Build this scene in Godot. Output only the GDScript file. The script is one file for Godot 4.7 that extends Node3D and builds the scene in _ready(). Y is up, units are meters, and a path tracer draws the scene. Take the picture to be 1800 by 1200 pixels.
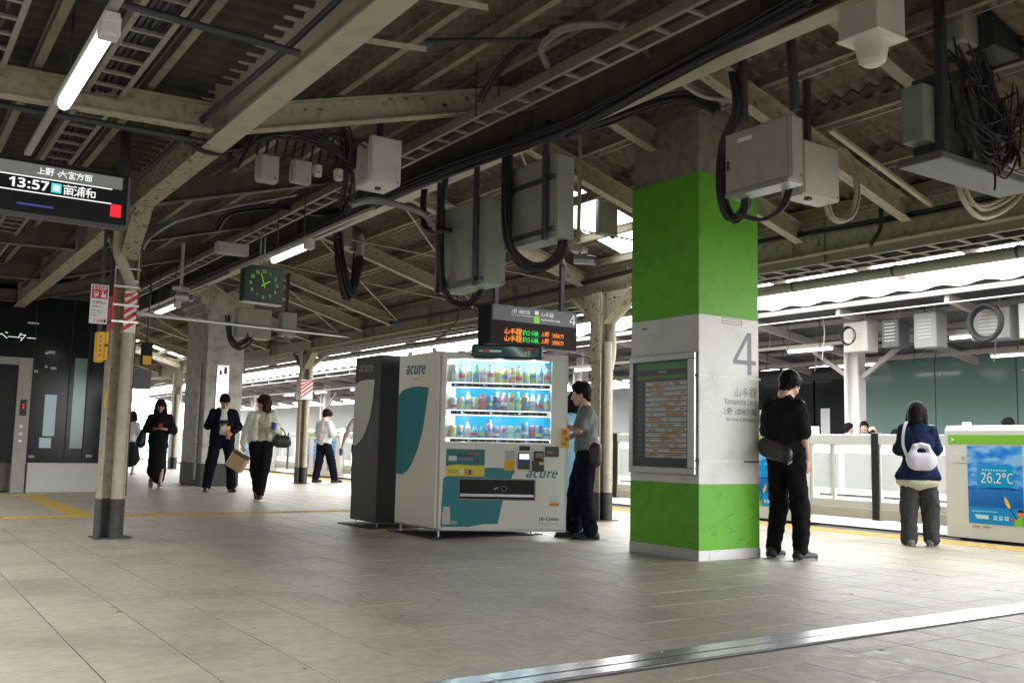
extends Node3D
# A covered railway platform: steel roof on columns, a green and white pillar, a drinks machine with its door ajar, platform gates and the tracks beyond.
# x runs across the platform (the gates stand at x = 10.4), z runs along it (away from the camera is negative), y is up.

var M := {}
var NT := {}
var used := {}
var rng := RandomNumberGenerator.new()
var fine_noise := FastNoiseLite.new()

# ---------------------------------------------------------------- materials
func noise_tex(key: String, frequency: float, stops: Array, tones: Array, octaves := 4, kind := FastNoiseLite.TYPE_SIMPLEX_SMOOTH, seed_no := 1, side := 512) -> NoiseTexture2D:
	if NT.has(key):
		return NT[key]
	var n := FastNoiseLite.new()
	n.seed = seed_no
	n.frequency = frequency
	n.noise_type = kind
	n.fractal_octaves = octaves
	var g := Gradient.new()
	g.offsets = PackedFloat32Array(stops)
	var cs := PackedColorArray()
	for t in tones:
		cs.append(t if t is Color else Color(t, t, t))
	g.colors = cs
	var x := NoiseTexture2D.new()
	x.width = side
	x.height = side
	x.seamless = true
	x.noise = n
	x.color_ramp = g
	NT[key] = x
	return x

func mat(key: String, r: float, g: float, b: float, rough := 0.6, metal := 0.0, tex: Texture2D = null, scale := 1.0, rough_tex: Texture2D = null, bump: Texture2D = null, bump_cm := 0.0) -> StandardMaterial3D:
	var m := StandardMaterial3D.new()
	m.resource_name = key
	m.albedo_color = Color(r, g, b).linear_to_srgb()
	m.roughness = rough
	m.metallic = metal
	if tex or rough_tex or bump:
		m.uv1_triplanar = true
		m.uv1_world_triplanar = true
		m.uv1_scale = Vector3(scale, scale, scale)
	if tex:
		m.albedo_texture = tex
	if rough_tex:
		m.roughness_texture = rough_tex
	if bump:
		m.heightmap_enabled = true
		m.heightmap_texture = bump
		m.heightmap_scale = bump_cm
	M[key] = m
	return m

func glow(key: String, r: float, g: float, b: float, energy: float) -> StandardMaterial3D:
	var m := mat(key, 0.04, 0.04, 0.04, 0.5)
	m.emission_enabled = true
	m.emission = Color(r, g, b).linear_to_srgb()
	m.emission_energy_multiplier = energy
	return m

func glass(key: String, r: float, g: float, b: float, alpha: float) -> StandardMaterial3D:
	var m := mat(key, r, g, b, 0.05)
	m.transparency = BaseMaterial3D.TRANSPARENCY_ALPHA
	var c := m.albedo_color
	c.a = alpha
	m.albedo_color = c
	return m

func print_mat(key: String, im: Image, light := 0.0, rough := 0.4) -> StandardMaterial3D:
	var m := StandardMaterial3D.new()
	m.resource_name = key
	var t := ImageTexture.create_from_image(im)
	m.albedo_texture = t
	m.roughness = rough
	m.texture_repeat = false
	if light > 0.0:
		m.emission_enabled = true
		m.emission_texture = t
		m.emission_operator = BaseMaterial3D.EMISSION_OP_MULTIPLY
		m.emission = Color.WHITE
		m.emission_energy_multiplier = light
	M[key] = m
	return m

# ---------------------------------------------------------------- nodes
func numbered(called: String) -> String:
	if not used.has(called):
		used[called] = 0
		return called
	used[called] += 1
	return "%s_%03d" % [called, used[called]]

func tag(o: Node3D, label: String, category: String, group := "") -> Node3D:
	o.set_meta("label", label)
	o.set_meta("category", category)
	if group:
		o.set_meta("group", group)
	return o

func thing(called: String, label: String, category: String, at := Vector3.ZERO, turn := 0.0, group := "") -> Node3D:
	var o := Node3D.new()
	o.name = numbered(called)
	add_child(o)
	o.position = at
	o.rotation.y = turn
	tag(o, label, category, group)
	return o

func st() -> SurfaceTool:
	var s := SurfaceTool.new()
	s.begin(Mesh.PRIMITIVE_TRIANGLES)
	return s

func obj(called: String, s: SurfaceTool, m: Material, parent: Node3D = null) -> MeshInstance3D:
	var o := MeshInstance3D.new()
	o.mesh = s.commit()
	o.material_override = m
	if parent:
		o.name = called
		parent.add_child(o, true)
	else:
		o.name = numbered(called)
		add_child(o)
	return o

func placed(called: String, mesh: Mesh, m: Material, parent: Node3D, xf: Transform3D) -> MeshInstance3D:
	var o := MeshInstance3D.new()
	o.mesh = mesh
	o.material_override = m
	o.transform = xf
	o.name = called
	parent.add_child(o, true)
	return o

func struct(called: String, s: SurfaceTool, m: Material) -> MeshInstance3D:
	var o := obj(called, s, m)
	o.set_meta("kind", "structure")
	return o

# ---------------------------------------------------------------- shapes
func tri(s: SurfaceTool, a: Vector3, b: Vector3, c: Vector3, out: Vector3) -> void:
	var n := (b - a).cross(c - a)
	if n.dot(out) > 0.0:
		var k := b
		b = c
		c = k
	else:
		n = -n
	s.set_normal(n.normalized())
	s.add_vertex(a)
	s.add_vertex(b)
	s.add_vertex(c)

func quad(s: SurfaceTool, a: Vector3, b: Vector3, c: Vector3, d: Vector3, out: Vector3) -> void:
	tri(s, a, b, c, out)
	tri(s, a, c, d, out)

# a box with chamfered edges, turned by a basis
func bx(s: SurfaceTool, c: Vector3, size: Vector3, bevel := 0.0, turn := Basis()) -> void:
	var h := size * 0.5
	var v: float = minf(bevel, minf(h.x, minf(h.y, h.z)) * 0.45)
	for ax in 3:
		var u := (ax + 1) % 3
		var w := (ax + 2) % 3
		for sg in [-1.0, 1.0]:
			var p := []
			for k in [[-1, -1], [1, -1], [1, 1], [-1, 1]]:
				var q := Vector3.ZERO
				q[ax] = sg * h[ax]
				q[u] = k[0] * (h[u] - v)
				q[w] = k[1] * (h[w] - v)
				p.append(c + turn * q)
			var n := Vector3.ZERO
			n[ax] = sg
			quad(s, p[0], p[1], p[2], p[3], turn * n)
	if v <= 0.0:
		return
	for ax in 3:
		var u := (ax + 1) % 3
		var w := (ax + 2) % 3
		for k in [[-1, -1], [1, -1], [1, 1], [-1, 1]]:
			var p := []
			for e in [[-1, 0], [1, 0], [1, 1], [-1, 1]]:
				var q := Vector3.ZERO
				q[ax] = e[0] * (h[ax] - v)
				q[u] = k[0] * (h[u] - (v if e[1] == 0 else 0.0))
				q[w] = k[1] * (h[w] - (0.0 if e[1] == 0 else v))
				p.append(c + turn * q)
			var n := Vector3.ZERO
			n[u] = k[0]
			n[w] = k[1]
			quad(s, p[0], p[1], p[2], p[3], turn * n)
	for x in [-1, 1]:
		for y in [-1, 1]:
			for z in [-1, 1]:
				var k := Vector3(x, y, z)
				tri(s, c + turn * (k * Vector3(h.x, h.y - v, h.z - v)), c + turn * (k * Vector3(h.x - v, h.y, h.z - v)), c + turn * (k * Vector3(h.x - v, h.y - v, h.z)), turn * k)

func mm(s: SurfaceTool, a: Vector3, b: Vector3, bevel := 0.0) -> void:
	bx(s, (a + b) * 0.5, (b - a).abs(), bevel)

# a bar from a to b: w wide across, h tall along up
func bar(s: SurfaceTool, a: Vector3, b: Vector3, w: float, h: float, up := Vector3.UP, off := Vector2.ZERO, bevel := 0.0) -> void:
	var z := (b - a).normalized()
	if absf(z.dot(up)) > 0.99:
		up = Vector3.BACK if absf(z.z) < 0.9 else Vector3.RIGHT
	var x := up.cross(z).normalized()
	var y := z.cross(x)
	bx(s, (a + b) * 0.5 + x * off.x + y * off.y, Vector3(w, h, a.distance_to(b)), bevel, Basis(x, y, z))

# an I-section whose bottom face runs from a to b
func ibeam(s: SurfaceTool, a: Vector3, b: Vector3, w: float, h: float, tf := 0.016, tw := 0.012) -> void:
	bar(s, a, b, w, tf, Vector3.UP, Vector2(0, tf * 0.5), 0.003)
	bar(s, a, b, tw, h - 2.0 * tf, Vector3.UP, Vector2(0, h * 0.5))
	bar(s, a, b, w, tf, Vector3.UP, Vector2(0, h - tf * 0.5), 0.003)

func smooth(pts: Array, steps := 6) -> Array:
	var out := []
	var n := pts.size()
	if n < 3:
		return pts
	for i in n - 1:
		var p0: Vector3 = pts[maxi(i - 1, 0)]
		var p1: Vector3 = pts[i]
		var p2: Vector3 = pts[i + 1]
		var p3: Vector3 = pts[mini(i + 2, n - 1)]
		for k in steps:
			var t := float(k) / steps
			out.append(0.5 * (2.0 * p1 + (p2 - p0) * t + (2.0 * p0 - 5.0 * p1 + 4.0 * p2 - p3) * t * t + (3.0 * p1 - p0 - 3.0 * p2 + p3) * t * t * t))
	out.append(pts[n - 1])
	return out

func tube(s: SurfaceTool, pts: Array, r: float, sides := 8, r_end := -1.0) -> void:
	if r_end < 0.0:
		r_end = r
	var n := pts.size()
	var rings := []
	var x := Vector3.ZERO
	for i in n:
		var d: Vector3 = (pts[mini(i + 1, n - 1)] - pts[maxi(i - 1, 0)]).normalized()
		if i == 0:
			x = d.cross(Vector3.UP if absf(d.y) < 0.9 else Vector3.RIGHT).normalized()
		else:
			x = (x - d * x.dot(d)).normalized()
		var y := d.cross(x)
		var ring := []
		for k in sides + 1:
			var a := TAU * k / sides
			ring.append(x * cos(a) + y * sin(a))
		rings.append(ring)
	for i in n - 1:
		var ra := lerpf(r, r_end, float(i) / (n - 1))
		var rb := lerpf(r, r_end, float(i + 1) / (n - 1))
		for k in sides:
			var a0: Vector3 = rings[i][k]
			var a1: Vector3 = rings[i][k + 1]
			var b0: Vector3 = rings[i + 1][k]
			var b1: Vector3 = rings[i + 1][k + 1]
			for q in [[pts[i], a0, ra], [pts[i + 1], b1, rb], [pts[i], a1, ra], [pts[i], a0, ra], [pts[i + 1], b0, rb], [pts[i + 1], b1, rb]]:
				s.set_normal(q[1])
				s.add_vertex(q[0] + q[1] * q[2])
	for e in [0, n - 1]:
		var d: Vector3 = (pts[1] - pts[0]) * -1.0 if e == 0 else pts[n - 1] - pts[n - 2]
		for k in sides:
			var rr := r if e == 0 else r_end
			tri(s, pts[e], pts[e] + rings[e][k] * rr, pts[e] + rings[e][k + 1] * rr, d)

# turned shape: profile of (radius, height) pairs about the y axis
func lathe(s: SurfaceTool, profile: Array, sides := 20, xf := Transform3D()) -> void:
	var turn_up: bool = profile[profile.size() - 1].y >= profile[0].y
	for i in profile.size() - 1:
		var p: Vector2 = profile[i]
		var q: Vector2 = profile[i + 1]
		var nn := Vector2(q.y - p.y, p.x - q.x).normalized() * (1.0 if turn_up else -1.0)
		for k in sides:
			var a := TAU * k / sides
			var b := TAU * (k + 1) / sides
			var da := Vector3(cos(a), 0, sin(a))
			var db := Vector3(cos(b), 0, sin(b))
			var na := (xf.basis * Vector3(da.x * nn.x, nn.y, da.z * nn.x)).normalized()
			var nb := (xf.basis * Vector3(db.x * nn.x, nn.y, db.z * nn.x)).normalized()
			var v := [[xf * Vector3(da.x * p.x, p.y, da.z * p.x), na], [xf * Vector3(db.x * p.x, p.y, db.z * p.x), nb], [xf * Vector3(db.x * q.x, q.y, db.z * q.x), nb], [xf * Vector3(da.x * q.x, q.y, da.z * q.x), na]]
			for t in [0, 1, 2, 0, 2, 3] if turn_up else [0, 2, 1, 0, 3, 2]:
				s.set_normal(v[t][1])
				s.add_vertex(v[t][0])

# a flat printed sheet: centre, half-axes to the right and up; UV runs over it
func sheet(s: SurfaceTool, c: Vector3, right: Vector3, up: Vector3) -> void:
	var n := right.cross(up).normalized()
	var p := [[c - right + up, Vector2(0, 0)], [c + right + up, Vector2(1, 0)], [c + right - up, Vector2(1, 1)], [c - right - up, Vector2(0, 1)]]
	for t in [0, 1, 2, 0, 2, 3]:
		s.set_normal(n)
		s.set_uv(p[t][1])
		s.add_vertex(p[t][0])

# a flat polygon pushed out by depth: points in the plane of right and up
func plate(s: SurfaceTool, poly: PackedVector2Array, c: Vector3, right: Vector3, up: Vector3, depth: float) -> void:
	var n := right.cross(up).normalized()
	var ix := Geometry2D.triangulate_polygon(poly)
	var f := func(p: Vector2, d: float) -> Vector3: return c + right * p.x + up * p.y + n * d
	for i in range(0, ix.size(), 3):
		tri(s, f.call(poly[ix[i]], depth), f.call(poly[ix[i + 1]], depth), f.call(poly[ix[i + 2]], depth), n)
		tri(s, f.call(poly[ix[i]], 0.0), f.call(poly[ix[i + 1]], 0.0), f.call(poly[ix[i + 2]], 0.0), -n)
	var mid := Vector2.ZERO
	for p in poly:
		mid += p / poly.size()
	for i in poly.size():
		var p := poly[i]
		var q := poly[(i + 1) % poly.size()]
		var e := (q - p).orthogonal()
		if e.dot((p + q) * 0.5 - mid) < 0.0:
			e = -e
		quad(s, f.call(p, 0.0), f.call(q, 0.0), f.call(q, depth), f.call(p, depth), right * e.x + up * e.y)

# ---------------------------------------------------------------- lettering
const STROKES := {
	"上": "4148 4484 0898", "野": "0040450500 0242 2028 0646 0848 5090 9072 6273 549485 7379 7969", "大": "0393 404309 4399",
	"宮": "4041 13119193 3363653533 5556 2787892927", "方": "4042 0292 34847858 323519", "面": "0191 4122 1383881813 3338 6368 3565",
	"南": "0191 4041 19138389 3445 6455 2676 2878 4649", "浦": "0011 0314 0927 3191 6069 7081 39338389 3585 3787",
	"和": "4011 0343 2129 2306 2346 5383885853", "池": "0011 0314 0927 3492 9286 6067 42489896", "袋": "2002 1114 3393 5075 0595 4455 4508 4839 5699 7658",
	"山": "4148 14188884", "手": "7122 1484 0696 42484839", "線": "2002 0242 4205 0545 2529 1608 3748 60519194545191 5393 7479 5666 6659 9567 6799",
	"約": "2002 0242 4205 0545 2529 1608 3748 6051 52929888 6475", "分": "3006 6097 257578 4529", "後": "2003 2205 1419 5042 4262 6234 3474 4427 4474 7429 4599",
	"非": "3039 6069 1232 6292 1535 6595 1838 6898", "常": "4042 2032 7062 04039394 3464663634 29277779 4749",
	"停": "2004 1219 6061 3191 5272745452 36359596 4787 6769", "止": "4048 4474 1418 0898", "ボ": "0393 4049 2518 6588 7081 9091", "タ": "3006 228239 2546",
	"ン": "1132 1882", "ベ": "053297 7081 9091", "ー": "0595", "・": "4555 4656", "2": "123162631878", "5": "71212464766818", "1": "3151 4148", "号": "1181 8414 4144 0595 267679", "車": "0191 1383861613 1585 0898 4049",
}

# brush strokes as flat ribbons on a ten by ten grid; the line of text begins at the lower left corner
func strokes(s: SurfaceTool, text: String, origin: Vector3, right: Vector3, up: Vector3, size: float, weight := 0.9, gap := 0.14, squeeze := 1.0) -> float:
	var n := right.cross(up).normalized()
	var x := 0.0
	for ch in text:
		if STROKES.has(ch):
			for run in STROKES[ch].split(" "):
				for i in range(0, run.length() - 2, 2):
					var a := Vector2(float(run[i]) * squeeze, 9.0 - float(run[i + 1]))
					var b := Vector2(float(run[i + 2]) * squeeze, 9.0 - float(run[i + 3]))
					var d := (b - a).normalized() * weight * 0.5
					var o := d.orthogonal()
					var p := []
					for q in [a - d + o, b + d + o, b + d - o, a - d - o]:
						p.append(origin + right * (x + q.x / 9.0 * size) + up * (q.y / 9.0 * size))
					quad(s, p[0], p[1], p[2], p[3], n)
		x += size * (squeeze + gap) if ch != "・" else size * 0.6 * squeeze
	return x

# Latin lettering: fitted to a width and height, its lower left corner at origin
func letters(called: String, text: String, origin: Vector3, right: Vector3, up: Vector3, width: float, height: float, m: Material, parent: Node3D, font := "Droid Sans", weight := 400, slant := 0.0) -> MeshInstance3D:
	var f := SystemFont.new()
	f.font_names = PackedStringArray([font])
	f.font_weight = weight
	var t := TextMesh.new()
	t.text = text
	t.font = f
	t.font_size = 48
	t.pixel_size = 0.01
	t.depth = 0.02
	t.curve_step = 2.0
	var arrays := t.surface_get_arrays(0)
	var v: PackedVector3Array = arrays[Mesh.ARRAY_VERTEX]
	var box := AABB(v[0], Vector3.ZERO)
	for p in v:
		box = box.expand(p)
	var sx := width / box.size.x
	var sy := height / box.size.y
	var n := right.cross(up).normalized()
	for i in v.size():
		var q := v[i] - box.position
		v[i] = origin + right * (q.x * sx + q.y * sy * slant) + up * (q.y * sy) + n * (q.z * 0.05)
	var normals: PackedVector3Array = arrays[Mesh.ARRAY_NORMAL]
	for i in normals.size():
		normals[i] = (right * normals[i].x + up * normals[i].y + n * normals[i].z).normalized()
	arrays[Mesh.ARRAY_VERTEX] = v
	arrays[Mesh.ARRAY_NORMAL] = normals
	arrays[Mesh.ARRAY_TANGENT] = null
	var am := ArrayMesh.new()
	am.add_surface_from_arrays(Mesh.PRIMITIVE_TRIANGLES, arrays)
	return placed(called, am, m, parent, Transform3D())


# ---------------------------------------------------------------- bodies: blended capsules meshed as one surface
class Flesh:
	var v := PackedVector3Array()
	var n := PackedVector3Array()
	var ix := PackedInt32Array()

func part_mesh(called: String, fl: Flesh, m: Material, parent: Node3D) -> MeshInstance3D:
	var a := []
	a.resize(Mesh.ARRAY_MAX)
	a[Mesh.ARRAY_VERTEX] = fl.v
	a[Mesh.ARRAY_NORMAL] = fl.n
	a[Mesh.ARRAY_INDEX] = fl.ix
	var am := ArrayMesh.new()
	if fl.v.size():
		am.add_surface_from_arrays(Mesh.PRIMITIVE_TRIANGLES, a)
	return placed(called, am, m, parent, Transform3D())

# caps: [a, b, radius a, radius b, squash]; k blends them; the field is meshed with one vertex in each crossed cell
func flesh(out: Flesh, caps: Array, cell: float, k := 0.03, xf := Transform3D(), bump := 0.0, bump_scale := 30.0, ground := -99.0) -> void:
	var lo := Vector3(99, 99, 99)
	var hi := -lo
	var pad := k + 2.5 * cell + bump
	for c in caps:
		var r: float = maxf(c[2], c[3])
		var sq: Vector3 = c[4] if c.size() > 4 else Vector3.ONE
		var e := sq * r + Vector3.ONE * pad
		lo = lo.min((c[0] as Vector3).min(c[1]) - e)
		hi = hi.max((c[0] as Vector3).max(c[1]) + e)
	var d := Vector3i(((hi - lo) / cell).ceil()) + Vector3i.ONE
	var sx := 1
	var sy := d.x
	var sz := d.x * d.y
	var f := PackedFloat32Array()
	f.resize(sz * d.z)
	f.fill(1.0)
	for c in caps:
		var sq: Vector3 = c[4] if c.size() > 4 else Vector3.ONE
		var ms := minf(sq.x, minf(sq.y, sq.z))
		var inv := Vector3.ONE / sq
		var ra: float = c[2]
		var rb: float = c[3]
		var e := sq * maxf(ra, rb) + Vector3.ONE * pad
		var i0 := Vector3i((((c[0] as Vector3).min(c[1]) - e - lo) / cell).floor()).max(Vector3i.ZERO)
		var i1 := Vector3i((((c[0] as Vector3).max(c[1]) + e - lo) / cell).ceil()).min(d - Vector3i.ONE)
		var a: Vector3 = c[0] * inv
		var ab: Vector3 = (c[1] as Vector3) * inv - a
		var l2 := maxf(ab.length_squared(), 1e-9)
		for z in range(i0.z, i1.z + 1):
			for y in range(i0.y, i1.y + 1):
				var at := i0.x + y * sy + z * sz
				for x in range(i0.x, i1.x + 1):
					var p := (lo + Vector3(x, y, z) * cell) * inv - a
					var t := clampf(p.dot(ab) / l2, 0.0, 1.0)
					var dist := ((p - ab * t).length() - ra - (rb - ra) * t) * ms
					var old := f[at]
					var h := maxf(k - absf(old - dist), 0.0)
					f[at] = minf(old, dist) - h * h * 0.25 / k
					at += 1
	if bump > 0.0 or ground > -50.0:
		for z in d.z:
			for y in d.y:
				var at := y * sy + z * sz
				for x in d.x:
					if absf(f[at]) < 3.0 * cell + bump:
						var p := lo + Vector3(x, y, z) * cell
						if bump > 0.0:
							f[at] += bump * (fine_noise.get_noise_3d(p.x * bump_scale, p.y * bump_scale * 0.35, p.z * bump_scale) + 0.6 * fine_noise.get_noise_3d(p.x * bump_scale * 1.3 + p.y * bump_scale, p.y * bump_scale * 2.2, p.z * bump_scale * 1.3))
						if ground > -50.0:
							f[at] = maxf(f[at], ground - p.y)
					at += 1
	var cells := PackedInt32Array()
	cells.resize(sz * d.z)
	cells.fill(-1)
	var near := cell * 2.0
	var corner := [0, sx, sy, sx + sy, sz, sx + sz, sy + sz, sx + sy + sz]
	var shift := [Vector3(0, 0, 0), Vector3(1, 0, 0), Vector3(0, 1, 0), Vector3(1, 1, 0), Vector3(0, 0, 1), Vector3(1, 0, 1), Vector3(0, 1, 1), Vector3(1, 1, 1)]
	var edges := [[0, 1], [2, 3], [4, 5], [6, 7], [0, 2], [1, 3], [4, 6], [5, 7], [0, 4], [1, 5], [2, 6], [3, 7]]
	for z in d.z - 1:
		for y in d.y - 1:
			var at := y * sy + z * sz
			for x in d.x - 1:
				if absf(f[at]) < near:
					var g := [f[at], f[at + 1], f[at + sy], f[at + 1 + sy], f[at + sz], f[at + 1 + sz], f[at + sy + sz], f[at + 1 + sy + sz]]
					var neg := 0
					for w in g:
						if w < 0.0:
							neg += 1
					if neg > 0 and neg < 8:
						var sum := Vector3.ZERO
						var count := 0
						for e in edges:
							var ga: float = g[e[0]]
							var gb: float = g[e[1]]
							if (ga < 0.0) != (gb < 0.0):
								sum += (shift[e[0]] as Vector3).lerp(shift[e[1]], ga / (ga - gb))
								count += 1
						cells[at] = out.v.size()
						out.v.append(xf * (lo + (Vector3(x, y, z) + sum / count) * cell))
						var gr := Vector3(g[1] + g[3] + g[5] + g[7] - g[0] - g[2] - g[4] - g[6], g[2] + g[3] + g[6] + g[7] - g[0] - g[1] - g[4] - g[5], g[4] + g[5] + g[6] + g[7] - g[0] - g[1] - g[2] - g[3])
						out.n.append((xf.basis * gr).normalized())
				at += 1
	for z in range(1, d.z - 1):
		for y in range(1, d.y - 1):
			var at := 1 + y * sy + z * sz
			for x in range(1, d.x - 1):
				if cells[at] >= 0:
					var here := f[at] < 0.0
					for ax in 3:
						var step: int = [sx, sy, sz][ax]
						if (f[at + step] < 0.0) != here:
							var u: int = [sy, sz, sx][ax]
							var w: int = [sz, sx, sy][ax]
							var q := [cells[at], cells[at - u], cells[at - u - w], cells[at - w]]
							if q.min() >= 0:
								if here:
									q.reverse()
								out.ix.append_array(PackedInt32Array([q[0], q[1], q[2], q[0], q[2], q[3]]))
				at += 1

# a hand at the end of a forearm: palm, four unequal fingers with knuckles, thumb from the side of the palm
func hand(out: Flesh, wrist: Vector3, along: Vector3, palm: Vector3, side: float, curl: float, size := 1.0, cell := 0.006) -> void:
	var y := -along.normalized()
	var z := (palm - y * palm.dot(y)).normalized()
	var xf := Transform3D(Basis(y.cross(z), y, z), wrist)
	var caps := []
	var xs := [-0.03, -0.01, 0.01, 0.029]
	var ls := [0.072, 0.08, 0.075, 0.058]
	for i in 4:
		var x: float = xs[i] * -side
		var k := Vector3(x, -0.088 + absf(i - 1.2) * 0.004, 0) * size
		caps.append([Vector3(x * 0.55, -0.01, 0) * size, k, 0.015 * size, 0.011 * size])
		var p := k
		var bend := curl * 0.55
		for seg in 3:
			var l: float = ls[i] * [0.45, 0.32, 0.23][seg] * size
			var q := p + Vector3(0, -cos(bend), sin(bend)) * l
			caps.append([p, q, (0.0095 - seg * 0.001) * size, (0.0088 - seg * 0.001) * size])
			p = q
			bend += curl
	var t0 := Vector3(-0.02 * side, -0.03, 0.006) * size
	var t1 := Vector3(-0.044 * side, -0.062, 0.018 + 0.012 * curl) * size
	var t2 := Vector3(-0.046 * side + 0.012 * side * curl, -0.092, 0.026 + 0.02 * curl) * size
	caps.append([t0, t1, 0.013 * size, 0.011 * size])
	caps.append([t1, t2, 0.0105 * size, 0.0085 * size])
	flesh(out, caps, cell, 0.007, xf)

# joints of a standing figure 1.7 m tall that faces +z; its left is +x
func joints(h: float, change := {}) -> Dictionary:
	var j := {
		"pelvis": Vector3(0, 0.93, 0), "chest": Vector3(0, 1.26, 0), "neck": Vector3(0, 1.43, -0.015), "head": Vector3(0, 1.575, 0.015), "turn": 0.0, "nod": 0.0,
		"shL": Vector3(0.168, 1.375, -0.01), "elL": Vector3(0.225, 1.11, -0.02), "wrL": Vector3(0.24, 0.87, 0.05),
		"shR": Vector3(-0.168, 1.375, -0.01), "elR": Vector3(-0.225, 1.11, -0.02), "wrR": Vector3(-0.24, 0.87, 0.05),
		"hiL": Vector3(0.085, 0.9, 0), "knL": Vector3(0.095, 0.49, 0.02), "anL": Vector3(0.1, 0.085, -0.02), "toL": Vector3(0.03, 0, 1),
		"hiR": Vector3(-0.085, 0.9, 0), "knR": Vector3(-0.095, 0.49, 0.02), "anR": Vector3(-0.1, 0.085, -0.02), "toR": Vector3(-0.03, 0, 1),
		"curlL": 0.35, "curlR": 0.35, "palmL": Vector3(-1, 0, 0), "palmR": Vector3(1, 0, 0),
	}
	for k in change:
		j[k] = change[k]
	for k in j:
		if j[k] is Vector3 and not k.begins_with("to") and not k.begins_with("palm"):
			j[k] *= h / 1.7
	j["h"] = h / 1.7
	return j

func head_frame(j: Dictionary) -> Transform3D:
	var b := Basis(Vector3.UP, j.turn) * Basis(Vector3.RIGHT, j.nod)
	return Transform3D(b.scaled(Vector3.ONE * j.h), j.head)

# skin: trunk, neck, head with nose, chin and ears, limbs, and both hands, all in one surface
func body(o: Node3D, j: Dictionary, skin: Material, cell := 0.016, hands := true, female := false) -> void:
	var fl := Flesh.new()
	var s: float = j.h
	var caps := [
		[j.pelvis, j.pelvis + Vector3(0, 0.05 * s, 0), 0.125 * s, 0.115 * s, Vector3(1.12, 1, 0.75)], [j.pelvis, j.chest, 0.11 * s, 0.13 * s, Vector3(1.05, 1, 0.7)],
		[j.chest, j.neck - Vector3(0, 0.07 * s, 0), 0.13 * s, 0.09 * s, Vector3(1.1, 1, 0.68)], [j.neck - Vector3(0, 0.05 * s, 0), j.shL, 0.045 * s, 0.045 * s], [j.neck - Vector3(0, 0.05 * s, 0), j.shR, 0.045 * s, 0.045 * s],
		[j.neck - Vector3(0, 0.03 * s, 0), j.head + Vector3(0, -0.04, -0.02) * s, 0.058 * s, 0.05 * s],
	]
	for d in ["L", "R"]:
		caps.append([j["sh" + d], j["el" + d], 0.05 * s, 0.038 * s])
		caps.append([j["el" + d], j["wr" + d], 0.038 * s, 0.025 * s])
		caps.append([j["hi" + d], j["kn" + d], 0.078 * s, 0.053 * s])
		caps.append([j["kn" + d], j["an" + d], 0.053 * s, 0.034 * s])
		caps.append([j["an" + d] + Vector3(0, -0.045, 0) * s, j["an" + d] + (j["to" + d] * 0.13 + Vector3(0, -0.055, 0)) * s, 0.034 * s, 0.028 * s])
	flesh(fl, caps, cell, 0.03)
	var fine := cell * 0.5
	flesh(fl, [
		[Vector3(0, 0.03, -0.018), Vector3(0, 0.03, -0.012), 0.092, 0.092, Vector3(0.84, 1, 1)], [Vector3(0, -0.03, 0.02), Vector3(0, -0.075, 0.045), 0.066, 0.042, Vector3(0.9, 1, 1)],
		[Vector3(0, -0.092, 0.058), Vector3(0, -0.094, 0.06), 0.024, 0.022], [Vector3(0.0, 0.012, 0.083), Vector3(0, -0.03, 0.103), 0.01, 0.014],
		[Vector3(-0.018, -0.034, 0.086), Vector3(0.018, -0.034, 0.086), 0.011, 0.011], [Vector3(-0.018, -0.062, 0.083), Vector3(0.018, -0.062, 0.083), 0.009, 0.009],
		[Vector3(-0.04, 0.025, 0.062), Vector3(0.04, 0.025, 0.062), 0.022, 0.022], [Vector3(0.04, -0.02, 0.055), Vector3(0.045, -0.025, 0.05), 0.026, 0.026], [Vector3(-0.04, -0.02, 0.055), Vector3(-0.045, -0.025, 0.05), 0.026, 0.026],
		[Vector3(0.08, 0.012, -0.008), Vector3(0.077, -0.022, -0.004), 0.022, 0.015, Vector3(0.45, 1, 0.75)], [Vector3(-0.08, 0.012, -0.008), Vector3(-0.077, -0.022, -0.004), 0.022, 0.015, Vector3(0.45, 1, 0.75)],
		[Vector3(0, -0.05, -0.03), Vector3(0, -0.12, -0.035), 0.055, 0.052],
	], fine, 0.012, head_frame(j))
	if hands:
		for d in ["L", "R"]:
			hand(fl, j["wr" + d], j["wr" + d] - j["el" + d], j["palm" + d], 1.0 if d == "L" else -1.0, j["curl" + d], s * (0.93 if female else 1.0), maxf(0.0045, cell * 0.34))
	part_mesh("body", fl, skin, o)

func face(o: Node3D, j: Dictionary, lips: Material = null) -> void:
	var hf := head_frame(j)
	for sg in [-1.0, 1.0]:
		var e := Flesh.new()
		flesh(e, [[Vector3(sg * 0.033 - 0.009, 0.008, 0.079), Vector3(sg * 0.033 + 0.009, 0.008, 0.079), 0.0075, 0.0075]], 0.004, 0.003, hf)
		part_mesh("eye", e, M.eye, o)
		var w := Flesh.new()
		flesh(w, [[Vector3(sg * 0.018, 0.03, 0.087), Vector3(sg * 0.046, 0.033, 0.076), 0.0055, 0.004]], 0.004, 0.003, hf)
		part_mesh("eyebrow", w, M.hair, o)
	var mo := Flesh.new()
	flesh(mo, [[Vector3(-0.02, -0.062, 0.088), Vector3(0.02, -0.062, 0.088), 0.0055, 0.0055]], 0.004, 0.003, hf)
	part_mesh("mouth", mo, lips if lips else M.lips, o)

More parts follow.
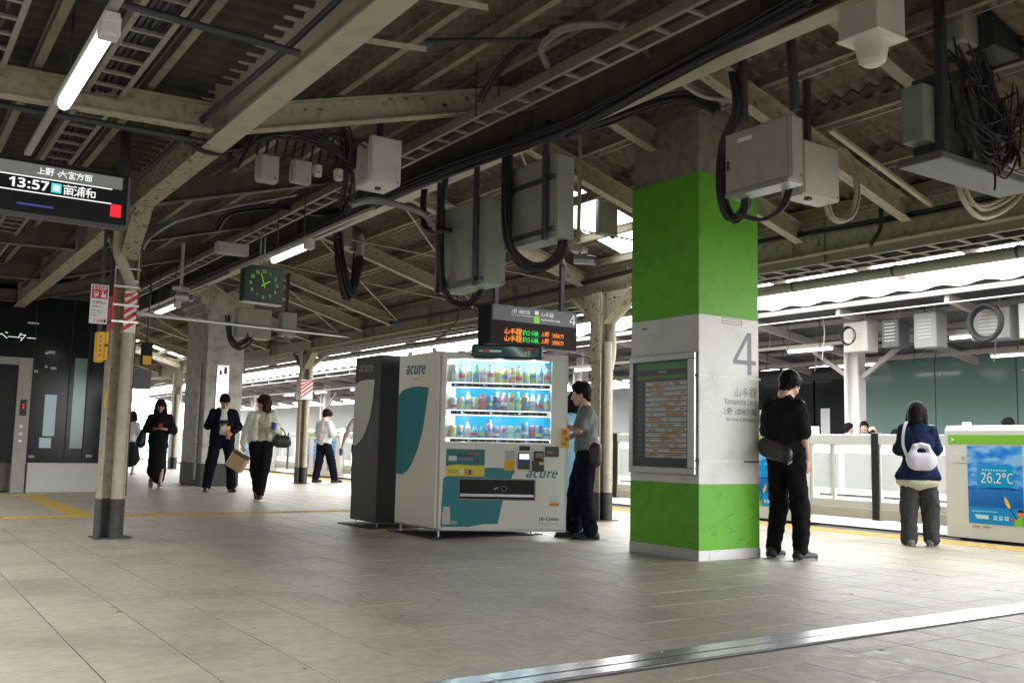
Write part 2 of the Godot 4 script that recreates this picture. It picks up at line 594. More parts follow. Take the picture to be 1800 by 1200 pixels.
func hair(o: Node3D, j: Dictionary, style: String, m: Material, cell := 0.011) -> void:
	var h := Flesh.new()
	var caps := []
	match style:
		"short":
			caps = [[Vector3(0, 0.05, -0.03), Vector3(0, 0.055, -0.008), 0.1, 0.095, Vector3(0.93, 1, 1)], [Vector3(0, 0.01, -0.045), Vector3(0, -0.055, -0.052), 0.088, 0.06, Vector3(0.95, 1, 0.9)], [Vector3(0.064, 0.035, -0.01), Vector3(0.068, 0.004, -0.022), 0.033, 0.024], [Vector3(-0.064, 0.035, -0.01), Vector3(-0.068, 0.004, -0.022), 0.033, 0.024], [Vector3(-0.045, 0.092, 0.05), Vector3(0.045, 0.092, 0.05), 0.034, 0.034], [Vector3(-0.03, 0.12, 0.0), Vector3(0.035, 0.125, 0.01), 0.03, 0.03]]
		"mop":
			caps = [[Vector3(0, 0.06, -0.02), Vector3(0, 0.055, 0.01), 0.108, 0.104], [Vector3(0, 0.0, -0.05), Vector3(0, -0.03, -0.055), 0.085, 0.06], [Vector3(0.072, 0.04, 0.0), Vector3(0.072, 0.005, -0.01), 0.036, 0.03], [Vector3(-0.072, 0.04, 0.0), Vector3(-0.072, 0.005, -0.01), 0.036, 0.03], [Vector3(-0.05, 0.06, 0.075), Vector3(0.05, 0.06, 0.075), 0.034, 0.034]]
		"bob":
			caps = [[Vector3(0, 0.05, -0.025), Vector3(0, 0.055, 0.0), 0.11, 0.104], [Vector3(0, 0.0, -0.05), Vector3(0, -0.08, -0.05), 0.098, 0.085], [Vector3(0.075, 0.03, -0.01), Vector3(0.085, -0.09, 0.0), 0.05, 0.05], [Vector3(-0.075, 0.03, -0.01), Vector3(-0.085, -0.09, 0.0), 0.05, 0.05], [Vector3(-0.05, 0.075, 0.065), Vector3(0.05, 0.075, 0.065), 0.032, 0.032], [Vector3(-0.055, 0.05, 0.072), Vector3(0.01, 0.055, 0.085), 0.022, 0.018]]
		"long":
			caps = [[Vector3(0, 0.05, -0.02), Vector3(0, 0.055, 0.0), 0.104, 0.1], [Vector3(0, 0.0, -0.055), Vector3(0, -0.2, -0.06), 0.09, 0.08], [Vector3(0.078, 0.03, -0.01), Vector3(0.1, -0.2, 0.02), 0.04, 0.042], [Vector3(-0.078, 0.03, -0.01), Vector3(-0.1, -0.2, 0.02), 0.04, 0.042], [Vector3(0.1, -0.2, 0.02), Vector3(0.09, -0.3, 0.06), 0.042, 0.02], [Vector3(-0.1, -0.2, 0.02), Vector3(-0.09, -0.28, 0.06), 0.042, 0.02], [Vector3(0.02, 0.1, 0.05), Vector3(0.068, 0.02, 0.06), 0.034, 0.022], [Vector3(-0.02, 0.1, 0.05), Vector3(-0.068, 0.02, 0.06), 0.034, 0.022]]
		"bald":
			caps = [[Vector3(0.05, 0.0, -0.045), Vector3(-0.05, 0.0, -0.045), 0.056, 0.056], [Vector3(0, -0.02, -0.07), Vector3(0, -0.03, -0.07), 0.04, 0.04]]
	flesh(h, caps, cell, 0.02, head_frame(j), 0.007, 260.0)
	part_mesh("hair", h, m, o)

# top: trunk and sleeves, loose by ease; sleeve 0.6 ends above the elbow, 2 at the wrist
func top(o: Node3D, called: String, j: Dictionary, m: Material, ease: float, sleeve: float, hem: float, cell := 0.016, flare := 0.0) -> void:
	var s: float = j.h
	var fl := Flesh.new()
	var p: Vector3 = j.pelvis
	var low := p + Vector3(0, hem * s, 0)
	var caps := [
		[low, p + Vector3(0, 0.12, 0) * s, (0.128 + ease + flare) * s, (0.118 + ease) * s, Vector3(1.15, 0.5, 0.82)], [p + Vector3(0, 0.08, 0) * s, j.chest, (0.115 + ease) * s, (0.138 + ease) * s, Vector3(1.08, 1, 0.74)],
		[j.chest, j.neck - Vector3(0, 0.085 * s, 0), (0.138 + ease) * s, (0.09 + ease * 0.5) * s, Vector3(1.1, 1, 0.72)], [j.neck - Vector3(0, 0.045 * s, 0), j.shL - Vector3(0.01, 0.012, 0) * s, 0.052 * s, (0.046 + ease * 0.4) * s], [j.neck - Vector3(0, 0.045 * s, 0), j.shR - Vector3(-0.01, 0.012, 0) * s, 0.052 * s, (0.046 + ease * 0.4) * s],
		[j.neck - Vector3(0, 0.05, 0) * s, j.neck - Vector3(0, 0.015, 0) * s, 0.075 * s, 0.068 * s],
	]
	for d in ["L", "R"]:
		var a: Vector3 = j["sh" + d]
		var b: Vector3 = j["el" + d]
		var c: Vector3 = j["wr" + d]
		var e := ease * 0.7
		if sleeve <= 1.0:
			caps.append([a - Vector3(0, 0.012, 0) * s, a.lerp(b, sleeve), (0.05 + e) * s, (0.053 + e) * s])
		else:
			caps.append([a - Vector3(0, 0.012, 0) * s, b, (0.05 + e) * s, (0.045 + e) * s])
			caps.append([b, b.lerp(c, sleeve - 1.0), (0.045 + e) * s, (0.034 + e * 0.8) * s])
	flesh(fl, caps, cell, 0.035, Transform3D(), 0.018, 55.0)
	part_mesh(called, fl, m, o)

func trousers(o: Node3D, called: String, j: Dictionary, m: Material, thigh: float, cuff: float, cell := 0.016, end := 0.96) -> void:
	var s: float = j.h
	var fl := Flesh.new()
	var caps := [[j.pelvis + Vector3(0, 0.08, 0) * s, j.pelvis - Vector3(0, 0.04, 0) * s, 0.118 * s, 0.13 * s, Vector3(1.14, 1, 0.8)]]
	for d in ["L", "R"]:
		var k: Vector3 = j["kn" + d]
		var e: Vector3 = k.lerp(j["an" + d], end)
		caps.append([j["hi" + d], k, (0.086 + thigh) * s, (0.064 + (thigh + cuff) * 0.5) * s])
		caps.append([k, e, (0.064 + (thigh + cuff) * 0.5) * s, (0.05 + cuff) * s])
	flesh(fl, caps, cell, 0.03, Transform3D(), 0.02, 60.0)
	part_mesh(called, fl, m, o)

func shoes(o: Node3D, j: Dictionary, m: Material, sole: Material, long := 1.0, lifted := "") -> void:
	var s: float = j.h * long
	for d in ["L", "R"]:
		var a: Vector3 = j["an" + d]
		var t: Vector3 = (j["to" + d] as Vector3).normalized()
		var base := Vector3(a.x, a.y - 0.085 * j.h, a.z)
		var tilt := 0.0
		if lifted == d:
			tilt = 0.5
		var fw := (t * cos(tilt) - Vector3.UP * sin(tilt)).normalized()
		var right := Vector3.UP.cross(t).normalized()
		var xf := Transform3D(Basis(right, fw.cross(right), fw), base)
		var up := Flesh.new()
		flesh(up, [[Vector3(0, 0.04, -0.045) * s, Vector3(0, 0.075, -0.03) * s, 0.04 * s, 0.036 * s], [Vector3(0, 0.035, -0.03) * s, Vector3(0, 0.03, 0.14) * s, 0.042 * s, 0.036 * s, Vector3(1.05, 0.85, 1)], [Vector3(0, 0.07, -0.02) * s, Vector3(0, 0.045, 0.07) * s, 0.038 * s, 0.034 * s]], 0.011, 0.02, xf, 0.0, 1.0)
		var sh := part_mesh("shoe", up, m, o)
		var so := st()
		var poly := PackedVector2Array()
		for i in 16:
			var an := TAU * i / 16
			poly.append(Vector2(cos(an) * (0.043 - 0.006 * sin(an)), 0.05 + sin(an) * 0.135) * s)
		plate(so, poly, xf.origin + xf.basis.y * 0.001, xf.basis.x, xf.basis.z * -1.0, 0.0)
		for i in 16:
			var p0 := xf * Vector3(poly[i].x, 0, poly[i].y)
			var p1 := xf * Vector3(poly[(i + 1) % 16].x, 0, poly[(i + 1) % 16].y)
			quad(so, p0, p1, p1 + xf.basis.y * 0.022 * s, p0 + xf.basis.y * 0.022 * s, (p0 + p1) * 0.5 - xf * Vector3(0, 0, 0.05))
		obj("sole", so, sole, sh)

# an open jacket: two fronts, a back and full sleeves
func open_jacket(o: Node3D, j: Dictionary, m: Material, loose: float, low: float, gap: float, cell := 0.015) -> void:
	var jk := Flesh.new()
	var s: float = j.h
	for sg in [-1.0, 1.0]:
		var d := "L" if sg > 0.0 else "R"
		flesh(jk, [[Vector3(sg * (gap + 0.02), 1.37, 0.06) * s, Vector3(sg * (gap + 0.055), low, 0.1) * s, 0.05, 0.052, Vector3(1, 1, 0.8)], [Vector3(sg * 0.07, 1.38, -0.04) * s, Vector3(sg * 0.09, low, -0.05) * s, 0.075, 0.1, Vector3(1, 1, 0.85)], [Vector3(sg * 0.145, 1.25, 0) * s, Vector3(sg * 0.15, low, 0.02) * s, 0.06, 0.075], [j.neck + Vector3(sg * 0.045, -0.045, -0.02) * s, j["sh" + d] - Vector3(0, 0.008, 0), 0.066, 0.072], [j["sh" + d] - Vector3(0, 0.014, 0), j["el" + d], 0.068 + loose, 0.056 + loose], [j["el" + d], (j["el" + d] as Vector3).lerp(j["wr" + d], 0.9), 0.052 + loose, 0.04 + loose * 0.7]], cell, 0.03, Transform3D(), 0.02, 55.0)
	part_mesh("jacket", jk, m, o)


# ================================================================ the scene
func _ready() -> void:
	rng.seed = 7
	fine_noise.seed = 3
	fine_noise.frequency = 0.1
	var cam := Camera3D.new()
	cam.name = "camera"
	cam.fov = 39.2
	cam.near = 0.05
	cam.far = 600.0
	cam.transform = Transform3D(Basis(Vector3(0.8292, 0.02127, 0.55855), Vector3(-0.07807, 0.99389, 0.07805), Vector3(-0.55348, -0.10833, 0.82579)).orthonormalized(), Vector3(0, 0.95, 0))
	add_child(cam)
	cam.current = true
	var env := Environment.new()
	env.background_mode = Environment.BG_SKY
	var sky := Sky.new()
	var ps := ProceduralSkyMaterial.new()
	ps.sky_top_color = Color(0.93, 0.94, 0.94)
	ps.sky_horizon_color = Color(0.985, 0.98, 0.97)
	ps.sky_curve = 0.2
	ps.sky_energy_multiplier = 2.5
	ps.ground_bottom_color = Color(0.3, 0.29, 0.28)
	ps.ground_horizon_color = Color(0.6, 0.6, 0.6)
	ps.ground_energy_multiplier = 1.0
	sky.sky_material = ps
	env.sky = sky
	env.tonemap_mode = Environment.TONE_MAPPER_LINEAR
	env.tonemap_exposure = 1.2
	env.sdfgi_enabled = true
	env.ssao_enabled = true
	env.ssil_enabled = true
	var we := WorldEnvironment.new()
	we.name = "environment"
	we.environment = env
	add_child(we)
	var sun := DirectionalLight3D.new()
	sun.name = "sun"
	sun.light_energy = 0.5
	sun.light_angular_distance = 20.0
	sun.light_color = Color(1.0, 0.97, 0.93)
	sun.shadow_enabled = true
	sun.rotation_degrees = Vector3(-62, 75, 0)
	add_child(sun)
	materials()
	ground()
	roof()
	columns_and_pillars()
	elevator()
	gates()
	far_side()
	drinks_machine()
	recycling_box()
	signs()
	lamps()
	overhead()
	people()

func materials() -> void:
	var grime := noise_tex("grime", 0.012, [0.0, 0.35, 0.6, 1.0], [0.72, 0.9, 0.97, 1.0], 6)
	var grime2 := noise_tex("grime2", 0.02, [0.0, 0.3, 0.6, 1.0], [0.86, 0.96, 0.99, 1.0], 6, FastNoiseLite.TYPE_SIMPLEX_SMOOTH, 5)
	var speck := noise_tex("speck", 0.25, [0.0, 0.4, 0.6, 1.0], [0.86, 0.97, 1.0, 1.05], 3, FastNoiseLite.TYPE_SIMPLEX_SMOOTH, 8)
	var flake := noise_tex("flake", 0.05, [0.0, 0.25, 0.28, 1.0], [Color(0.16, 0.11, 0.08), Color(0.2, 0.14, 0.1), Color(1, 1, 1), Color(1, 0.98, 0.94)], 4, FastNoiseLite.TYPE_SIMPLEX_SMOOTH, 12)
	var flake_few := noise_tex("flake_few", 0.04, [0.0, 0.13, 0.17, 0.5, 1.0], [Color(0.4, 0.3, 0.22), Color(0.5, 0.4, 0.3), Color(0.88, 0.86, 0.82), Color(0.97, 0.96, 0.94), Color(1, 1, 1)], 5, FastNoiseLite.TYPE_SIMPLEX_SMOOTH, 15)
	var rough := noise_tex("rough", 0.02, [0.0, 0.5, 1.0], [0.7, 0.95, 1.0], 4, FastNoiseLite.TYPE_SIMPLEX_SMOOTH, 21)
	var streak := noise_tex("streak", 0.06, [0.0, 0.5, 1.0], [0.75, 1.0, 1.1], 3, FastNoiseLite.TYPE_SIMPLEX_SMOOTH, 30)
	var lump := noise_tex("lump", 0.08, [0.0, 1.0], [0.0, 1.0], 4, FastNoiseLite.TYPE_SIMPLEX_SMOOTH, 33)
	for i in 4:
		var k: float = [1.0, 0.95, 1.04, 0.98][i]
		mat("tile%d" % i, 0.345 * k, 0.31 * k, 0.245 * k, 0.55, 0.0, noise_tex("tile_tone%d" % i, 0.03, [0.0, 0.42, 0.6, 1.0], [0.91, 0.97, 1.0, 1.02], 6, FastNoiseLite.TYPE_SIMPLEX_SMOOTH, 40 + i), 0.7, rough)
	var worn := noise_tex("worn", 0.012, [0.0, 0.35, 0.55, 1.0], [0.86, 0.95, 1.0, 1.02], 5, FastNoiseLite.TYPE_SIMPLEX_SMOOTH, 90)
	for i in 4:
		var m: StandardMaterial3D = M["tile%d" % i]
		m.detail_enabled = true
		m.detail_albedo = worn
		m.detail_blend_mode = BaseMaterial3D.BLEND_MODE_MUL
		m.detail_uv_layer = BaseMaterial3D.DETAIL_UV_2
		m.uv2_triplanar = true
		m.uv2_world_triplanar = true
		m.uv2_scale = Vector3(0.16, 0.16, 0.16)
	mat("far_box_a", 0.36, 0.345, 0.31, 0.6)
	mat("far_box_b", 0.17, 0.17, 0.165, 0.6)
	mat("far_box_c", 0.05, 0.05, 0.052, 0.6)
	mat("rail_tan", 0.36, 0.31, 0.25, 0.6)
	mat("gum", 0.15, 0.135, 0.115, 0.7)
	mat("scuff", 0.07, 0.1, 0.04, 0.8)
	mat("door_steel", 0.3, 0.29, 0.26, 0.4, 0.5, streak, 1.0)
	mat("shelf_dark", 0.11, 0.115, 0.12, 0.5, 0.2)
	mat("pipe_grey", 0.2, 0.205, 0.21, 0.45, 0.3)
	mat("grout", 0.06, 0.054, 0.046, 0.9)
	mat("paint", 0.41, 0.37, 0.29, 0.55, 0.0, flake_few, 0.5)
	mat("paint_clean", 0.46, 0.41, 0.32, 0.5, 0.0, grime2, 0.5)
	mat("paint_rust", 0.36, 0.32, 0.24, 0.7, 0.0, flake, 0.55)
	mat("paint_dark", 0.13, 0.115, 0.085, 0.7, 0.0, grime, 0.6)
	mat("purlin", 0.27, 0.235, 0.17, 0.6, 0.0, grime, 0.7)
	for i in 3:
		var k: float = [1.0, 0.82, 1.16][i]
		mat("sheet%d" % i, 0.19 * k, 0.15 * k, 0.115 * k, 0.85, 0.0, noise_tex("sheet_tone%d" % i, 0.03, [0.0, 0.4, 0.62, 1.0], [0.5, 0.85, 1.0, 1.25], 6, FastNoiseLite.TYPE_SIMPLEX_SMOOTH, 60 + i), 0.8)
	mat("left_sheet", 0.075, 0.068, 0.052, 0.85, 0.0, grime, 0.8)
	mat("tray", 0.24, 0.225, 0.175, 0.5, 0.1, grime2, 1.2)
	mat("zinc", 0.5, 0.51, 0.52, 0.38, 0.8, grime2, 1.5)
	mat("steel", 0.62, 0.62, 0.62, 0.22, 1.0, streak, 1.0)
	mat("strip", 0.66, 0.67, 0.69, 0.24, 1.0, streak, 1.6)
	mat("frame_dark", 0.055, 0.06, 0.065, 0.5, 0.3, grime2, 1.0)
	mat("cable", 0.018, 0.018, 0.02, 0.55)
	mat("cable_grey", 0.3, 0.28, 0.24, 0.6)
	mat("cabinet", 0.34, 0.34, 0.29, 0.45, 0.0, grime2, 0.35)
	mat("cabinet_light", 0.5, 0.49, 0.44, 0.42, 0.0, grime2, 0.35)
	mat("cabinet_green", 0.26, 0.28, 0.23, 0.5, 0.0, grime2, 0.35)
	mat("white_box", 0.68, 0.67, 0.62, 0.4, 0.0, grime2, 0.35)
	mat("dark_wall", 0.15, 0.145, 0.135, 0.9, 0.0, grime, 0.5)
	mat("concrete", 0.28, 0.25, 0.205, 0.85, 0.0, grime, 0.9, null, lump, 0.4)
	mat("green", 0.14, 0.43, 0.045, 0.42, 0.0, grime2, 0.45)
	mat("pillar_white", 0.63, 0.63, 0.61, 0.4, 0.0, grime2, 0.22)
	mat("skirting", 0.5, 0.5, 0.5, 0.4, 0.4, grime2, 1.5)
	mat("black_base", 0.06, 0.058, 0.054, 0.7, 0.0, grime, 1.5)
	mat("red", 0.55, 0.03, 0.035, 0.45)
	mat("white", 0.75, 0.75, 0.73, 0.4)
	mat("bright_white", 0.6, 0.61, 0.6, 0.35)
	mat("ink", 0.02, 0.02, 0.022, 0.5)
	mat("grey_ink", 0.16, 0.155, 0.19, 0.5)
	mat("yellow", 0.75, 0.42, 0.02, 0.5)
	mat("tactile", 0.55, 0.36, 0.07, 0.6, 0.0, grime, 1.0)
	mat("gate_white", 0.66, 0.67, 0.65, 0.35)
	mat("cable_far", 0.006, 0.006, 0.007, 0.7)
	mat("gate_green", 0.2, 0.52, 0.04, 0.35)
	mat("gate_base", 0.5, 0.48, 0.42, 0.5)
	mat("black", 0.015, 0.015, 0.017, 0.35)
	mat("rubber", 0.03, 0.03, 0.03, 0.8)
	mat("ballast", 0.16, 0.145, 0.125, 0.95, 0.0, speck, 2.0, null, lump, 2.0)
	mat("rail", 0.3, 0.27, 0.25, 0.35, 0.9)
	mat("sleeper", 0.3, 0.29, 0.27, 0.9)
	mat("machine_white", 0.72, 0.73, 0.69, 0.32, 0.0, speck, 1.0)
	mat("machine_side", 0.68, 0.68, 0.6, 0.3)
	mat("teal", 0.0, 0.18, 0.225, 0.35)
	mat("charcoal", 0.028, 0.03, 0.028, 0.35)
	mat("charcoal_side", 0.018, 0.02, 0.023, 0.4)
	mat("leaf_white", 0.42, 0.44, 0.37, 0.4)
	mat("window_back", 0.02, 0.42, 0.7, 0.4)
	glow("window_glow", 0.0, 0.5, 0.85, 0.85)
	glow("window_pale", 0.45, 0.9, 1.0, 1.0)
	glow("window_white", 0.85, 0.97, 1.0, 1.6)
	glow("lamp_tube", 1.0, 1.0, 0.98, 6.0)
	glow("lamp_far", 1.0, 1.0, 1.0, 5.0)
	glow("screen_white", 0.9, 0.95, 1.0, 1.0)
	glow("led_amber", 1.0, 0.26, 0.04, 1.1)
	glow("led_green", 0.05, 0.8, 0.12, 0.9)
	glow("led_red", 0.95, 0.02, 0.04, 0.8)
	glow("led_cyan", 0.05, 0.75, 0.8, 0.9)
	glow("text_glow", 1.0, 1.0, 0.98, 0.95)
	glow("line_blue", 0.08, 0.09, 0.4, 0.5)
	glow("clock_ink", 0.24, 0.66, 0.02, 0.55)
	glow("display_grey", 0.22, 0.23, 0.2, 0.55)
	mat("lamp_body", 0.62, 0.62, 0.6, 0.4)
	mat("sign_grey", 0.085, 0.09, 0.1, 0.4)
	mat("sign_dark", 0.03, 0.031, 0.036, 0.35)
	mat("clock_green", 0.006, 0.03, 0.014, 0.3)
	mat("dark_panel", 0.012, 0.014, 0.016, 0.12)
	mat("teal_glass", 0.15, 0.24, 0.215, 0.12)
	mat("far_steel", 0.34, 0.31, 0.29, 0.6)
	mat("far_white", 0.54, 0.52, 0.5, 0.5)
	mat("far_dark", 0.075, 0.07, 0.07, 0.8)
	mat("far_wall", 0.62, 0.62, 0.62, 0.7)
	mat("stone", 0.55, 0.56, 0.55, 0.4, 0.0, speck, 1.0)
	glass("pane", 0.8, 0.88, 0.86, 0.1)
	glass("clear", 0.5, 0.55, 0.55, 0.02)
	mat("skin", 0.52, 0.31, 0.22, 0.5)
	mat("skin_warm", 0.47, 0.26, 0.18, 0.5)
	M.skin.subsurf_scatter_enabled = true
	M.skin.subsurf_scatter_strength = 0.05
	var cloth := noise_tex("cloth", 0.2, [0.0, 0.5, 1.0], [0.8, 1.0, 1.1], 3, FastNoiseLite.TYPE_SIMPLEX_SMOOTH, 70)
	mat("hair", 0.012, 0.01, 0.01, 0.45, 0.0, cloth, 6.0)
	mat("hair_brown", 0.035, 0.018, 0.014, 0.45, 0.0, cloth, 6.0)
	mat("eye", 0.012, 0.01, 0.01, 0.25)
	mat("lips", 0.36, 0.13, 0.11, 0.5)
	mat("black_cloth", 0.012, 0.012, 0.013, 0.85, 0.0, cloth, 4.0)
	mat("black_cotton", 0.017, 0.017, 0.018, 0.9, 0.0, cloth, 4.0)
	mat("navy_cloth", 0.009, 0.0105, 0.018, 0.85, 0.0, cloth, 4.0)
	mat("navy_knit", 0.014, 0.022, 0.055, 0.95, 0.0, cloth, 5.0)
	mat("white_cloth", 0.66, 0.65, 0.66, 0.9, 0.0, cloth, 3.0)
	mat("cream_cloth", 0.56, 0.55, 0.44, 0.9, 0.0, cloth, 3.0)
	mat("jacket_cloth", 0.62, 0.65, 0.55, 0.85, 0.0, cloth, 3.0)
	mat("beige_cloth", 0.46, 0.45, 0.33, 0.9, 0.0, cloth, 3.0)
	mat("grey_cloth", 0.17, 0.18, 0.185, 0.9, 0.0, cloth, 4.0)
	mat("slate_cloth", 0.055, 0.057, 0.06, 0.9, 0.0, cloth, 4.0)
	mat("pale_blue_cloth", 0.3, 0.5, 0.7, 0.9, 0.0, cloth, 4.0)
	mat("lilac_cloth", 0.6, 0.57, 0.66, 0.85, 0.0, cloth, 5.0)
	mat("leather", 0.02, 0.019, 0.02, 0.4)
	mat("shoe_grey", 0.16, 0.15, 0.16, 0.7)
	mat("shoe_dark", 0.014, 0.014, 0.015, 0.6)
	mat("sole_grey", 0.22, 0.22, 0.22, 0.7)
	mat("cup_blue", 0.012, 0.045, 0.3, 0.4)
	mat("kraft", 0.5, 0.34, 0.19, 0.7, 0.0, cloth, 2.0)
	mat("kraft_dark", 0.1, 0.07, 0.05, 0.7)
	mat("pillar_concrete", 0.58, 0.57, 0.51, 0.7, 0.0, grime, 0.5)
	mat("steel_dark", 0.1, 0.1, 0.09, 0.35, 0.6, streak, 1.0)
	mat("ink_warm", 0.03, 0.024, 0.024, 0.4)
	mat("white_text", 0.7, 0.71, 0.72, 0.5)
	mat("orange", 0.7, 0.25, 0.02, 0.5)
	glow("window_blue", 0.0, 0.42, 0.8, 0.75)
	glow("led_blue", 0.25, 0.35, 0.9, 1.0)
	glow("notice_dim", 0.4, 0.5, 0.52, 0.5)
	M.clear.metallic_specular = 0.25
	M.dark_panel.metallic_specular = 0.32
	M.green.metallic_specular = 0.3
	for key in ["window_glow", "window_pale", "window_blue", "led_red", "led_cyan", "led_amber", "led_green", "text_glow", "display_grey", "clock_ink", "sign_dark", "ink_warm", "line_blue"]:
		M[key].metallic_specular = 0.08
	for key in M:
		if key.ends_with("cloth") or key.ends_with("cotton") or key.ends_with("knit") or key.begins_with("hair"):
			M[key].metallic_specular = 0.12
	mat("salmon", 0.5, 0.14, 0.11, 0.5)

# ---------------------------------------------------------------- ground, tracks
func ground() -> void:
	var s := st()
	mm(s, Vector3(-400, -3.2, -500), Vector3(400, -1.35, 400))
	struct("ground", s, M.ballast)
	s = st()
	mm(s, Vector3(-0.45, -1.34, -90), Vector3(10.62, -0.003, 40))
	var slab := struct("platform_floor", s, M.grout)
	# square floor tiles with open joints; the nearest are parts of their own
	var spots := []
	var p := 0.395
	for i in range(-1, 27):
		for k in range(-46, 21):
			var x0 := 0.07 + i * p
			var z0 := -6.42 + k * p if k < 7 else -2.995 + (k - 7) * p
			if x0 + p > 10.42:
				continue
			spots.append(Vector2(x0 + p * 0.5, z0 + p * 0.5))
		spots.append(Vector3(0.07 + i * p + p * 0.5, -3.56, 0.19))
		spots.append(Vector3(0.07 + i * p + p * 0.5, -3.102, 0.21))
	for k in range(0, 26):
		for i in range(-1, 26):
			var z0 := -24.985 - k * p * 4.0
			spots.append(Vector3(0.07 + i * p + p * 0.5, z0, p * 4.0))
	var near := []
	var rest := []
	for q in spots:
		if q is Vector2:
			var a := atan2(q.x, -q.y)
			var deg := rad_to_deg(a) - 33.8
			var r: float = q.length()
			if absf(deg) < 31.0 and r > 2.6 and q.y < -1.0:
				near.append([r, q])
			else:
				rest.append(q)
		else:
			rest.append(q)
	near.sort_custom(func(a, b): return a[0] < b[0])
	var meshes := []
	for v in 4:
		var t := st()
		tile_shape(t, Vector3.ZERO, p - 0.0045, p - 0.0045)
		meshes.append(t.commit())
	var order := 0
	for e in near:
		if order < 300:
			var tilt := Basis.from_euler(Vector3(rng.randf_range(-0.0012, 0.0012), 0, rng.randf_range(-0.0012, 0.0012)))
			placed("floor_tile", meshes[order % 4], M["tile%d" % (rng.randi() % 4)], slab, Transform3D(tilt, Vector3(e[1].x, rng.randf_range(-0.0006, 0.0004), e[1].y)))
		else:
			rest.append(e[1])
		order += 1
	var t := st()
	for q in rest:
		if q is Vector2:
			tile_shape(t, Vector3(q.x, 0, q.y), p - 0.0045, p - 0.0045)
		else:
			tile_shape(t, Vector3(q.x, 0, q.y), p - 0.0045, q.z - 0.004)
	var far := obj("floor_tile", t, M.tile0, slab)
	far.set_meta("kind", "stuff")
	# trodden gum and small stains
	for i in 36:
		var a := deg_to_rad(rng.randf_range(6.0, 62.0))
		var r := rng.randf_range(3.2, 11.0)
		s = st()
		var poly := PackedVector2Array()
		var size := rng.randf_range(0.008, 0.022)
		for k in 9:
			poly.append(Vector2(cos(TAU * k / 9), sin(TAU * k / 9)) * size * rng.randf_range(0.75, 1.2))
		plate(s, poly, Vector3(sin(a) * r, 0.0004, -cos(a) * r), Vector3.RIGHT, Vector3.FORWARD, 0.0008)
		obj("gum_spot", s, M.gum, slab)
	# brushed metal joint cover: three ribs
	var j := thing("joint_cover", "brushed steel joint cover strip crossing the foreground floor", "floor strip", Vector3(0, 0, -3.345))
	for r in [[-0.085, 0.055, 0.006], [-0.02, 0.06, 0.009], [0.06, 0.09, 0.007]]:
		for seg in 4:
			var x0 := -0.4 + seg * 2.6
			s = st()
			bx(s, Vector3(x0 + 1.3, r[2] * 0.5 - 0.002, r[0]), Vector3(2.596, r[2] + 0.004, r[1]), 0.003)
			obj("cover_plate", s, M.strip, j)
	s = st()
	for k in 14:
		lathe(s, [Vector2(0.008, 0), Vector2(0.007, 0.003), Vector2(0, 0.0035)], 8, Transform3D(Basis(), Vector3(0.3 + k * 0.72, 0.005, -0.085)))
	obj("rivet", s, M.zinc, j)
	# yellow guiding strip with raised bars, across and along the platform
	var runs := [[Vector3(0.2, 0, -12.55), Vector3(10.0, 0, -12.55), 0.3], [Vector3(2.28, 0, -17.0), Vector3(2.28, 0, -12.75), 0.3], [Vector3(-0.2, 0, -17.3), Vector3(2.5, 0, -17.3), 0.26]]
	for g in runs:
		var path := struct("tactile_paving", st_strip(g[0], g[1], g[2], 0.003), M.tactile)
		var b := st()
		var dir: Vector3 = (g[1] - g[0]).normalized()
		var side := dir.cross(Vector3.UP)
		var n := int(g[0].distance_to(g[1]) / 0.3)
		for i in n:
			for w in 4:
				var c: Vector3 = g[0] + dir * (0.15 + i * 0.3) + side * ((w - 1.5) * 0.07)
				bar(b, c - dir * 0.135, c + dir * 0.135, 0.026, 0.005, Vector3.UP, Vector2(0, 0.005), 0.002)
		var bars := obj("raised_bar", b, M.tactile, path)
		bars.set_meta("kind", "stuff")
	# warning strip with studs along the gates
	var edge := struct("warning_paving", st_strip(Vector3(10.0, 0, 8), Vector3(10.0, 0, -60), 0.4, 0.003), M.tactile)
	s = st()
	for k in 360:
		for w in 6:
			var c := Vector3(9.84 + w * 0.064, 0.002, -2.5 - k * 0.064)
			lathe(s, [Vector2(0.017, 0), Vector2(0.013, 0.005), Vector2(0, 0.005)], 6, Transform3D(Basis(), c))
	var studs := obj("stud", s, M.tactile, edge)
	studs.set_meta("kind", "stuff")
	# tracks: ballast bed, sleepers and rails
	for tr in 2:
		var cx := 12.3 + tr * 3.9
		s = st()
		mm(s, Vector3(cx - 1.7, -1.4, -140), Vector3(cx + 1.7, -1.12, 60))
		var bed := struct("track_bed", s, M.ballast)
		for i in 30:
			s = st()
			bx(s, Vector3(cx, -1.1, -3.0 - i * 0.65), Vector3(2.1, 0.12, 0.22), 0.02)
			obj("sleeper", s, M.sleeper, bed)
		for k in [-0.56, 0.56]:
			s = st()
			ibeam(s, Vector3(cx + k, -1.04, 60), Vector3(cx + k, -1.04, -140), 0.07, 0.15, 0.03, 0.02)
			obj("rail", s, M.rail, bed)
	s = st()
	mm(s, Vector3(17.9, -1.34, -140), Vector3(27.5, 0.0, 60))
	struct("far_platform", s, M.far_white)
	# the wall beyond the track behind the left platform edge
	s = st()
	mm(s, Vector3(-6.4, -1.4, -95), Vector3(-6.0, 7.6, 22))
	obj("station_wall", s, M.dark_wall)
	tag(get_node("station_wall"), "tall concrete wall beyond the track on the left", "wall")
	s = st()
	mm(s, Vector3(-6.0, -1.4, 40), Vector3(11.0, 7.0, 40.4))
	tag(obj("end_wall", s, M.dark_wall), "concrete wall closing the platform behind the viewer", "wall")

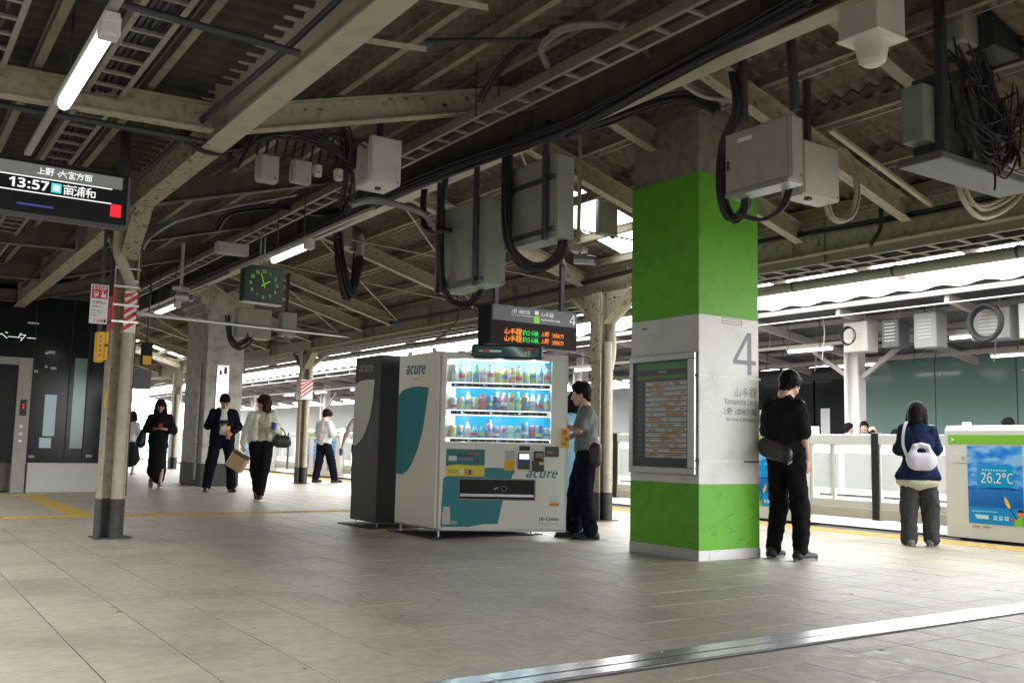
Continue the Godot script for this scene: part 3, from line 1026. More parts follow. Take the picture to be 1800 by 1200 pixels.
func tile_shape(s: SurfaceTool, c: Vector3, wx: float, wz: float) -> void:
	var h := Vector3(wx * 0.5, 0, wz * 0.5)
	var b := 0.0025
	var top := [Vector3(-h.x + b, 0, -h.z + b), Vector3(h.x - b, 0, -h.z + b), Vector3(h.x - b, 0, h.z - b), Vector3(-h.x + b, 0, h.z - b)]
	var low := [Vector3(-h.x, -0.006, -h.z), Vector3(h.x, -0.006, -h.z), Vector3(h.x, -0.006, h.z), Vector3(-h.x, -0.006, h.z)]
	quad(s, c + top[0], c + top[1], c + top[2], c + top[3], Vector3.UP)
	for i in 4:
		var k := (i + 1) % 4
		quad(s, c + top[i], c + top[k], c + low[k], c + low[i], (top[i] + top[k]) * 0.5 + Vector3(0, 0.1, 0))

func st_strip(a: Vector3, b: Vector3, w: float, h: float) -> SurfaceTool:
	var s := st()
	bar(s, a, b, w, h, Vector3.UP, Vector2(0, h * 0.5))
	return s

# ---------------------------------------------------------------- roof
const RIDGE_X := 5.1
func roof_y(x: float) -> float:
	if x < 2.0:
		return 3.5 + (x - 2.0) * 0.03
	return 3.5 + 0.29 * (x - 2.0) if x < RIDGE_X else 3.5 + 0.29 * (8.2 - x)

func corrugated(s: SurfaceTool, x0: float, x1: float, z0: float, z1: float, lift := 0.0) -> void:
	var pitch := 0.17
	var step := pitch / 6.0
	var n := int(ceil((z0 - z1) / step))
	var th := 0.007
	for side in 2:
		var prev := []
		for i in n + 1:
			var z := maxf(z0 - i * step, z1)
			var w := sin(TAU * z / pitch) * 0.026
			var slope := cos(TAU * z / pitch) * 0.026 * TAU / pitch
			var row := []
			for x in [x0, x1]:
				row.append(Vector3(x, roof_y(x) + w + lift + (th if side else 0.0), z))
			var nrm := Vector3(0.0, 1.0, -slope).normalized() * (1.0 if side else -1.0)
			if i > 0:
				for q in [[prev[0], prev[2]], [prev[1], prev[2]], [row[1], nrm], [prev[0], prev[2]], [row[1], nrm], [row[0], nrm]]:
					s.set_normal(q[1])
					s.add_vertex(q[0])
			prev = [row[0], row[1], nrm]

func roof() -> void:
	var r := thing("platform_roof", "brown corrugated sheet roof on painted steel frames over the platform", "roof")
	var s: SurfaceTool
	var no := 0
	for zi in 20:
		var z0 := 14.1 - zi * 2.7
		for band in [[-0.55, 2.0], [2.0, 3.7], [3.62, RIDGE_X], [RIDGE_X, 6.72], [6.65, 8.25], [8.2, 9.35]]:
			s = st()
			var cuts := [[z0 + 0.06, z0 - 2.72]]
			if band[0] > 6.6 and (zi == 8 or zi == 16):
				cuts = [[z0 + 0.06, z0 - 1.15], [z0 - 2.1, z0 - 2.72]]
				s = st()
				quad(s, Vector3(band[0], roof_y(band[0]) + 0.03, z0 - 1.13), Vector3(band[1], roof_y(band[1]) + 0.03, z0 - 1.13), Vector3(band[1], roof_y(band[1]) + 0.03, z0 - 2.12), Vector3(band[0], roof_y(band[0]) + 0.03, z0 - 2.12), Vector3.DOWN)
				obj("skylight", s, M.clear, r)
			for cut in cuts:
				s = st()
				corrugated(s, band[0], band[1], cut[0], cut[1], 0.012 * (no % 2))
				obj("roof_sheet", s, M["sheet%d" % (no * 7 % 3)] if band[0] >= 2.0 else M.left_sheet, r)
			no += 1
	for x in [-0.3, 0.75, 1.45, 2.25, 2.85, 3.47, 4.1, 4.75, 5.5, 6.05, 6.75, 7.5, 8.1, 8.7, 9.28]:
		s = st()
		var y: float = roof_y(x) - 0.035
		ibeam(s, Vector3(x, y - 0.1, 14), Vector3(x, y - 0.1, -40), 0.055, 0.1, 0.008, 0.03)
		obj("purlin", s, M.purlin, r)
		if x > 6.0:
			s = st()
			tube(s, [Vector3(x + 0.05, y - 0.13, 14), Vector3(x + 0.05, y - 0.13, -40)], 0.005, 5)
			obj("tie_wire", s, M.zinc, r)
	# rafters: close on the right, every second one on the left
	var rz := [-1.5, -2.8, -4.1, -5.37, -6.65, -7.85, -10.4, -13.2, -16.25, -17.5]
	for i in 9:
		rz.append(-20.2 - i * 2.7)
	for z in rz:
		s = st()
		ibeam(s, Vector3(8.12, roof_y(8.12) - 0.36, z), Vector3(RIDGE_X, roof_y(RIDGE_X) - 0.36, z), 0.11, 0.2)
		obj("rafter", s, M.paint, r)
		s = st()
		ibeam(s, Vector3(8.3, roof_y(8.3) - 0.3, z), Vector3(9.32, roof_y(9.32) - 0.22, z), 0.09, 0.14)
		obj("bracket", s, M.paint, r)
	for i in 13:
		var z := -6.75 - i * 2.7
		s = st()
		ibeam(s, Vector3(2.08, roof_y(2.08) - 0.36, z), Vector3(RIDGE_X, roof_y(RIDGE_X) - 0.36, z), 0.12, 0.2)
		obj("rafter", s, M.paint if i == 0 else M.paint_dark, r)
		s = st()
		ibeam(s, Vector3(1.9, roof_y(1.9) - 0.36, z), Vector3(-0.5, roof_y(-0.5) - 0.36, z), 0.1, 0.2)
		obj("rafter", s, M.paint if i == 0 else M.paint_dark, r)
	# flat bracing bars from the left girder to the purlins
	for b in [[Vector3(2.06, 3.3, -5.05), Vector3(2.86, 3.52, -5.35)], [Vector3(2.06, 3.3, -4.35), Vector3(2.86, 3.52, -4.6)]]:
		s = st()
		bar(s, b[0], b[1], 0.006, 0.035)
		obj("tie_bar", s, M.paint_clean, r)
	# crossed rod bracing under the far right slope
	for i in 9:
		var z := -7.9 - i * 2.68
		for k in [[8.1, 5.3], [5.3, 8.1]]:
			s = st()
			tube(s, [Vector3(k[0], roof_y(k[0]) - 0.3, z), Vector3(k[1], roof_y(k[1]) - 0.3, z - 2.68)], 0.013, 5)
			obj("brace_rod", s, M.paint_clean, r)
	# the slanting perforated channel over the right bay
	s = st()
	bar(s, Vector3(6.646, 3.691, -5.100), Vector3(8.119, 3.261, -5.100), 0.05, 0.035, Vector3.UP, Vector2.ZERO, 0.004)
	obj("channel", s, M.paint_clean, r)
	# girders along the platform
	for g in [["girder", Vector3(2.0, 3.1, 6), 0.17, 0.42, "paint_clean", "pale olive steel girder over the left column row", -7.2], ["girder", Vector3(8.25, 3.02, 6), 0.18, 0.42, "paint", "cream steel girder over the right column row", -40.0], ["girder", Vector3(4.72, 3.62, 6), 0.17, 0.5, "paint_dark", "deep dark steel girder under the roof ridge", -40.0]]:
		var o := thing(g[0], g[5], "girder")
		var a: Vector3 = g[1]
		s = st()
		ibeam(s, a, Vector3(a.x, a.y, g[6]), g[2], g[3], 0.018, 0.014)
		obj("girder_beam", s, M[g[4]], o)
		if g[6] > -40.0:
			s = st()
			ibeam(s, Vector3(a.x, a.y, g[6]), Vector3(a.x, a.y, -40), g[2], g[3], 0.018, 0.014)
			obj("girder_beam", s, M.paint_rust, o)
		for i in 17:
			var z := 4.0 - i * 2.7
			s = st()
			for k in [-1, 1]:
				bx(s, Vector3(a.x + k * 0.045, a.y + g[3] * 0.5, z), Vector3(0.07, g[3] - 0.04, 0.01))
			obj("stiffener", s, M[g[4]], o)
		if a.x > 4.0 and a.x < 5.0:
			s = st()
			bar(s, a + Vector3(0, -0.004, 0), Vector3(a.x, a.y - 0.004, -40), 0.165, 0.004)
			obj("flange_plate", s, M.paint_clean, o)
	# gutter pipe and downturn along the right eave
	var gp := thing("gutter_pipe", "grey green gutter pipe hung below the right eave", "pipe")
	s = st()
	tube(s, [Vector3(9.05, 2.93, -40), Vector3(9.05, 2.92, -20), Vector3(9.05, 2.9, -4.35), Vector3(9.05, 2.92, -4.24), Vector3(9.05, 3.05, -4.2)], 0.062, 14)
	obj("pipe", s, M.cabinet_green, gp)
	for i in 14:
		s = st()
		var z := -4.8 - i * 1.34
		lathe(s, [Vector2(0.066, -0.015), Vector2(0.068, 0.015)], 14, Transform3D(Basis(Vector3.RIGHT, PI / 2), Vector3(9.05, 2.905, z)))
		bar(s, Vector3(9.05, 2.96, z), Vector3(9.05, 3.15, z), 0.02, 0.006)
		obj("pipe_clip", s, M.frame_dark, gp)


# ---------------------------------------------------------------- columns and pillars
func striped(s: SurfaceTool, s2: SurfaceTool, c: Vector3, w: float, d: float, y0: float, y1: float) -> void:
	# slanting red bands on a white wrap, each band a thin raised strip on the two faces in view
	mm(s2, Vector3(c.x - w, y0, c.z - d), Vector3(c.x + w, y1, c.z + d))
	var n := 5
	for i in n:
		var a := y0 + (y1 - y0) * (i + 0.1) / n
		var h := (y1 - y0) / n * 0.55
		var lift := w * 1.5
		quad(s, Vector3(c.x - w, a, c.z + d + 0.002), Vector3(c.x + w, minf(a + lift, y1 - 0.004), c.z + d + 0.002), Vector3(c.x + w, minf(a + lift + h, y1), c.z + d + 0.002), Vector3(c.x - w, minf(a + h, y1), c.z + d + 0.002), Vector3.BACK)
		quad(s, Vector3(c.x - w - 0.002, a, c.z + d), Vector3(c.x - w - 0.002, minf(a + lift, y1 - 0.004), c.z - d), Vector3(c.x - w - 0.002, minf(a + lift + h, y1), c.z - d), Vector3(c.x - w - 0.002, minf(a + h, y1), c.z + d), Vector3.LEFT)

func steel_column(label: String, at: Vector3, tall: float, right_row: bool) -> Node3D:
	var o := thing("steel_column", label, "column", at, 0.0, "steel columns of the platform roof")
	var s := st()
	# H-section: two flanges face along z, web between
	for k in [-1, 1]:
		bx(s, Vector3(k * 0.104, tall * 0.5, 0), Vector3(0.016, tall, 0.2), 0.003)
	bx(s, Vector3(0, tall * 0.5, -0.02), Vector3(0.192, tall, 0.012))
	obj("shaft", s, M.paint, o)
	s = st()
	for k in [-1, 1]:
		bx(s, Vector3(k * 0.1045, 0.185, 0), Vector3(0.024, 0.37, 0.21), 0.004)
	bx(s, Vector3(0, 0.185, -0.02), Vector3(0.184, 0.37, 0.02))
	obj("base_jacket", s, M.black_base, o)
	s = st()
	bx(s, Vector3(0.02, 0.006, 0.0), Vector3(0.34, 0.012, 0.3), 0.003)
	obj("base_plate", s, M.black_base, o)
	# curved knees that spread along the girder and across
	for k in [-1, 1]:
		s = st()
		var pts := []
		for i in 9:
			var t := i / 8.0
			pts.append(Vector3(0, tall - 0.42 * (1.0 - t * t), k * (0.1 + 0.5 * t * t * 1.1)))
		for i in 8:
			bar(s, pts[i], pts[i + 1], 0.165, 0.018, Vector3.BACK if i < 4 else Vector3.UP)
		var web := PackedVector2Array([Vector2(0.09, tall - 0.42)])
		for q in pts:
			web.append(Vector2(absf(q.z), q.y))
		web.append(Vector2(0.09, tall))
		plate(s, web, Vector3(-0.006, 0, 0), Vector3(0, 0, k), Vector3.UP, 0.012 * -k)
		obj("knee", s, M.paint_rust, o)
	# drain pipe with its offset bends
	s = st()
	var px := 0.045
	var pz := 0.075
	tube(s, [Vector3(px, 0.37, pz), Vector3(px, 2.36, pz)], 0.056, 14)
	if right_row:
		tube(s, smooth([Vector3(px + 0.06, 2.36, pz), Vector3(px + 0.06, 2.62, pz), Vector3(px + 0.14, 2.72, pz), Vector3(px + 0.42, 2.95, pz - 0.05), Vector3(px + 0.6, 3.05, pz - 0.1)]), 0.06, 12)
		tube(s, smooth([Vector3(px + 0.02, 2.0, pz), Vector3(px + 0.06, 2.2, pz), Vector3(px + 0.06, 2.4, pz)]), 0.058, 12)
	else:
		tube(s, smooth([Vector3(px, 2.3, pz), Vector3(px, 2.42, pz), Vector3(px - 0.05, 2.54, pz + 0.01), Vector3(px - 0.12, 2.68, pz + 0.03), Vector3(px - 0.14, 2.78, pz + 0.03), Vector3(px - 0.14, 2.95, pz + 0.03)]), 0.054, 12)
	obj("drain_pipe", s, M.paint_clean, o)
	s = st()
	tube(s, [Vector3(px, 0.0, pz), Vector3(px, 0.37, pz)], 0.06, 14)
	obj("pipe_foot", s, M.black_base, o)
	for y in [1.0, 2.32, 2.46] if not right_row else [0.62, 1.55, 2.1]:
		s = st()
		lathe(s, [Vector2(0.057, -0.02), Vector2(0.061, -0.015), Vector2(0.061, 0.015), Vector2(0.057, 0.02)], 14, Transform3D(Basis(), Vector3(px, y, pz)))
		obj("pipe_collar", s, M.paint_clean, o)
	return o

func columns_and_pillars() -> void:
	var col := steel_column("cream steel column with drain pipe in the left foreground", Vector3(2.0, 0, -9.83), 3.1, false)
	var s := st()
	var s2 := st()
	striped(s, s2, Vector3(0.045, 0, 0.075), 0.056, 0.058, 1.96, 2.36)
	obj("white_wrap", s2, M.white, col)
	obj("red_band", s, M.red, col)
	s = st()
	for k in [-1, 1]:
		bx(s, Vector3(k * 0.105, 2.2, 0.0), Vector3(0.02, 0.44, 0.204))
	obj("red_wrap", s, M.red, col)
	for y in [2.06, 2.22, 2.4, 2.58]:
		s = st()
		bx(s, Vector3(0, y, 0.136), Vector3(0.24, 0.02, 0.003))
		bx(s, Vector3(-0.12, y, 0.02), Vector3(0.003, 0.02, 0.229))
		bx(s, Vector3(0.12, y, 0.02), Vector3(0.003, 0.02, 0.229))
		obj("steel_band", s, M.steel, col)
	for k in [[0.124, -0.04, 3.0, 0.012], [0.124, 0.05, 2.9, 0.01], [-0.126, 0.07, 3.05, 0.022]]:
		s = st()
		tube(s, [Vector3(k[0], 0.4 if k[3] < 0.02 else 2.3, k[1]), Vector3(k[0], k[2], k[1])], k[3], 8)
		obj("conduit", s, M.cable if k[3] < 0.011 or k[3] > 0.02 else M.zinc, col)
	var cr := steel_column("cream steel column with drain pipe behind the workman at the machine", Vector3(8.13, 0, -9.95), 3.02, true)
	s = st()
	bx(s, Vector3(-0.132, 2.55, 0.0), Vector3(0.012, 0.9, 0.19), 0.003)
	obj("splice_plate", s, M.paint_rust, cr)
	s = st()
	for y in 7:
		for z in [-0.06, 0.06]:
			lathe(s, [Vector2(0.012, 0), Vector2(0.01, 0.008), Vector2(0, 0.009)], 8, Transform3D(Basis(Vector3.BACK, PI / 2), Vector3(-0.138, 2.15 + y * 0.13, z)))
	obj("rivet", s, M.paint_rust, cr)
	var c2 := steel_column("cream steel column with red and white band beside the man in white", Vector3(8.28, 0, -20.85), 3.02, true)
	s = st()
	s2 = st()
	striped(s, s2, Vector3(0.0, 0, 0.02), 0.145, 0.13, 1.9, 2.35)
	obj("white_wrap", s2, M.white, c2)
	obj("red_band", s, M.red, c2)
	steel_column("thin far column behind the woman in black", Vector3(8.12, 0, -31.2), 3.02, true)
	steel_column("column standing behind the elevator glass", Vector3(1.85, 0, -21.0), 3.1, false)
	# green and white pillar
	var p := thing("green_pillar", "square pillar painted green and white with a large number four", "pillar", Vector3(6.41, 0, -6.49))
	var half := Vector2(0.375, 0.44)
	for b in [["pillar_shaft", 0.0, 4.3, 0.0, "concrete"], ["green_band", 0.07, 0.655, 0.008, "green"], ["white_band", 0.655, 2.147, 0.008, "pillar_white"], ["green_band", 2.147, 3.44, 0.008, "green"]]:
		s = st()
		if b[0] == "pillar_shaft":
			bx(s, Vector3(0, 2.15, 0), Vector3(half.x * 2, 4.3, half.y * 2), 0.01)
		else:
			var w := Vector2(half.x + b[3], half.y + b[3])
			for k in [-1, 1]:
				mm(s, Vector3(k * half.x, b[1], -w.y), Vector3(k * w.x, b[2] - 0.001, w.y), 0.003)
				mm(s, Vector3(-half.x, b[1], k * half.y), Vector3(half.x, b[2] - 0.001, k * w.y))
		obj(b[0], s, M[b[4]], p)
	for seg in [[-0.387, -0.255], [-0.252, 0.25], [0.253, 0.387]]:
		s = st()
		mm(s, Vector3(seg[0], 0, half.y + 0.008), Vector3(seg[1], 0.088, half.y + 0.013), 0.001)
		obj("skirting_plate", s, M.skirting, p)
	s = st()
	mm(s, Vector3(-half.x - 0.014, 0, -0.45), Vector3(-half.x - 0.008, 0.092, 0.453), 0.001)
	obj("skirting_plate", s, M.skirting, p)
	# lettering on the face towards the camera
	var face_z := half.y + 0.0085
	letters("numeral", "4", Vector3(0.05, 1.64, face_z), Vector3.RIGHT, Vector3.UP, 0.295, 0.385, M.grey_ink, p)
	s = st()
	strokes(s, "山手線", Vector3(0.06, 1.435, face_z + 0.001), Vector3.RIGHT, Vector3.UP, 0.088, 0.72)
	obj("lettering", s, M.grey_ink, p)
	letters("lettering", "Yamanote Line", Vector3(-0.065, 1.36, face_z), Vector3.RIGHT, Vector3.UP, 0.41, 0.058, M.grey_ink, p)
	s = st()
	strokes(s, "上野・池袋方面", Vector3(-0.095, 1.272, face_z + 0.001), Vector3.RIGHT, Vector3.UP, 0.06, 0.75)
	obj("lettering", s, M.grey_ink, p)
	letters("lettering", "for Ueno & Ikebukuro", Vector3(-0.04, 1.212, face_z), Vector3.RIGHT, Vector3.UP, 0.385, 0.036, M.grey_ink, p)
	# a small framed plate and two worn tape lines
	s = st()
	for y in [2.135, 2.112, 2.088]:
		bx(s, Vector3(0.035, y, face_z + 0.001), Vector3(0.25, 0.005, 0.002))
	for x in [-0.09, 0.16]:
		bx(s, Vector3(x, 2.112, face_z + 0.001), Vector3(0.005, 0.05, 0.002))
	obj("small_plate", s, M.grey_ink, p)
	for line in [[1.605, 0.0], [0.855, 0.0]]:
		s = st()
		var x := -0.38
		while x < 0.37:
			var w := rng.randf_range(0.02, 0.07)
			if rng.randf() < 0.8:
				bx(s, Vector3(x + w * 0.5, line[0] + rng.randf_range(-0.003, 0.003), face_z + 0.001), Vector3(w * 0.95, rng.randf_range(0.008, 0.02), 0.002))
			x += w
		obj("worn_tape", s, M.white, p)
	s = st()
	bx(s, Vector3(0.28, 0.853, face_z + 0.001), Vector3(0.2, 0.012, 0.003))
	obj("black_tape", s, M.ink, p)
	# scuffs, chips and panel seams
	for i in 26:
		s = st()
		var y := rng.randf_range(0.1, 0.64) if i < 18 else rng.randf_range(0.7, 2.1)
		var len := rng.randf_range(0.02, 0.12)
		var slope := Basis(Vector3.BACK, rng.randf_range(-0.5, 0.5))
		if i % 2 == 0:
			bx(s, Vector3(rng.randf_range(-0.3, 0.3), y, face_z + 0.0006), Vector3(len, rng.randf_range(0.002, 0.005), 0.0008), 0.0, slope)
		else:
			bx(s, Vector3(-half.x - 0.0086, y, rng.randf_range(-0.36, 0.36)), Vector3(0.0008, rng.randf_range(0.002, 0.005), len), 0.0, Basis(Vector3.RIGHT, rng.randf_range(-0.5, 0.5)))
		obj("scuff", s, M.scuff if i < 18 else M.cabinet, p)
	for i in 16:
		s = st()
		bx(s, Vector3(-half.x - 0.006 + rng.randf_range(-0.003, 0.003), rng.randf_range(0.1, 3.4), half.y + 0.006), Vector3(0.008, rng.randf_range(0.006, 0.03), 0.008), 0.002)
		obj("chip", s, M.concrete, p)
	s = st()
	if true:
		bx(s, Vector3(-half.x - 0.0095, 2.07, -0.26), Vector3(0.002, 0.012, 0.07))
	obj("dark_slot", s, M.ink, p)
	# concrete pillar further down the platform
	var q := thing("concrete_pillar", "pale grey concrete pillar behind the man in the dark suit", "pillar", Vector3(6.14, 0, -20.35))
	s = st()
	bx(s, Vector3(0, 2.2, -0.3), Vector3(0.78, 4.4, 1.5), 0.015)
	for i in 6:
		var t := i / 5.0
		bx(s, Vector3(0, 3.35 + i * 0.16, -0.3), Vector3(0.8 + t * t * 0.9, 0.165, 1.48), 0.01)
	obj("pillar_shaft", s, M.pillar_concrete if M.has("pillar_concrete") else M.stone, q)
	s = st()
	bx(s, Vector3(0, 0.23, -0.3), Vector3(0.8, 0.46, 1.52), 0.01)
	obj("dark_base", s, M.black_base, q)
	s = st()
	mm(s, Vector3(-0.41, 0.12, 0.02), Vector3(-0.392, 2.55, 0.2), 0.004)
	obj("notice_strip", s, M.tray, q)
	s = st()
	for i in 12:
		bx(s, Vector3(-0.412, 2.4 - i * 0.155, 0.11), Vector3(0.003, rng.randf_range(0.02, 0.06), rng.randf_range(0.03, 0.09)))
	obj("notice_print", s, M.ink, q)
	s = st()
	mm(s, Vector3(-0.17, 1.3, 0.452), Vector3(0.09, 2.5, 0.475), 0.01)
	obj("mirror_plate", s, M.steel, q)
	s = st()
	for b in [[-0.09, 2.32, 0.035], [0.01, 2.36, 0.05]]:
		lathe(s, [Vector2(0, 0), Vector2(b[2] * 0.5, 0.001), Vector2(b[2] * 0.5, 0.003)], 10, Transform3D(Basis(Vector3.RIGHT, PI / 2), Vector3(b[0], b[1] + b[2] * 1.4, 0.478)))
		bx(s, Vector3(b[0], b[1], 0.478), Vector3(b[2] * 1.2, b[2] * 2.0, 0.003))
	obj("pictogram", s, M.ink, q)

# ---------------------------------------------------------------- elevator hall
func elevator() -> void:
	var e := thing("elevator_hall", "black glass elevator hall on the left with steel door frame", "elevator", Vector3(0, 0, -17.92))
	var s := st()
	mm(s, Vector3(-1.5, 0.5, -2.6), Vector3(3.45, 3.3, -0.02))
	obj("hall", s, M.dark_panel, e)
	s = st()
	mm(s, Vector3(2.3, 0, -2.6), Vector3(3.46, 0.5, 0.0), 0.01)
	obj("plinth", s, M.stone, e)
	s = st()
	mm(s, Vector3(-1.5, 0, -2.6), Vector3(2.3, 0.5, -0.4))
	obj("inner_wall", s, M.charcoal, e)
	for x in [2.86, 3.15, 2.28]:
		s = st()
		bx(s, Vector3(x, 1.9, 0.0), Vector3(0.012, 2.8, 0.012))
		obj("glass_joint", s, M.ink, e)
	for b in [[2.06, 2.27, 2.25], [-0.6, -0.4, 2.25]]:
		s = st()
		mm(s, Vector3(b[0], 0, -0.35), Vector3(b[1], b[2], 0.06), 0.006)
		obj("door_frame", s, M.door_steel, e)
	s = st()
	mm(s, Vector3(-0.4, 2.12, -0.3), Vector3(2.06, 2.25, 0.06), 0.006)
	obj("door_frame", s, M.door_steel, e)
	for k in [[-0.4, 0.85], [0.86, 2.06]]:
		s = st()
		mm(s, Vector3(k[0], 0.02, -0.3), Vector3(k[1], 2.12, -0.24), 0.004)
		var d := obj("elevator_door", s, M.steel_dark if M.has("steel_dark") else M.paint_dark, e)
		s = st()
		mm(s, Vector3(k[0] + 0.35, 0.75, -0.242), Vector3(k[1] - 0.2, 1.85, -0.236))
		obj("door_window", s, M.dark_panel, d)
	s = st()
	mm(s, Vector3(2.12, 1.28, 0.06), Vector3(2.22, 1.55, 0.07), 0.003)
	var ind := obj("indicator", s, M.ink, e)
	s = st()
	for q in [[0.0, 0.08], [0.0, 0.03]]:
		bx(s, Vector3(2.17, 1.38 + q[1], 0.071), Vector3(0.03, 0.035, 0.003))
	obj("indicator_digit", s, M.led_red, ind)
	s = st()
	for y in [1.1, 0.98, 0.86]:
		bx(s, Vector3(2.16, y, 0.063), Vector3(0.05, 0.045, 0.008), 0.003)
	obj("call_button", s, M.white, e)
	s = st()
	var w := strokes(s, "ベーター", Vector3(1.725, 2.53, 0.004), Vector3.RIGHT, Vector3.UP, 0.13, 0.6, 0.12, 1.0)
	obj("lettering", s, M.text_glow, e)
	s = st()
	mm(s, Vector3(2.15, 2.83, 0.001), Vector3(2.32, 2.86, 0.004))
	obj("small_lettering", s, M.display_grey, e)
	# what shows behind and in the glass: a lit notice, a pale pane, small stickers
	s = st()
	mm(s, Vector3(2.93, 0.75, -0.018), Vector3(3.13, 2.3, 0.002))
	obj("pale_pane", s, M.teal_glass, e)
	for q in [[2.5, 2.68, 0.95, 1.65, "screen_white"], [2.46, 2.64, 0.75, 0.92, "led_cyan"]]:
		s = st()
		mm(s, Vector3(q[0], q[2], -0.018), Vector3(q[1], q[3], 0.002))
		obj("lit_notice", s, M.notice_dim if M.has("notice_dim") else M.display_grey, e)
	s = st()
	for q in [[2.5, 2.6, 2.35], [2.45, 2.5, 2.33], [2.46, 2.5, 2.1], [2.55, 2.64, 2.08], [2.31, 2.4, 0.58], [3.2, 3.3, 0.6], [2.3, 2.36, 2.01]]:
		mm(s, Vector3(q[0], q[2], 0.0), Vector3(q[1], q[2] + 0.045, 0.004))
	obj("sticker", s, M.display_grey, e)
	s = st()
	mm(s, Vector3(-1.5, 3.3, -2.6), Vector3(3.48, 3.36, 0.05), 0.01)
	obj("roof_edge", s, M.frame_dark, e)

# ---------------------------------------------------------------- platform gates
func sea_poster() -> Image:
	var im := Image.create(256, 352, false, Image.FORMAT_RGB8)
	var n := FastNoiseLite.new()
	n.frequency = 0.012
	n.seed = 4
	for y in 352:
		for x in 256:
			var c: Color
			if y < 196:
				var cl := clampf(n.get_noise_2d(x * 0.8, y * 1.8) * 1.6 + 0.35 + 0.25 * sin(y * 0.03), 0.0, 1.0)
				c = Color(0.1, 0.5, 0.9).lerp(Color(0.62, 0.8, 0.95), cl * 0.85)
				var hill := 186.0 + 6.0 * sin(x * 0.03) + 4.0 * n.get_noise_2d(x * 3.0, 7.0)
				if y > hill:
					c = Color(0.07, 0.3, 0.66)
			else:
				c = Color(0.12, 0.47, 0.8).lerp(Color(0.03, 0.36, 0.72), (y - 196) / 80.0)
				c = c.lightened(0.1 * maxf(0.0, n.get_noise_2d(x * 1.2, y * 9.0)))
			if y > 270:
				c = c.lerp(Color(0.02, 0.56, 0.85), clampf((y - 270) / 12.0, 0.0, 1.0))
			im.set_pixel(x, y, c)
	im.fill_rect(Rect2i(46, 88, 166, 98), Color(0.02, 0.6, 0.84))
	for i in 9:
		im.fill_rect(Rect2i(70 + i * 13, 106, 9, 8), Color(0.55, 0.84, 0.95))
	for i in 10:
		im.fill_rect(Rect2i(18 + i * 12, 293, 8, 6), Color(0.6, 0.85, 0.95))
	for y in 18:
		im.fill_rect(Rect2i(32 + int(y * 0.7) - 4, 312 + y, 66 - int(y * 0.7), 1), Color(0.75, 0.9, 0.97))
	for i in 3:
		im.fill_rect(Rect2i(116 + i * 26, 312, 18, 20), Color(0.6, 0.85, 0.95))
		im.fill_rect(Rect2i(120 + i * 26, 317, 9, 3), Color(0.02, 0.56, 0.85))
	return im

func person_print(im: Image) -> void:
	# a paddler drawn as plain shapes at the lower right
	for y in 352:
		for x in range(170, 256):
			var p := Vector2(x, y)
			var blade := Geometry2D.get_closest_point_to_segment(p, Vector2(168, 228), Vector2(190, 270))
			if p.distance_to(blade) < 9.0 - absf(p.distance_to(Vector2(180, 250))) * 0.12:
				im.set_pixel(x, y, Color(0.93, 0.8, 0.1))
			elif p.distance_to(Geometry2D.get_closest_point_to_segment(p, Vector2(190, 270), Vector2(222, 320))) < 2.2:
				im.set_pixel(x, y, Color(0.1, 0.1, 0.15))
			elif p.distance_to(Vector2(240, 296)) < 17.0:
				im.set_pixel(x, y, Color(0.85, 0.5, 0.38) if y > 290 else Color(0.1, 0.12, 0.16))
			elif p.distance_to(Vector2(243, 345)) < 34.0:
				im.set_pixel(x, y, Color(0.5, 0.78, 0.25) if x < 250 else Color(0.85, 0.25, 0.2))
			elif p.distance_to(Geometry2D.get_closest_point_to_segment(p, Vector2(196, 322), Vector2(226, 330))) < 5.0:
				im.set_pixel(x, y, Color(0.85, 0.3, 0.25))

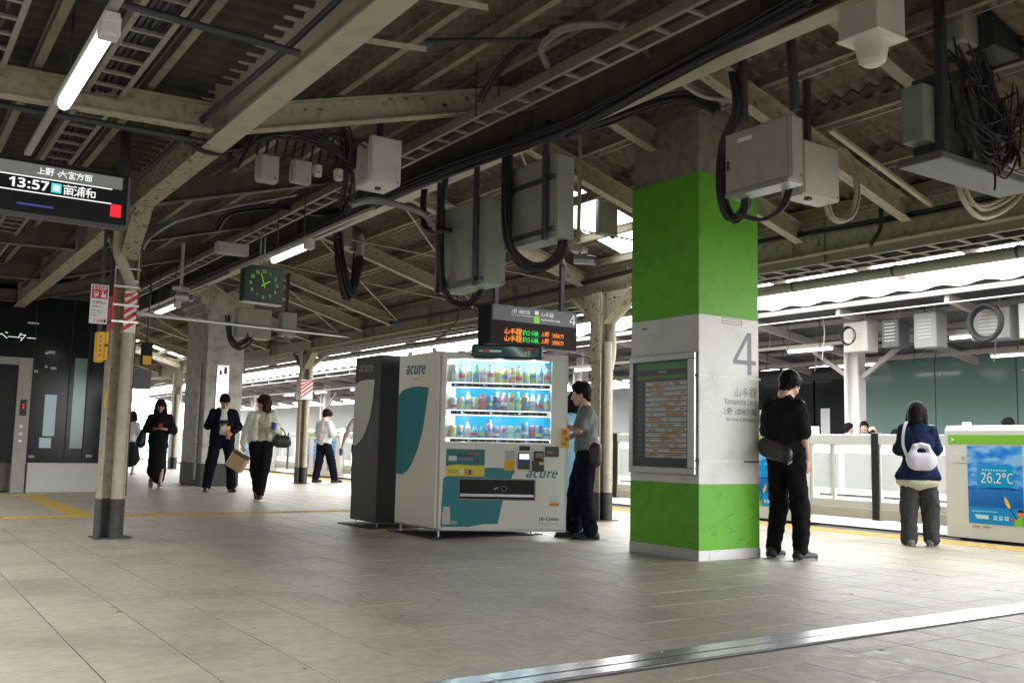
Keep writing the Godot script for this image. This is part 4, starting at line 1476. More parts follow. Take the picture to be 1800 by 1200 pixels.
func gate_housing(label: String, z_near: float, length: float, near := false) -> void:
	var X := 10.37
	var o := thing("platform_gate", label, "platform gate", Vector3(X, 0, z_near), 0.0, "platform gate housings along the edge")
	var s := st()
	# body with a bevelled top front edge
	var prof := PackedVector2Array([Vector2(0, 0.035), Vector2(0, 1.235), Vector2(0.05, 1.29), Vector2(0.3, 1.3), Vector2(0.3, 0.035)])
	plate(s, prof, Vector3(0, 0, -length), Vector3.RIGHT, Vector3.UP, length)
	obj("housing", s, M.gate_white, o)
	s = st()
	mm(s, Vector3(-0.004, 1.085, -length + 0.04), Vector3(-0.001, 1.185, -0.04))
	obj("green_stripe", s, M.gate_green, o)
	for k in 6:
		s = st()
		bx(s, Vector3(0.1, 0.017, -0.22 - k * (length - 0.44) / 5.0), Vector3(0.14, 0.034, 0.16))
		obj("foot", s, M.rubber, o)
	s = st()
	bx(s, Vector3(0.12, 1.31, -0.17 * 1.0 if not near else -length + 0.2), Vector3(0.06, 0.04, 0.09), 0.012)
	obj("sensor", s, M.bright_white, o)
	if near:
		s = st()
		mm(s, Vector3(-0.006, 0.872, -length + 0.02 + 0.07), Vector3(-0.001, 0.98, -length + 0.25), 0.002)
		var l := obj("latch_cover", s, M.gate_white, o)
		s = st()
		bx(s, Vector3(-0.008, 0.925, -length + 0.22), Vector3(0.006, 0.03, 0.03), 0.004)
		obj("latch", s, M.cabinet, l)
		s = st()
		sheet(s, Vector3(-0.003, 0.635, -length + 0.27 + 0.31), Vector3(0, 0, 0.312), Vector3(0, 0.43, 0))
		var p := obj("poster", s, M.poster_sea, o)
		letters("lettering", "26.2°C", Vector3(-0.0035, 0.655, -length + 0.27 + 0.155), Vector3(0, 0, 1), Vector3.UP, 0.36, 0.115, M.white, p)
		s = st()
		for q in [[0.1, 0.0], [0.13, 1.0]]:
			bx(s, Vector3(-0.003, 0.17, -length + 0.35 + q[1] * 0.12), Vector3(0.002, 0.018, 0.08))
		obj("small_print", s, M.cabinet, o)
		s = st()
		bx(s, Vector3(-0.0055, 1.13, -length + 0.1), Vector3(0.002, 0.03, 0.03))
		obj("stripe_mark", s, M.white, o)
	else:
		for q in [[-0.3, 0.85], [-1.35, 0.7], [-2.1, 0.85]]:
			s = st()
			sheet(s, Vector3(-0.003, 0.62, q[0] - q[1] * 0.32), Vector3(0, 0, -q[1] * 0.32), Vector3(0, 0.42, 0))
			var flip := obj("poster", s, M.poster_sea, o)
			flip.rotation = Vector3.ZERO

func gate_leaf(label: String, z0: float, z1: float) -> void:
	# a sliding leaf: rails, glazed middle with a faint print, black meeting edge at z1
	var X := 10.46
	var o := thing("sliding_gate", label, "sliding gate", Vector3(X, 0, (z0 + z1) * 0.5), 0.0, "glazed sliding leaves of the platform gates")
	var a := minf(z0, z1) - (z0 + z1) * 0.5
	var b := -a
	var s := st()
	mm(s, Vector3(0, 1.06, a), Vector3(0.07, 1.19, b), 0.006)
	obj("top_rail", s, M.gate_white, o)
	s = st()
	mm(s, Vector3(0, 0.14, a), Vector3(0.07, 0.27, b), 0.006)
	obj("bottom_rail", s, M.gate_base, o)
	s = st()
	mm(s, Vector3(0.005, 0.27, a), Vector3(0.065, 0.36, b), 0.004)
	obj("lower_panel", s, M.bright_white, o)
	for z in [a + 0.025, 0.12 * signf(z0 - z1), b - 0.025]:
		s = st()
		mm(s, Vector3(0.01, 0.36, z - 0.02), Vector3(0.06, 1.06, z + 0.02), 0.003)
		obj("stile", s, M.gate_white, o)
	s = st()
	mm(s, Vector3(0.03, 0.36, a), Vector3(0.036, 1.06, b))
	obj("pane", s, M.pane, o)
	s = st()
	for k in [-1, 1]:
		mm(s, Vector3(0.026, 0.5, k * 0.24 - 0.2), Vector3(0.029, 0.95, k * 0.24 + 0.2))
	obj("pane_print", s, M.print_film, o)
	s = st()
	var e := b if z1 > z0 else a
	mm(s, Vector3(-0.012, 0.13, e - 0.025), Vector3(0.08, 1.21, e + 0.025), 0.006)
	obj("meeting_edge", s, M.black, o)

func gates() -> void:
	var im := sea_poster()
	person_print(im)
	print_mat("poster_sea", im, 0.0, 0.25)
	var pf := mat("print_film", 0.62, 0.65, 0.66, 0.5)
	pf.transparency = BaseMaterial3D.TRANSPARENCY_ALPHA
	pf.albedo_color.a = 0.55
	gate_housing("white platform gate housing with blue sea poster at the right edge of the view", -3.46, 2.98, true)
	var words := ["white gate housing just behind the man leaning on the pillar", "second white gate housing, hidden mostly by the pillar", "gate housing with blue posters beside the man in the white shirt", "gate housing with blue posters behind the woman carrying a cup", "far gate housing between the woman in black and the pillar", "gate housing seen just right of the woman in black", "gate housing seen just left of the woman in black", "second gate housing left of the woman in black", "farthest gate housing near the left column"]
	for k in 9:
		gate_housing(words[k], -8.44 - k * 5.0, 2.98)
	var near_words := ["left glazed gate leaf beside the man leaning on the pillar", "right glazed gate leaf behind the woman with the white bag"]
	gate_leaf(near_words[0], -8.44, -7.46)
	gate_leaf(near_words[1], -6.43, -7.41)
	var where := ["seen left of the green pillar", "behind the workman's column", "behind the drinks machine", "behind the man in the white shirt", "behind the woman with the cup", "behind the suited man", "just right of the woman in black", "just left of the woman in black", "farther left of the woman in black", "near the left column"]
	for k in range(1, 10):
		gate_leaf("northern glazed gate leaf %s" % where[k - 1], -8.44 - k * 5.0, -7.46 - k * 5.0)
		gate_leaf("southern glazed gate leaf %s" % where[k - 1], -6.43 - k * 5.0, -7.41 - k * 5.0)
	# dark track-side kerb under the gates
	var s := st()
	mm(s, Vector3(10.62, -0.25, -60), Vector3(10.7, 0.02, 8))
	struct("platform_kerb", s, M.black_base)

# ---------------------------------------------------------------- the platform across the tracks
const SPOT := ["past the right edge of the view", "the rightmost in view", "above the woman at the gate", "left of the white far column", "just right of the green pillar", "behind the green pillar", "between machine and green pillar", "above the drinks machine", "behind the drinks machine", "above the man in white", "right of the woman with the cup", "the farthest to the left"]

func far_side() -> void:
	var s := st()
	var words := ["near the right edge", "behind the woman with the white bag", "behind the sliding gate", "behind the green pillar", "behind the drinks machine", "left of the machine", "far behind the woman with the cup", "far behind the man in the suit"]
	# low white fence of the far platform
	for k in 8:
		var z := -2.0 - k * 6.0
		var f := thing("far_fence", "white low fence of the far platform %s" % words[k], "fence", Vector3(18.0, 0, z), 0.0, "white fences on the far platform")
		s = st()
		mm(s, Vector3(0, 0.05, -5.9), Vector3(0.12, 1.12, 0), 0.01)
		obj("fence_panel", s, M.bright_white, f)
		s = st()
		mm(s, Vector3(-0.02, 1.12, -5.9), Vector3(0.14, 1.2, 0), 0.008)
		obj("fence_rail", s, M.gate_white, f)
		for i in 4:
			s = st()
			mm(s, Vector3(-0.012, 0.05, -1.46 * i - 0.05), Vector3(-0.001, 1.12, -1.46 * i - 0.02))
			obj("fence_joint", s, M.cabinet_light, f)
	# roof: corrugated edge, purlins, rafters, lamps' rails
	var r := thing("far_roof", "pale steel roof of the platform across the tracks", "roof")
	for i in 16:
		s = st()
		var z0 := 4.0 - i * 5.0
		var pitch := 0.9
		for seg in 30:
			var za := z0 - seg * 5.0 / 30.0
			var zb := z0 - (seg + 1) * 5.0 / 30.0
			var ya := 4.16 + 0.035 * sin(TAU * za / pitch)
			var yb := 4.16 + 0.035 * sin(TAU * zb / pitch)
			quad(s, Vector3(17.0, ya, za), Vector3(17.0, yb, zb), Vector3(22.5, yb - 0.75, zb), Vector3(22.5, ya - 0.75, za), Vector3.DOWN)
			quad(s, Vector3(17.0, ya + 0.02, za), Vector3(17.0, yb + 0.02, zb), Vector3(22.5, yb - 0.73, zb), Vector3(22.5, ya - 0.73, za), Vector3.UP)
			quad(s, Vector3(22.5, ya - 0.75, za), Vector3(22.5, yb - 0.75, zb), Vector3(28.0, yb + 0.1, zb), Vector3(28.0, ya + 0.1, za), Vector3.DOWN)
		obj("roof_sheet", s, M.far_dark, r)
	for x in [17.05, 18.2, 19.4, 20.6, 21.8]:
		s = st()
		bar(s, Vector3(x, 4.08 - (x - 17.0) * 0.136, 4), Vector3(x, 4.08 - (x - 17.0) * 0.136, -76), 0.06, 0.1)
		obj("purlin", s, M.far_steel, r)
	for i in 30:
		var z := 2.0 - i * 2.5
		s = st()
		bar(s, Vector3(17.1, 3.96, z), Vector3(22.4, 3.24, z), 0.1, 0.16)
		obj("rafter", s, M.far_steel, r)
	for q in [[17.0, 4.22], [17.0, 4.02]]:
		s = st()
		tube(s, [Vector3(16.85, q[1] - 0.2, 4), Vector3(16.85, q[1] - 0.2, -76)], 0.014, 6)
		obj("eave_wire", s, M.far_white, r)
	# white columns
	var cw := ["white column of the far platform right of the green pillar", "white far column seen between machine and pillar", "white far column left of the machine", "white far column beside the man in white", "white distant column behind the woman with the cup", "white far column outside the right edge"]
	for k in 6:
		var z: float = [-14.1, -24.5, -34.9, -45.3, -55.7, -3.7][k]
		var c := thing("far_column", cw[k], "column", Vector3(19.2, 0, z), 0.0, "white columns on the far platform")
		s = st()
		bx(s, Vector3(0, 2.0, 0), Vector3(0.3, 4.0, 0.3), 0.02)
		obj("shaft", s, M.far_white, c)
		s = st()
		tube(s, [Vector3(-0.25, 0, -0.1), Vector3(-0.25, 3.4, -0.1)], 0.05, 8)
		obj("drain_pipe", s, M.far_white, c)
		for b in [-1, 1]:
			s = st()
			bar(s, Vector3(0, 2.7, b * 0.15), Vector3(0, 3.4, b * 1.2), 0.08, 0.1)
			obj("strut", s, M.far_steel, c)
	# two lamp rails with tube lamps
	var no := 0
	for rail in [[18.4, 3.38], [20.8, 3.2]]:
		var rl := thing("lamp_rail", "%s lamp rail under the far platform roof" % ["front", "rear"][no], "rail")
		s = st()
		bar(s, Vector3(rail[0], rail[1] + 0.08, 4), Vector3(rail[0], rail[1] + 0.08, -76), 0.07, 0.07)
		obj("rail", s, M.rail_tan, rl)
		for i in 12:
			s = st()
			tube(s, [Vector3(rail[0], rail[1] + 0.1, -4.0 - i * 6.0), Vector3(rail[0], rail[1] + 0.6, -4.0 - i * 6.0)], 0.012, 5)
			obj("hanger", s, M.far_steel, rl)
		for i in 12:
			var z := (-10.6 if no == 0 else -11.1) - i * 4.2 + 4.2
			var l := thing("tube_lamp", "lit tube lamp on the %s far rail, %s" % [["front", "rear"][no], SPOT[i]], "lamp", Vector3(rail[0], rail[1], z), 0.0, "lit tube lamps on the far platform")
			s = st()
			bx(s, Vector3(0, 0.015, 0), Vector3(0.12, 0.05, 1.3), 0.01)
			obj("lamp_body", s, M.lamp_body, l)
			s = st()
			bx(s, Vector3(0, -0.035, 0), Vector3(0.1, 0.05, 1.26), 0.02)
			obj("lamp_tube", s, M.lamp_far, l)
		no += 1
	# greenish glass hall with panels, dark hall beside it
	var h := thing("glass_hall", "greenish glass clad hall on the far platform", "building", Vector3(22.6, 0, 0))
	for k in 4:
		s = st()
		mm(s, Vector3(0, 0, -16.35 + k * 2.1), Vector3(0.1, 3.55, -16.35 + (k + 1) * 2.1 - 0.03), 0.004)
		obj("glass_panel", s, M.teal_glass, h)
	s = st()
	mm(s, Vector3(0.1, 0, -16.4), Vector3(4.0, 3.5, -7.9))
	obj("hall", s, M.far_dark, h)
	s = st()
	mm(s, Vector3(-0.05, 0, -16.75), Vector3(0.15, 3.1, -16.45), 0.01)
	obj("corner_post", s, M.steel, h)
	for k in 4:
		for y in [0.35, 3.0]:
			s = st()
			lathe(s, [Vector2(0.03, 0), Vector2(0.03, 0.02), Vector2(0, 0.02)], 10, Transform3D(Basis(Vector3.BACK, PI / 2), Vector3(0, y, -16.2 + k * 2.1)))
			obj("glass_bolt", s, M.zinc, h)
	var d := thing("dark_hall", "dark glazed stair hall on the far platform behind the leaning man", "building", Vector3(22.6, 0, 0))
	s = st()
	mm(s, Vector3(0.1, 0, -26), Vector3(4.0, 3.4, -16.85))
	obj("hall", s, M.far_dark, d)
	for k in 8:
		s = st()
		mm(s, Vector3(0.0, 0.2, -25.9 + k * 1.13), Vector3(0.08, 3.0, -25.9 + k * 1.13 + 1.05))
		var pane := obj("window", s, M.dark_panel, d)
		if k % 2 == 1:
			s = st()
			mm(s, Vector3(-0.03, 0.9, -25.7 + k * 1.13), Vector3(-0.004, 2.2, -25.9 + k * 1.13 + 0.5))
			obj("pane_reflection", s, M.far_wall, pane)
	s = st()
	mm(s, Vector3(-0.1, 3.0, -26), Vector3(0.1, 3.25, -16.85))
	obj("lintel", s, M.frame_dark, d)
	var w := thing("far_wall", "light grey wall panels far along the opposite platform", "wall", Vector3(23.5, 0, 0))
	for k in 12:
		s = st()
		mm(s, Vector3(0, 0, -30.0 - k * 5.0), Vector3(0.3, 3.2, -25.02 - k * 5.0), 0.01)
		obj("wall_panel", s, M.far_wall, w)
	# equipment hung under the far eave
	for q in [["equipment_box", "pale square box with a thin cable ring under the far eave", -12.95, 0.6, 0.66, "far_box_a"], ["equipment_box", "grey ribbed box left of the large cable coil under the far eave", -11.3, 0.5, 0.72, "far_box_b"], ["equipment_box", "dark box between pale box and ribbed box under the far eave", -12.1, 0.4, 0.6, "far_box_c"], ["equipment_box", "dull grey box behind the large cable coil", -9.95, 0.75, 0.6, "far_box_b"], ["equipment_box", "slim pale box right of the large cable coil", -9.25, 0.3, 0.66, "far_box_a"], ["equipment_box", "dark box at the right end of the far eave", -8.7, 0.5, 0.7, "far_box_c"]]:
		var o := thing(q[0], q[1], "equipment box", Vector3(17.8, 3.35, q[2]), 0.0, "boxes under the far eave")
		s = st()
		bx(s, Vector3(0, 0.1, 0), Vector3(0.4, q[4], q[3]), 0.02)
		obj("case", s, M[q[5]], o)
		s = st()
		for k in 6:
			bx(s, Vector3(-0.205, 0.3 - k * 0.07, 0), Vector3(0.01, 0.02, q[3] * 0.6))
		obj("louvre", s, M.cabinet, o)
		s = st()
		tube(s, [Vector3(0, 0.4, 0.1), Vector3(0, 0.75, 0.1)], 0.012, 5)
		obj("hanger", s, M.far_steel, o)
	for q in [[-9.9, 0.3, 0.085, "large black cable coil hanging under the far eave"], [-12.95, 0.17, 0.02, "thin black cable ring hanging on the pale box"]]:
		s = st()
		for turn in 4:
			var pts := []
			for i in 29:
				var a := TAU * i / 28
				pts.append(Vector3(17.4 - turn * 0.02, 3.45 + sin(a) * (q[1] + 0.012 * turn), q[0] + cos(a) * (q[1] + 0.012 * (turn % 3))))
			tube(s, pts, q[2] * 0.55, 6)
		tag(obj("cable_coil", s, M.cable_far), q[3], "cable coil", "cable coils under the far eave")
	var ws := thing("far_cables", "thin hanging cables and conduits under the far roof", "cables")
	for i in 60:
		s = st()
		var z := -6.0 - i * 0.5 - rng.randf() * 0.5
		var x := 17.5 + rng.randf() * 2.5
		tube(s, smooth([Vector3(x, 3.95, z), Vector3(x + 0.02, 3.6, z + 0.03), Vector3(x, 3.2 - rng.randf() * 0.3, z - 0.03)]), 0.012, 5)
		obj("cable", s, M.cable if i % 3 else M.far_steel, ws)


# ---------------------------------------------------------------- the drinks machine with its door ajar
func bottle_shape(kind: int, h: float) -> SurfaceTool:
	var s := st()
	match kind:
		0:  # plastic bottle
			lathe(s, [Vector2(0, 0), Vector2(0.028, 0.002), Vector2(0.031, 0.012), Vector2(0.031, h * 0.6), Vector2(0.029, h * 0.66), Vector2(0.016, h * 0.86), Vector2(0.013, h * 0.88), Vector2(0.0135, h), Vector2(0, h)], 14)
		1:  # can
			lathe(s, [Vector2(0, 0), Vector2(0.026, 0.0), Vector2(0.03, 0.008), Vector2(0.03, h - 0.012), Vector2(0.026, h), Vector2(0.024, h - 0.003), Vector2(0, h - 0.003)], 14)
		2:  # bottle can with a wide cap
			lathe(s, [Vector2(0, 0), Vector2(0.031, 0.002), Vector2(0.033, 0.01), Vector2(0.033, h * 0.74), Vector2(0.021, h * 0.84), Vector2(0.021, h), Vector2(0, h)], 14)
		3:  # carton
			bx(s, Vector3(0, h * 0.5, 0), Vector3(0.054, h, 0.05), 0.004)
	return s

func drinks_machine() -> void:
	var t := thing("vending_machine", "white and teal drinks vending machine with its lit front door swung ajar", "vending machine", Vector3(4.88, 0, -8.6))
	var s := st()
	mm(s, Vector3(0, 0.1, -0.92), Vector3(1.3, 1.915, -0.03), 0.008)
	obj("cabinet", s, M.machine_side, t)
	s = st()
	mm(s, Vector3(0.0, 0.085, -0.92), Vector3(1.3, 0.1, 0.02))
	obj("base_plate", s, M.tray, t)
	for q in [Vector3(0.05, 0, -0.03), Vector3(1.22, 0, -0.05), Vector3(0.05, 0, -0.86), Vector3(1.22, 0, -0.86)]:
		s = st()
		lathe(s, [Vector2(0.045, 0), Vector2(0.04, 0.012), Vector2(0.012, 0.016), Vector2(0.012, 0.09)], 14, Transform3D(Basis(), q))
		obj("foot", s, M.zinc, t)
	s = st()
	mm(s, Vector3(-0.06, 0.003, -0.98), Vector3(1.3, 0.012, 0.06))
	obj("floor_plate", s, M.rubber, t)
	for z in [-0.2, -0.75]:
		s = st()
		bx(s, Vector3(0.04, 1.93, z), Vector3(0.05, 0.05, 0.02), 0.003)
		obj("lifting_lug", s, M.machine_side, t)
	# leaf-shaped teal panel and brand lettering on the side
	s = st()
	var leaf := PackedVector2Array([Vector2(-0.915, 1.464), Vector2(-0.82, 1.531), Vector2(-0.65, 1.557), Vector2(-0.447, 1.562), Vector2(-0.229, 1.542), Vector2(-0.274, 1.331), Vector2(-0.336, 1.086), Vector2(-0.424, 0.915), Vector2(-0.554, 0.742), Vector2(-0.651, 0.662), Vector2(-0.773, 0.619), Vector2(-0.915, 0.624)])
	plate(s, leaf, Vector3(-0.001, 0, 0), Vector3(0, 0, 1), Vector3.UP, 0.002)
	obj("leaf_panel", s, M.teal, t)
	letters("brand_lettering", "acure", Vector3(-0.002, 1.7, -0.75), Vector3(0, -0.03, 1).normalized(), Vector3.UP, 0.43, 0.098, M.teal, t, "Droid Sans", 700, 0.15)
	s = st()
	for k in 4:
		bx(s, Vector3(-0.002, 1.64, -0.56 + k * 0.04), Vector3(0.001, 0.014, 0.02))
	obj("small_print", s, M.cabinet, t)
	# the door turns about its left edge; x along the door, y up, z out of its face
	var right := Vector3(0.871, 0, 0.491)
	var dx := Transform3D(Basis(right, Vector3.UP, right.cross(Vector3.UP)), Vector3(0.02, 0, 0.0))
	s = st()
	var W := 1.31
	# frame around the window opening
	mm(s, Vector3(0, 0.1, -0.09), Vector3(W, 0.985, 0), 0.008)
	mm(s, Vector3(0, 1.835, -0.09), Vector3(W, 1.905, 0), 0.008)
	mm(s, Vector3(0, 0.98, -0.09), Vector3(0.055, 1.84, 0), 0.006)
	mm(s, Vector3(1.145, 0.98, -0.09), Vector3(W, 1.84, 0), 0.006)
	var door := obj("door", s, M.machine_white, t)
	door.transform = dx
	s = st()
	mm(s, Vector3(W - 0.002, 0.1, -0.09), Vector3(W + 0.004, 1.905, 0.003), 0.002)
	mm(s, Vector3(0.0, 0.085, -0.09), Vector3(W, 0.1, 0.002))
	obj("edge_trim", s, M.bright_white, door)
	s = st()
	mm(s, Vector3(0.055, 0.985, -0.13), Vector3(1.145, 1.545, -0.12))
	obj("window_back", s, M.window_glow, door)
	s = st()
	mm(s, Vector3(0.055, 1.545, -0.13), Vector3(1.145, 1.835, -0.12))
	obj("window_back", s, M.window_pale, door)
	s = st()
	for x in [0.055, 1.085]:
		mm(s, Vector3(x, 0.985, -0.118), Vector3(x + 0.06, 1.835, -0.115))
	obj("window_side", s, M.window_blue, door)
	s = st()
	mm(s, Vector3(0.06, 0.99, -0.004), Vector3(1.14, 1.83, -0.001))
	obj("window_pane", s, M.clear, door)
	var kinds := [[0, 0, 0, 0, 0, 0, 0, 0, 0, 0, 0, 0, 0, 0], [1, 1, 0, 1, 2, 1, 2, 0, 3, 0, 2, 0, 0, 0], [1, 1, 0, 0, 0, 2, 1, 3, 3, 3, 1, 1, 1, 1]]
	var tall := [[0.185, 0.185, 0.185, 0.19, 0.18, 0.19, 0.18, 0.18, 0.19, 0.185, 0.185, 0.185, 0.18, 0.185], [0.125, 0.13, 0.185, 0.13, 0.165, 0.155, 0.19, 0.185, 0.185, 0.2, 0.19, 0.18, 0.18, 0.175], [0.125, 0.125, 0.16, 0.125, 0.125, 0.185, 0.12, 0.13, 0.13, 0.13, 0.165, 0.14, 0.145, 0.12]]
	var tints := [
		[Color(0.62, 0.72, 0.85), Color(0.62, 0.72, 0.85), Color(0.64, 0.74, 0.86), Color(0.12, 0.5, 0.2), Color(0.75, 0.5, 0.42), Color(0.8, 0.84, 0.9), Color(0.85, 0.62, 0.12), Color(0.85, 0.6, 0.12), Color(0.85, 0.35, 0.1), Color(0.65, 0.78, 0.3), Color(0.5, 0.8, 0.85), Color(0.4, 0.66, 0.05), Color(0.2, 0.62, 0.9), Color(0.6, 0.72, 0.6)],
		[Color(0.72, 0.78, 0.78), Color(0.78, 0.6, 0.5), Color(0.72, 0.72, 0.2), Color(0.76, 0.62, 0.2), Color(0.6, 0.06, 0.08), Color(0.08, 0.2, 0.6), Color(0.05, 0.04, 0.05), Color(0.6, 0.04, 0.1), Color(0.85, 0.68, 0.2), Color(0.35, 0.68, 0.45), Color(0.45, 0.3, 0.06), Color(0.66, 0.76, 0.88), Color(0.3, 0.5, 0.82), Color(0.5, 0.68, 0.85)],
		[Color(0.75, 0.62, 0.2), Color(0.6, 0.72, 0.6), Color(0.74, 0.72, 0.72), Color(0.1, 0.55, 0.85), Color(0.1, 0.55, 0.85), Color(0.66, 0.3, 0.45), Color(0.3, 0.2, 0.42), Color(0.8, 0.45, 0.66), Color(0.75, 0.74, 0.66), Color(0.72, 0.64, 0.5), Color(0.05, 0.2, 0.52), Color(0.45, 0.05, 0.1), Color(0.05, 0.14, 0.42), Color(0.6, 0.74, 0.84)],
	]
	var caps := [Color(0.85, 0.85, 0.85), Color(0.8, 0.2, 0.2), Color(0.7, 0.85, 0.3), Color(0.2, 0.4, 0.8)]
	for r in 3:
		var y0: float = [1.6, 1.315, 1.028][r]
		s = st()
		mm(s, Vector3(0.06, y0 - 0.014, -0.12), Vector3(1.14, y0 - 0.002, -0.03), 0.002)
		obj("shelf", s, M.bright_white, door)
		s = st()
		mm(s, Vector3(0.06, y0 - 0.062, -0.034), Vector3(1.14, y0 - 0.004, -0.028), 0.002)
		obj("button_rail", s, M.window_white, door)
		s = st()
		mm(s, Vector3(0.1, y0 - 0.052, -0.028), Vector3(1.125, y0 - 0.014, -0.022), 0.003)
		obj("button_plate", s, M.tray, door)
		s = st()
		mm(s, Vector3(0.08, y0 + 0.226, -0.075), Vector3(1.12, y0 + 0.232, -0.045))
		obj("light_strip", s, M.window_white, door)
		for i in 14:
			var x: float = 0.135 + i * 0.0745
			var h: float = tall[r][i]
			var tint: Color = tints[r][i]
			var k: int = kinds[r][i]
			var key := "drink_%d_%d" % [r, i]
			tint = tint.lerp(Color(0.85, 0.88, 0.9), 0.22)
			mat(key, tint.r, tint.g, tint.b, 0.25)
			var bo := obj("drink_can" if k == 1 else ("drink_carton" if k == 3 else "drink_bottle"), bottle_shape(k, h), M[key], door)
			bo.position = Vector3(x, y0 - 0.002, -0.078)
			if k != 3:
				bo.scale = Vector3(1.1, 1.0, 1.1)
			# a label band and a cap in other colours
			var band := st()
			var rr := 0.035 if k == 0 else (0.0337 if k == 1 else 0.037)
			if k == 3:
				bx(band, Vector3(x, y0 + h * 0.62, -0.052), Vector3(0.046, h * 0.28, 0.002))
			else:
				lathe(band, [Vector2(rr, h * (0.18 + 0.07 * (i % 3))), Vector2(rr, h * (0.42 + 0.05 * ((i * 7) % 3)))], 14, Transform3D(Basis(), Vector3(x, y0 - 0.002, -0.078)))
				if k != 1:
					lathe(band, [Vector2(0.016 if k == 0 else 0.0245, h * 0.9), Vector2(0.016 if k == 0 else 0.0245, h + 0.002), Vector2(0, h + 0.002)], 12, Transform3D(Basis(), Vector3(x, y0 - 0.002, -0.078)))
			var cc: Color = caps[(i * 5 + r) % 4]
			if not M.has("cap%d" % ((i * 5 + r) % 4)):
				mat("cap%d" % ((i * 5 + r) % 4), cc.r, cc.g, cc.b, 0.3)
			obj("drink_label", band, M["cap%d" % ((i * 5 + r) % 4)], door)
			s = st()
			bx(s, Vector3(x, y0 - 0.033, -0.018), Vector3(0.055, 0.03, 0.012), 0.006)
			obj("select_button", s, M.ink, door)
			if (i * 11 + r * 5) % 4 == 0:
				s = st()
				bx(s, Vector3(x + 0.01, y0 - 0.033, -0.011), Vector3(0.024, 0.014, 0.003), 0.001)
				obj("button_lamp", s, M.text_glow if i % 2 else M.led_blue, door)
		for x in [0.25, 0.6, 0.95]:
			var l := OmniLight3D.new()
			l.name = "row_light"
			l.position = Vector3(x, y0 + 0.2, -0.03)
			l.light_energy = 0.022
			l.light_size = 0.02
			l.light_color = Color(0.9, 0.98, 1.0)
			l.omni_range = 3.0
			l.shadow_enabled = true
			door.add_child(l, true)
	# the lower half: teal field, sticker, slot, card reader
	var px := func(cx: float, cy: float) -> Vector2:
		var X := 765.0 + cx / 7.06
		var Y := 770.0 + cy / 7.06
		return Vector2((X - 766.0) / 176.5, 1.9 - (Y - 618.0 - 0.026 * (X - 768.0)) / 172.0)
	s = st()
	var field := PackedVector2Array()
	for q in [[62, 500], [110, 468], [560, 468], [590, 372], [680, 370], [770, 374], [880, 388], [985, 415], [955, 455], [925, 520], [880, 620], [835, 765], [805, 900], [770, 1062], [600, 1064], [520, 1075], [400, 1094], [45, 1090]]:
		field.append(px.call(q[0], q[1]))
	plate(s, field, Vector3(0, 0, 0.0005), Vector3.RIGHT, Vector3.UP, 0.0015)
	obj("teal_field", s, M.teal, door)
	var im := Image.create(160, 110, false, Image.FORMAT_RGB8)
	im.fill(Color(0.05, 0.42, 0.45))
	for y in 110:
		for x in 160:
			if y > 70 - 8 * sin(x * 0.03) or y > 64 and x > 60:
				im.set_pixel(x, y, Color(0.82, 0.78, 0.25))
	for q in [[10, 28, 34, 20, 0.75, 0.8, 0.8], [44, 20, 70, 10, 0.12, 0.22, 0.35], [48, 32, 64, 14, 0.45, 0.4, 0.6], [90, 16, 50, 6, 0.75, 0.3, 0.28], [112, 40, 24, 14, 0.1, 0.3, 0.32], [60, 80, 12, 24, 0.9, 0.85, 0.7], [78, 78, 12, 26, 0.75, 0.5, 0.35], [94, 82, 12, 22, 0.25, 0.22, 0.15], [110, 84, 8, 20, 0.8, 0.6, 0.3], [10, 86, 40, 3, 0.5, 0.45, 0.15], [10, 94, 34, 3, 0.5, 0.45, 0.15]]:
		im.fill_rect(Rect2i(q[0], q[1], q[2], q[3]), Color(q[4], q[5], q[6]))
	print_mat("sticker_print", im)
	s = st()
	sheet(s, Vector3(0.267, 0.77, 0.003), Vector3(0.198, 0, 0), Vector3(0, 0.138, 0))
	obj("advert_sticker", s, M.sticker_print, door)
	# delivery slot
	var a: Vector2 = px.call(258, 760)
	var b: Vector2 = px.call(1247, 520)
	s = st()
	mm(s, Vector3(a.x, a.y, 0), Vector3(b.x, b.y, 0.006), 0.002)
	obj("slot_frame", s, M.tray, door)
	s = st()
	mm(s, Vector3(a.x + 0.012, a.y + 0.012, 0.004), Vector3(b.x - 0.012, b.y - 0.012, 0.0075))
	var slot := obj("delivery_slot", s, M.dark_panel, door)
	s = st()
	mm(s, Vector3(a.x + 0.02, a.y + 0.035, 0.0075), Vector3(b.x - 0.02, a.y + 0.062, 0.013), 0.003)
	obj("slot_rail", s, M.zinc, slot)
	s = st()
	var mid := (a.x + b.x) * 0.5
	lathe(s, [Vector2(0.03, 0), Vector2(0.026, 0.002), Vector2(0.024, 0.0)], 16, Transform3D(Basis(Vector3.RIGHT, PI / 2), Vector3(mid + 0.07, a.y + 0.12, 0.008)))
	bx(s, Vector3(mid - 0.01, a.y + 0.12, 0.0085), Vector3(0.05, 0.02, 0.002), 0.0, Basis(Vector3.BACK, 0.5))
	obj("slot_mark", s, M.tray, slot)
	var q0: Vector2 = px.call(1115, 500)
	letters("brand_lettering", "acure", Vector3(q0.x, q0.y, 0.001), Vector3.RIGHT, Vector3.UP, 0.32, 0.075, M.teal, door, "Droid Sans", 700, 0.25)
	q0 = px.call(1292, 1040)
	letters("lettering", "JR-Cross", Vector3(q0.x, q0.y, 0.001), Vector3.RIGHT, Vector3.UP, 0.208, 0.046, M.ink, door, "Droid Sans", 600)
	s = st()
	bx(s, Vector3(q0.x + 0.1, q0.y - 0.02, 0.001), Vector3(0.2, 0.005, 0.001))
	obj("small_print", s, M.cabinet, door)
